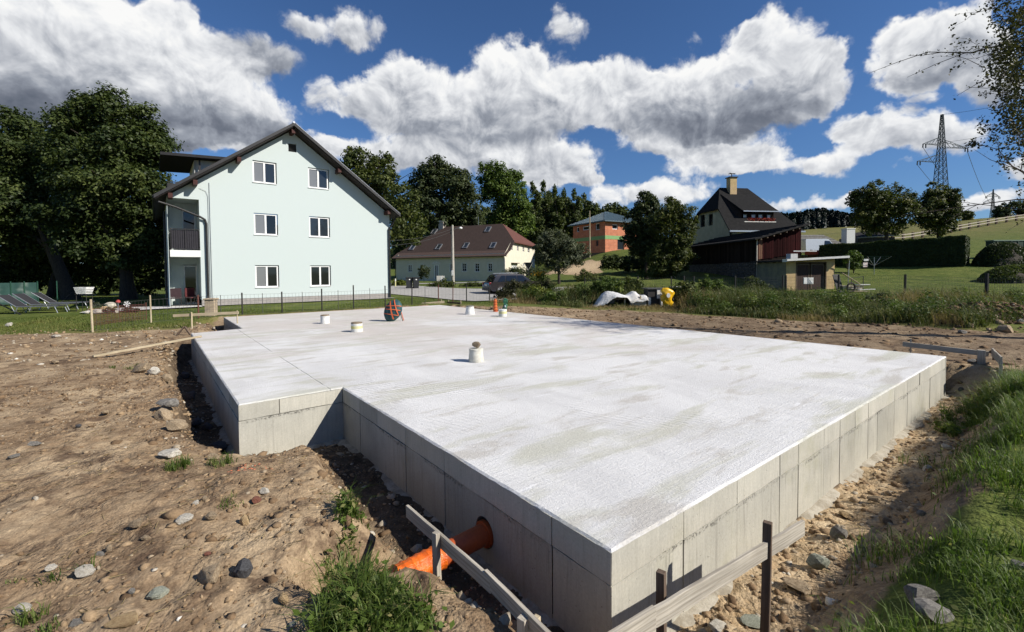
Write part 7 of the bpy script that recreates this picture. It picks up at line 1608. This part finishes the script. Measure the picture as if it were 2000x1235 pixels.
# ------------------------------------------------------------------ things at the edge of the weeds
def tarpaulin():
    a = at(1210, 596, 22.2); p = Vector((a.x, a.y, Hz(a.x, a.y))); t = empty('covered_trailer', p, R(-4), 'old trailer half covered by a sagging white tarpaulin at the edge of the weeds', 'trailer')
    s = 21.0 / FPX; m = mat('tarp_white', (.60, .60, .59), (.48, .48, .47), 3, .8, .9, 7, dist=.05, c3=(.42, .40, .36))
    top = [(-56, 0), (-50, 4), (-44, 13), (-36, 24), (-28, 30), (-22, 31), (-14, 30), (-6, 28), (0, 26), (6, 24), (12, 22), (18, 25), (26, 30), (31, 30), (36, 25), (42, 22), (48, 23), (53, 22), (56, 14)]
    nx, ny = 46, 16; V = []; rng = random.Random(3)
    for i in range(nx + 1):
        u = -56 + 112 * i / nx; zt = np.interp(u, [q[0] for q in top], [q[1] for q in top]) * s
        front = np.interp(u, [-56, -46, -36, -26, -10, 5, 12, 20, 34, 44, 56], [.02, .06, .10, .30, .70, .80, .85, .30, .35, .45, .70])
        for j in range(ny + 1):
            v = j / ny; y = -.55 + 1.25 * v; edge = abs(v - .5) * 2; fall = (max(0, edge - .45) / .55) ** 1.3 * (1 - front if v < .5 else .8); fold = float(fbm(np.array([u * s * 1.0]), np.array([y * .35]), 2.0, 4, 7)[0]) * .09
            V.append((u * s, y + fold * .8, max(zt * (1 - fall) + fold * .7 * (.3 + fall) + .035 * abs(float(fbm(np.array([u * s + y * .6]), np.array([y]), 5.5, 3, 17)[0])) - .012 * math.sin(u * .9 + y * 7) * fall, .01)))
    F = [(i * (ny + 1) + j, (i + 1) * (ny + 1) + j, (i + 1) * (ny + 1) + j + 1, i * (ny + 1) + j + 1) for i in range(nx) for j in range(ny)]
    o = link('tarpaulin', np_mesh('tarpaulin', V, np.array(F), m, smooth=True), t); so = o.modifiers.new('thick', 'SOLIDIFY'); so.thickness = .008
    for x in (-.42, .75): 
        mb = MB(); mb.tube([(x + .27 * math.cos(k * math.pi / 9), -.22, .28 + .27 * math.sin(k * math.pi / 9)) for k in range(19)], .055, 8); mb.build('tyre', MATS['rubble_dark'], t); mb = MB(); mb.tube([(x, -.24, .28), (x, -.18, .28)], .15, 10); mb.build('rim', MATS['wire'], t)
    MB().box(-.9, 1.3, -.3, .5, .34, .46).build('bed', MATS['wood_dark'], t); MB().box(.15, .22, -.42, -.36, 0, .5).box(.9, .97, -.42, -.36, 0, .55).build('prop', MATS['wood_pale'], t); MB().box(.45, 1.2, -.45, -.1, .05, .38).build('crate', MATS['wood_grey'], t)
tarpaulin()
def composter():
    y = 22.0; a = at(1279, 597, y); p = Vector((a.x, a.y, Hz(a.x, a.y))); t = empty('garden_box', p, R(5), 'black open garden box with a pale panel beside the yellow sack', 'box'); z = at(1279, 563, y).z - p.z
    MB().box(-.35, .28, .0, .55, 0, z - .05).build('box_wall', MATS['post_dark'], t); MB().box(-.42, .62, -.08, .7, z - .05, z).build('lid', MATS['wire'], t); MB().box(.26, .36, -.06, .02, .0, z - .051).box(.10, .26, -.05, .0, z * .45, z - .06).build('panel', MATS['bucket_clean'], t); MB().box(-.36, -.22, -.06, -.01, .02, z * .5).build('panel', MATS['bucket_clean'], t)
    a = at(1302, 599, y - .3); p = Vector((a.x, a.y, Hz(a.x, a.y))); t = empty('yellow_sack', p, 0, 'crumpled bright yellow plastic sack hanging against the black garden box', 'sack'); h = at(1302, 562, y).z - p.z
    mb = MB(); rng = random.Random(6); n, k = 18, 12; vs = []
    for j in range(k + 1):
        u = j / k; w = np.interp(u, [0, .15, .5, .75, .9, 1], [.12, .22, .27, .30, .26, .12]); cx = np.interp(u, [0, .4, .7, 1], [.10, .0, .06, -.06])
        for i in range(n): a_ = 2 * math.pi * i / n; rr = w * (1 + rng.uniform(-.16, .16) + .12 * math.sin(3 * a_ + j)); vs.append((cx + rr * math.cos(a_), .55 * rr * math.sin(a_), .02 + (h - .02) * u))
    mb.add(vs, [(j * n + i, j * n + (i + 1) % n, (j + 1) * n + (i + 1) % n, (j + 1) * n + i) for j in range(k) for i in range(n)] + [tuple(k * n + i for i in range(n))]); mb.build('sack_body', mat('plastic_yellow', (.72, .42, .015), (.62, .36, .01), 5, .35, .5, 9, dist=.03, spec=.5), t, smooth=True, angle=60)
    rng = np.random.default_rng(9); mb = MB(); c = (.02, -.17, h * .62); mb.prism([(c[0] + .09 * math.cos(k) , c[2] + .11 * math.sin(k)) for k in np.linspace(0, 5.7, 9)], -.20, -.175); mb.build('print', MATS['bucket_clean'], t)
    a = at(1323, 566, 22.8); p = Vector((a.x, a.y, Hz(a.x, a.y))); t = empty('white_table', p, 0, 'small pale table top half sunk in the weeds right of the yellow sack', 'table'); z = at(1323, 560, 22.8).z - p.z; MB().box(-.28, .30, -.1, .4, z - .05, z).build('top', MATS['bucket_white'], t)
    for x in (-.25, .25): MB().box(x, x + .04, -.08, -.04, 0, z - .05).build('leg', MATS['bucket_white'], t)
composter()
def drier():
    p = foot(1707, 40); t = empty('rotary_drier', p, R(30), 'rotary clothes drier with a little washing on the lawn before the long hedge', 'clothes drier'); z = at(1707, 503, 40).z - p.z
    MB().tube([(0, 0, 0), (0, 0, z)], .028, 7).build('pole', MATS['metal_ridge'], t); mb = MB(); ln = MB(); E_ = []
    for k in range(4): a = k * math.pi / 2; e = Vector((1.25 * math.cos(a), 1.25 * math.sin(a), z + .05)); E_.append(e); mb.bar((0, 0, z - .75), e, .022, .022)
    mb.build('arm', MATS['metal_ridge'], t)
    for u in (.4, .6, .8, 1.0):
        for k in range(4): b0 = Vector((0, 0, z - .75)); ln.bar(b0.lerp(E_[k], u), b0.lerp(E_[(k + 1) % 4], u), .012, .012)
    ln.build('line', MATS['post_green'], t)
    q = at(1692, 506, 40.0); w = tag(MB().box(-.22, .18, -.02, .02, -.18, 0).build('towel', MATS['bucket_clean'], None, loc=q), 'small white towel hanging on the rotary drier', 'towel'); q = at(1690, 513, 39.9); tag(MB().box(-.2, .2, -.02, .02, -.40, 0).build('towel', mat('cloth_pink', (.60, .45, .42), (.7, .62, .6), 3, .8), None, loc=q), 'pale pink towel hanging lowest on the rotary drier', 'towel')
drier()
def heaps():
    rng = np.random.default_rng(90)
    for px, py, rx, ry, y, lab, m in ((1958, 515, 52, 36, 40, 'dark heap of garden soil and weeds before the green container', 'leaf_dark'), (1985, 548, 62, 24, 34, 'low grey heap of rubble and weeds on the right lawn', 'weed_mixed')):
        a = foot(px, y); t = empty('garden_heap', a, 0, lab, 'heap'); s = y / FPX; h = at(px, py - ry, y).z - a.z; r = rx * s; k = 26; V = [(0, 0, h)]; F = []
        for j in range(1, 9):
            for i in range(k): an = 2 * math.pi * i / k; rr = r * j / 8 * (1 + .12 * math.sin(3 * an + j)); x, yy = rr * math.cos(an), rr * .6 * math.sin(an); z = h * (1 - (j / 8) ** 2.6) + .12 * rng.normal() * (j < 8); g = float(Hbase(a.x + x, a.y + yy)) - a.z; V.append((x, yy, max(z, g - .05) if j < 8 else g - .15))
        F3 = [(0, 1 + i, 1 + (i + 1) % k) for i in range(k)]; F4 = [(1 + j * k + i, 1 + (j + 1) * k + i, 1 + (j + 1) * k + (i + 1) % k, 1 + j * k + (i + 1) % k) for j in range(7) for i in range(k)]
        link('soil', np_mesh('soil', V, [np.array(F3), np.array(F4)], mat('heap_soil', (.040, .034, .026), (.075, .064, .05), 3, .95, .8, 8, dist=.05)), t); n = 14000; u = 1.04 * np.sqrt(rng.random(n)); an = rng.uniform(0, 6.28, n); c = np.column_stack([u * r * np.cos(an), .6 * u * r * np.sin(an), h * (1 - u ** 2.6) + rng.uniform(-.05, .25, n)]); foliage_mesh('weeds', c, rng.normal(size=(n, 3)) + np.array([0, 0, .5]), .16, MATS[m], t, rng, rng.random(n) * .7)
    a = at(1940, 492, 45); p = Vector((a.x, a.y, Hz(a.x, a.y))); t = empty('green_container', p, R(4), 'dark green container with a pale rim behind the soil heap at the right border', 'container'); z = at(1940, 469, 45).z - p.z; m = mat('container_green', (.018, .040, .028), (.014, .032, .022), 4, .6)
    MB().box(0, 4.6, 0, .7, -.6, z - .10).build('tub', m, t); MB().box(-.05, 4.65, -.06, .76, z - .1, z).build('rim', mat('container_rim', (.16, .22, .17), None, 5, .6), t)
    for k in range(6): MB().box(.35 + k * .75, .47 + k * .75, -.05, -.002, -.6, z - .102).build('rib', m, t)
heaps()
def timber_stack():
    y = 31.5; a = at(1660, 566, y); p = Vector((a.x, a.y, Hz(a.x, a.y))); t = empty('timber_stack', p, R(8), 'untidy stack of planks and pallets right of the garage', 'timber stack'); rng = random.Random(12)
    for k in range(16): z = .08 + .09 * (k // 3); x = rng.uniform(-.5, .4) + .55; plank('plank', (x - rng.uniform(.5, 1.0), (k % 3) * .2 - .2, z), (x + rng.uniform(.4, .8), (k % 3) * .2 - .2 + rng.uniform(-.2, .2), z + rng.uniform(-.03, .05)), .16, .05, MATS[('wood_pale', 'wood_grey', 'wood_grey', 'bucket_clean')[k % 4]], t, seed=k)
    plank('leaning_board', (-.95, -.3, 1.35), (.45, -.35, .55), .12, .04, MATS['wood_pale'], t, seed=77); MB().bar((-.92, -.2, 0), (-1.05, .1, 1.25), .5, .04, up=(0, 1, 0)).build('leaning_sheet', MATS['post_dark'], t); mb = MB(); mb.tube([(-.35 + .3 * math.cos(k * math.pi / 9), -.45, .34 + .3 * math.sin(k * math.pi / 9)) for k in range(19)], .06, 7); mb.build('tyre', MATS['rubble_dark'], t)
    mb = MB()
    for a_, b in (((.2, .1, .0), (.2, .1, 1.0)), ((1.15, .1, 0), (1.15, .1, 1.1)), ((.2, .1, .98), (1.15, .1, 1.08))): mb.bar(a_, b, .03, .03)
    mb.build('rail', MATS['post_dark'], t)
timber_stack()

# ------------------------------------------------------------------ left lawn
def lounger(label, px, py, rz, y):
    a = on(px, py, -.05); t = empty('sun_lounger', a, rz, label, 'sun lounger', 'sun loungers on the lawn'); m = mat('mesh_fabric', (.030, .030, .034), None, 20, .8)
    MB().box(-.35, 1.15, -.30, .30, .30, .33).build('seat', m, t); M_ = Matrix.Translation((-.35, 0, .315)) @ Matrix.Rotation(R(38), 4, 'Y'); MB().box(-.85, 0, -.30, .30, -.015, .015, M=M_).build('backrest', m, t); mb = MB()
    for s in (-.32, .32): mb.tube([(-.35, s, .315), (1.18, s, .315)], .020, 6); p = M_ @ Vector((-.88, 0, 0)); mb.tube([(-.35, s, .315), (p.x, s, p.z)], .020, 6)
    mb.build('frame', MATS['metal_ridge'], t)
    for x in (-.30, 1.05):
        for s in (-.31, .31): MB().tube([(x, s, .315), (x + (.12 if x > 0 else -.12), s, 0)], .018, 6).build('leg', MATS['metal_ridge'], t)
    MB().tube([(-.6, -.28, .45), (-.42, -.28, .05), (-.42, .28, .05), (-.6, .28, .45)], .014, 5).build('prop', MATS['metal_ridge'], t)
lounger('nearer dark sun lounger with a pale frame, back raised, on the left lawn', 62, 612, R(14), 0); lounger('farther dark sun lounger, just behind its twin on the left lawn', 88, 607, R(14), 0); lounger('third lounger lying flatter, farthest right of the three on the lawn', 122, 603, R(20), 0)
def swing():
    a = on(108, 601, 0); b = at(141, 571, 29.5); m = MB(); m.tube([(0, 0, 0), Vector(b) - a], .022, 5); o = m.build('rope', MATS['post_dark'], None, loc=a); tag(o, 'dark rope stretched from the lawn up to the big linden trunk', 'rope')
    a = on(41, 615, 0); b = at(-20, 584, 22); m = MB(); m.tube([(0, 0, 0), Vector(b) - a], .028, 5); o = m.build('rope', MATS['post_dark'], None, loc=a); tag(o, 'dark rope slanting from the left border down to the lawn', 'rope')
swing()
def basket():
    y = 21; a = foot(163, y); t = empty('basket_stand', a, 0, 'thin dark stand carrying the white laundry basket on the lawn', 'stand'); z = at(163, 574, y).z - a.z
    for sx in (-.25, .25):
        for sy in (-.15, .15): MB().tube([(sx, sy, 0), (sx * .9, sy, z)], .014, 5).build('leg', MATS['post_dark'], t)
    MB().box(-.28, .28, -.18, .18, z - .03, z - .002).build('top', MATS['post_dark'], t)
    b = empty('laundry_basket', a + Vector((0, 0, z)), 0, 'white plastic laundry basket standing on a dark stand behind the fence', 'basket'); mb = MB(); hh = .27
    for k in range(5): zz = hh * k / 4; w, d = .22 + .07 * k / 4, .16 + .05 * k / 4; mb.box(-w, w, -d, -d + .012, zz, zz + .035).box(-w, w, d - .012, d, zz, zz + .035).box(-w, -w + .012, -d + .012, d - .012, zz, zz + .035).box(w - .012, w, -d + .012, d - .012, zz, zz + .035)
    for k in range(10): x = -.20 + .40 * k / 9; mb.bar((x, -.158, .0), (x * 1.3, -.205, hh), .016, .010)
    mb.box(-.2, .2, -.14, .14, .001, .012); mb.build('basket_body', MATS['bucket_clean'], b); MB().box(-.27, .27, -.18, .18, .20, .25).build('laundry', MATS['bucket_clean'], b)
basket()
ROCK_MATS = []
def rock_mat(name, c1, c2): ROCK_MATS.append(mat(name, c1, c2, 7, .92, .7, 28, coord='Object', dist=.02, jit=.12)); return MATS[name]
for nm, c1, c2 in (('rock_beige', (.36, .28, .185), (.25, .185, .115)), ('rock_white', (.56, .53, .46), (.42, .38, .31)), ('rock_grey', (.24, .225, .20), (.15, .14, .125)), ('rock_dark', (.085, .085, .09), (.05, .05, .052)), ('rock_tan', (.42, .31, .17), (.32, .22, .12)), ('rock_red', (.25, .10, .065), (.18, .075, .05)), ('rock_green', (.33, .34, .27), (.23, .24, .19))): rock_mat(nm, c1, c2)
ROCKS = {}
def rock_mesh(m, i, flat):
    k = (m, i % 6, flat)
    if k not in ROCKS:
        o = lump('rock', 1, MATS[m], None, None, 200 + i % 6, flat, 3 if flat < .5 else 2); ROCKS[k] = o.data; bpy.data.objects.remove(o)
    return ROCKS[k]
ROCK_N = 0
def rock(px, py, w, m, label, flat=.6, asp=1.2, rot=None, sink=.3, group=None, name='rock'):
    """rock seen w survey pixels wide with its middle at (px, py)"""
    global ROCK_N; ROCK_N += 1; rng = random.Random(ROCK_N); p = on(px, py + w * .12); dist = p.y; r = w * dist / FPX / 2
    fl = .42 if flat < .5 else .7; o = link(name, rock_mesh(m, ROCK_N, fl), None, p + Vector((0, 0, r * fl * (1 - sink * 1.2))))
    o.scale = (r * 1.0, r / asp, r * flat / fl); o.rotation_euler = (rng.uniform(-.2, .2), rng.uniform(-.2, .2), rng.uniform(-.4, .4) if rot is None else R(rot)); tag(o, label, 'stone', group); return o
for a in ((329, 793, 60, 'rock_grey', 'long flat grey-brown stone at the lip of the left trench', .5), (320, 813, 44, 'rock_beige', 'beige stone just below the flat grey one at the trench lip', .6), (347, 834, 46, 'rock_beige', 'rounded beige stone lowest at the lip of the left trench', .65), (278, 722, 46, 'rock_beige', 'pale blocky stone beside the weed tuft near the loose timber', .5), (302, 727, 30, 'rock_white', 'whitish stone in the row above the left trench', .6), (325, 742, 36, 'rock_beige', 'beige stone at the top end of the trench rubble', .5),
 (381, 829, 40, 'rock_dark', 'dark stone in the shadow of the left trench, uppermost big one', .7), (393, 857, 50, 'rock_dark', 'largest dark boulder in the shaded left trench', .75), (427, 862, 40, 'rock_dark', 'dark stone in the trench against the slab wall', .6), (372, 775, 34, 'rock_dark', 'dark trench stone halfway along the shaded wall', .6), (362, 735, 28, 'rock_dark', 'dark trench stone near the back corner of the shaded wall', .6), (405, 835, 30, 'rock_dark', 'small dark stone wedged beside the largest boulder', .6),
 (334, 886, 62, 'rock_white', 'long pale flat stone below the trench, with a weed tuft', .45, 1.8), (417, 893, 28, 'rock_beige', 'small beige stone near the slab corner foot', .6), (360, 1013, 38, 'rock_white', 'bright white stone alone in the middle of the dirt', .45, 1.4), (267, 1025, 36, 'rock_beige', 'beige stone left of the bright white one', .5), (414, 1010, 30, 'rock_beige', 'small beige stone right of the bright white one', .5), (477, 1020, 30, 'rock_tan', 'tan stone with a dark hollow beside it', .9), (213, 1073, 21, 'rock_beige', 'upright beige stone at the left of the dirt', 1.3), (195, 1083, 19, 'rock_grey', 'small grey stone touching the upright beige one', .6),
 (167, 1118, 40, 'rock_white', 'pale pointed stone in the lower left dirt', .7), (411, 1120, 82, 'rock_beige', 'biggest flat beige slab stone in the foreground dirt', .42, 1.5), (478, 1115, 50, 'rock_dark', 'dark blue-grey stone right of the big flat slab stone', .8), (553, 1172, 36, 'rock_tan', 'tan stone near the grass clump at the bottom', .6), (620, 1148, 26, 'rock_white', 'white stone at the left edge of the grass clump', .7), (44, 1190, 40, 'rock_white', 'pinkish white stone in the lower left corner', .5), (100, 1110, 24, 'rock_white', 'small whitish stone above the lower left corner', .5), (242, 1211, 92, 'rock_tan', 'long thin tan stone at the bottom border', .3, 4.), (311, 1158, 54, 'rock_green', 'flat greenish white stone below the big slab stone', .35, 1.6), (257, 1156, 24, 'rock_grey', 'small grey stone left of the greenish one', .5),
 (206, 808, 26, 'rock_beige', 'beige stone in the middle distance of the left dirt', .5), (517, 960, 24, 'rock_white', 'pale stone on the ridge before the slab notch', .7), (501, 978, 22, 'rock_red', 'brick-red stone on the ridge before the slab notch', .8), (383, 983, 17, 'rock_white', 'little white stone above the bright white one', .6), (400, 975, 17, 'rock_beige', 'little beige stone above and right of the bright white one', .6), (285, 1051, 26, 'rock_beige', 'beige stone between the bright white and the upright one', .4), (573, 1221, 24, 'rock_white', 'pale stone at the bottom border left of the grass clump', .6), (152, 1213, 34, 'rock_grey', 'grey flat stone at the bottom border', .4), (406, 1082, 16, 'rock_red', 'red brick chip above the big flat slab stone', .5), (591, 1038, 18, 'rock_beige', 'beige stone on the sandy mound by the trench', .6), (28, 891, 26, 'rock_grey', 'flat grey stone at the left border', .3), (108, 708, 22, 'rock_beige', 'pale stone far back on the left dirt', .4), (154, 832, 20, 'rock_dark', 'dark stone in the left dirt', .5), (67, 866, 26, 'rock_grey', 'grey-brown stone near the left border', .4), (715, 1188, 40, 'rock_white', 'pale stone half hidden in the bottom grass clump', .5), (18, 636, 18, 'rock_white', 'white stone at the edge of the left lawn', .5), (110, 657, 26, 'rock_white', 'flat pale stone on the worn strip by the lawn', .25, 2.),
 (1638, 1044, 48, 'rock_grey', 'angular grey-brown stone on the clay ledge right of the wall', .65), (1708, 977, 32, 'rock_beige', 'beige stone higher up the clay ledge', .6), (1797, 1166, 78, 'rock_grey', 'big grey stone in the right-hand grass', .7), (1822, 1198, 84, 'rock_grey', 'bigger broken grey stone below it in the right-hand grass', .5), (1811, 914, 22, 'rock_white', 'white stone under the right-hand grass edge', .6), (1850, 872, 22, 'rock_white', 'white stone near the far end of the right bank', .5), (1598, 1100, 60, 'rock_green', 'pale crumbling lump beside the second stake', .5), (1560, 1140, 70, 'rock_beige', 'broad beige crumbling lump near the dark stake', .4), (1728, 1014, 30, 'rock_beige', 'beige stone between ledge and grass', .5), (1653, 1003, 32, 'rock_tan', 'tan lump on the clay ledge', .5), (1760, 935, 28, 'rock_tan', 'tan flat stone on the far clay ledge', .3), (1991, 1105, 34, 'rock_grey', 'grey stone at the right border in the grass', .5), (1800, 1003, 24, 'rock_grey', 'small grey stone at the foot of the grass bank', .6), (1470, 1205, 60, 'rock_green', 'pale crumbled mortar lump between the two stakes', .4), (1400, 1220, 44, 'rock_white', 'pale mortar lump at the bottom border left of the tall stake', .4),
 (1964, 646, 34, 'rock_beige', 'largest pale boulder in front of the stone heap at the right', .75), (1915, 613, 15, 'rock_white', 'whitish stone at the left top of the stone heap', .6), (1937, 610, 14, 'rock_white', 'white stone on top of the stone heap', .6), (1962, 613, 12, 'rock_beige', 'beige stone in the middle of the stone heap', .7), (1985, 605, 16, 'rock_white', 'flat white stone near the crest of the stone heap', .4), (1931, 645, 14, 'rock_beige', 'small beige stone at the foot of the stone heap', .6), (1880, 650, 18, 'rock_grey', 'grey stone left of the stone heap', .6), (1992, 628, 14, 'rock_grey', 'grey stone on the flank of the stone heap', .6), (1894, 623, 20, 'rock_beige', 'pinkish stone at the left foot of the stone heap', .7), (1878, 722, 18, 'rock_dark', 'dark stone on the pit edge beyond the right corner', .7), (1898, 716, 20, 'rock_grey', 'grey stone on the pit edge beside the far post', .7)):
    rock(*a)
def rock_garden():
    for k, (px, py, w, m, lab) in enumerate(((178, 607, 16, 'rock_tan', 'tan stone at the left end of the rock garden'), (192, 611, 22, 'rock_white', 'flat white stone edging the rock garden'), (203, 605, 20, 'rock_tan', 'yellowish boulder in the middle of the rock garden'), (216, 599, 26, 'rock_white', 'large pale boulder at the right of the rock garden'), (226, 611, 14, 'rock_white', 'small pale stone at the right end of the rock garden'), (170, 613, 16, 'rock_white', 'pale stone in front of the fence stake'))): rock(px, py, w, m, lab, .6)
    for i, (px, py, rx, ry, m, lab) in enumerate(((191, 598, 9, 7, 'leaf_willow', 'grey cushion plant in the rock garden'), (212, 607, 9, 7, 'leaf_dark', 'dark cushion plant in the rock garden'), (250, 605, 9, 6, 'leaf_autumn', 'reddish dwarf shrub at the terrace edge'), (265, 607, 6, 4, 'leaf_dark', 'tiny dark shrub at the terrace edge'))):
        f = on(px, py + ry, -.02); s = f.y / FPX; tree('cushion_plant', lab, [(f.x, f.y, f.z + ry * s, rx * s, rx * s, ry * s)], f, 0, 900, .05, m, 130 + i, .09, cat='plant')
    f = on(231, 608, -.02); t = empty('flower_pot', f, 0, 'red bowl of flowers on a thin stand beside the rock garden', 'flower pot'); z = at(231, 592, f.y).z - f.z; MB().tube([(0, 0, 0), (0, 0, z)], .02, 6).build('stand', MATS['metal_ridge'], t); lump('bowl', .12, mat('pot_red', (.34, .05, .045), (.25, .04, .035), 6, .6), t, (0, 0, z + .06), 3, .8)
    f = on(249, 606, -.02); t = empty('garden_pinwheel', f, R(10), 'white garden pinwheel beside the terrace', 'pinwheel'); z = at(249, 594, f.y).z - f.z; MB().tube([(0, 0, 0), (0, 0, z)], .012, 5).build('rod', MATS['metal_ridge'], t)
    for k in range(6): a = k * math.pi / 3; MB().prism([(0, z), (.16 * math.cos(a), z + .16 * math.sin(a)), (.13 * math.cos(a + .6), z + .13 * math.sin(a + .6))], -.03, -.022).build('vane', MATS['bucket_clean'], t)
rock_garden()
def loose_stuff():
    """gravel, soil clods and trench rubble: too many to pick apart"""
    import bmesh
    bm = bmesh.new(); bmesh.ops.create_icosphere(bm, subdivisions=1, radius=1); bm.verts.ensure_lookup_table(); B = np.array([v.co[:] for v in bm.verts]); Fi = np.array([[v.index for v in f.verts] for f in bm.faces]); bm.free(); nb_ = len(B); rng = np.random.default_rng(95)
    m = bpy.data.materials.new('gravel'); m.use_nodes = True; T = NT(m.node_tree); b = T.n['Principled BSDF']; tn = T.attr('tone').outputs['Fac']; P = T.node('ShaderNodeNewGeometry').outputs['Position']
    col = T.ramp(tn, [(0, (.085, .055, .033)), (.35, (.19, .127, .074)), (.6, (.30, .215, .13)), (.8, (.31, .265, .20)), (.93, (.46, .42, .35)), (1, (.62, .59, .53))]); col = T.mix(.5, col, T.ramp(T.noise(P, 60, 4, .7), [(.3, (.3,) * 3), (.7, (.7,) * 3)]), 'OVERLAY'); T.l.new(col, b.inputs['Base Color']); b.inputs['Roughness'].default_value = .95; b.inputs['Specular IOR Level'].default_value = .1; T.l.new(T.bump(T.noise(P, 80, 4, .7), .6, .01), b.inputs['Normal'])
    def pieces(name, x, y, r, tone, label, flat=(.5, .9), lift=.15, jag=.45):
        n = len(x); z = H(x, y); sc = np.column_stack([rng.uniform(.75, 1.3, n), rng.uniform(.7, 1.2, n), rng.uniform(*flat, n)]) * r[:, None]; a = rng.uniform(0, 6.28, n); V = B[None] * sc[:, None, :] * rng.uniform(1 - jag, 1 + jag, (n, nb_, 1)); ca, sa = np.cos(a)[:, None], np.sin(a)[:, None]
        X = V[..., 0] * ca - V[..., 1] * sa + x[:, None]; Y = V[..., 0] * sa + V[..., 1] * ca + y[:, None]; Z = V[..., 2] + (z + sc[:, 2] * lift)[:, None]
        F = (Fi[None] + (np.arange(n) * nb_)[:, None, None]).reshape(-1, 3); o = link(name, np_mesh(name, np.stack([X, Y, Z], -1).reshape(-1, 3), F, m, dict(tone=np.repeat(np.clip(tone, 0, 1), nb_)))); tag(o, label, None, None, 'stuff')
    x, y = scatter(rng, 30000, -9, 1.4, 1.7, 12); k = (poly_sd(x, y, SLAB) > .05) & (poly_sd(x, y, DIRT) < -.1); k &= rng.random(len(x)) < np.clip(.42 + 1.5 * fbm(x, y, .9, 4, 33), .06, 1) * np.clip(9 / (3 + y), .3, 1); x, y = x[k], y[k]; n = len(x)
    pieces('gravel_stones', x, y, rng.lognormal(-5.0, .6, n).clip(.0028, .035), rng.beta(1.6, 2.2, n), 'small gravel and chips strewn over the brown soil left of the slab')
    x, y = scatter(rng, 22000, -9, 1.2, 1.9, 12); k = (poly_sd(x, y, SLAB) > .3) & (poly_sd(x, y, DIRT) < -.1); k &= rng.random(len(x)) < np.clip(.4 + 1.5 * fbm(x, y, .9, 3, 34), .03, 1); x, y = x[k], y[k]; n = len(x)
    pieces('soil_clods', x, y, rng.lognormal(-4.35, .55, n).clip(.006, .055), rng.beta(3.5, 3.6, n) * .8, 'crumbly soil clods on the brown dirt left of the slab', (.45, .8), .0)
    # rubble in the pit and on the ledge
    a_, b_ = [], []
    for P_, Q_, n in ((pL2, pL1, 900), (pI, pF, 500), (pF, pR, 1500), (pL1, pI, 120)):
        P_, Q_ = np.array(P_), np.array(Q_); e = (Q_ - P_); L = np.hypot(*e); e /= L; nr = np.array([e[1], -e[0]]); s = rng.uniform(-.1, L + .5, n); d = rng.uniform(.06, .75 if n < 2000 else 1.5, n); a_.append(P_[0] + e[0] * s + nr[0] * d); b_.append(P_[1] + e[1] * s + nr[1] * d)
    x, y = np.concatenate(a_), np.concatenate(b_); k = poly_sd(x, y, SLAB) > .06; x, y = x[k], y[k]; n = len(x); pieces('pit_rubble', x, y, rng.lognormal(-4.3, .6, n).clip(.005, .045), rng.beta(3, 2.4, n), 'stones and crumbled clay in the pit round the foundation', (.4, .9), .1)
    # heap and track
    x = rng.normal(15.4, 2.0, 900); y = rng.normal(14.4, .8, 900); pieces('heap_stones', x, y, rng.lognormal(-3.2, .5, 900).clip(.02, .13), rng.beta(1.3, 3.4, 900), 'stones of the dark heap at the right border')
    x = rng.uniform(-2, 16, 3000); y = rng.uniform(7, 24, 3000); k = (poly_sd(x, y, SLAB) > .3) & (poly_sd(x, y, DIRT) < -.1); x, y = x[k], y[k]; n = len(x); pieces('track_clods', x, y, rng.lognormal(-3.4, .5, n).clip(.015, .12), rng.beta(2, 4, n) * .75, 'clods and stones on the dirt track beyond the slab', (.4, .8), .0)
    q = on(485, 914); k = 36; mo = mat('marking_paint', (.50, .15, .075), (.33, .17, .10), 20, .95); n0 = m; m = mo; pieces('paint_marks', q.x + rng.normal(0, .07, k), q.y + rng.normal(0, .05, k), rng.lognormal(-4.5, .4, k).clip(.006, .03), rng.random(k), 'crumbs of soil sprayed with orange marking paint at the slab corner', (.15, .35), .0, .5); m = n0
    # far-left scatter
    x, y = scatter(rng, 1800, -22, -8, 9, 16); k = poly_sd(x, y, DIRT) < .8; x, y = x[k], y[k]; n = len(x); pieces('edge_stones', x, y, rng.lognormal(-3.8, .5, n).clip(.01, .07), rng.beta(2, 1.8, n), 'pale chips on the worn strip between dirt and lawn')
loose_stuff()
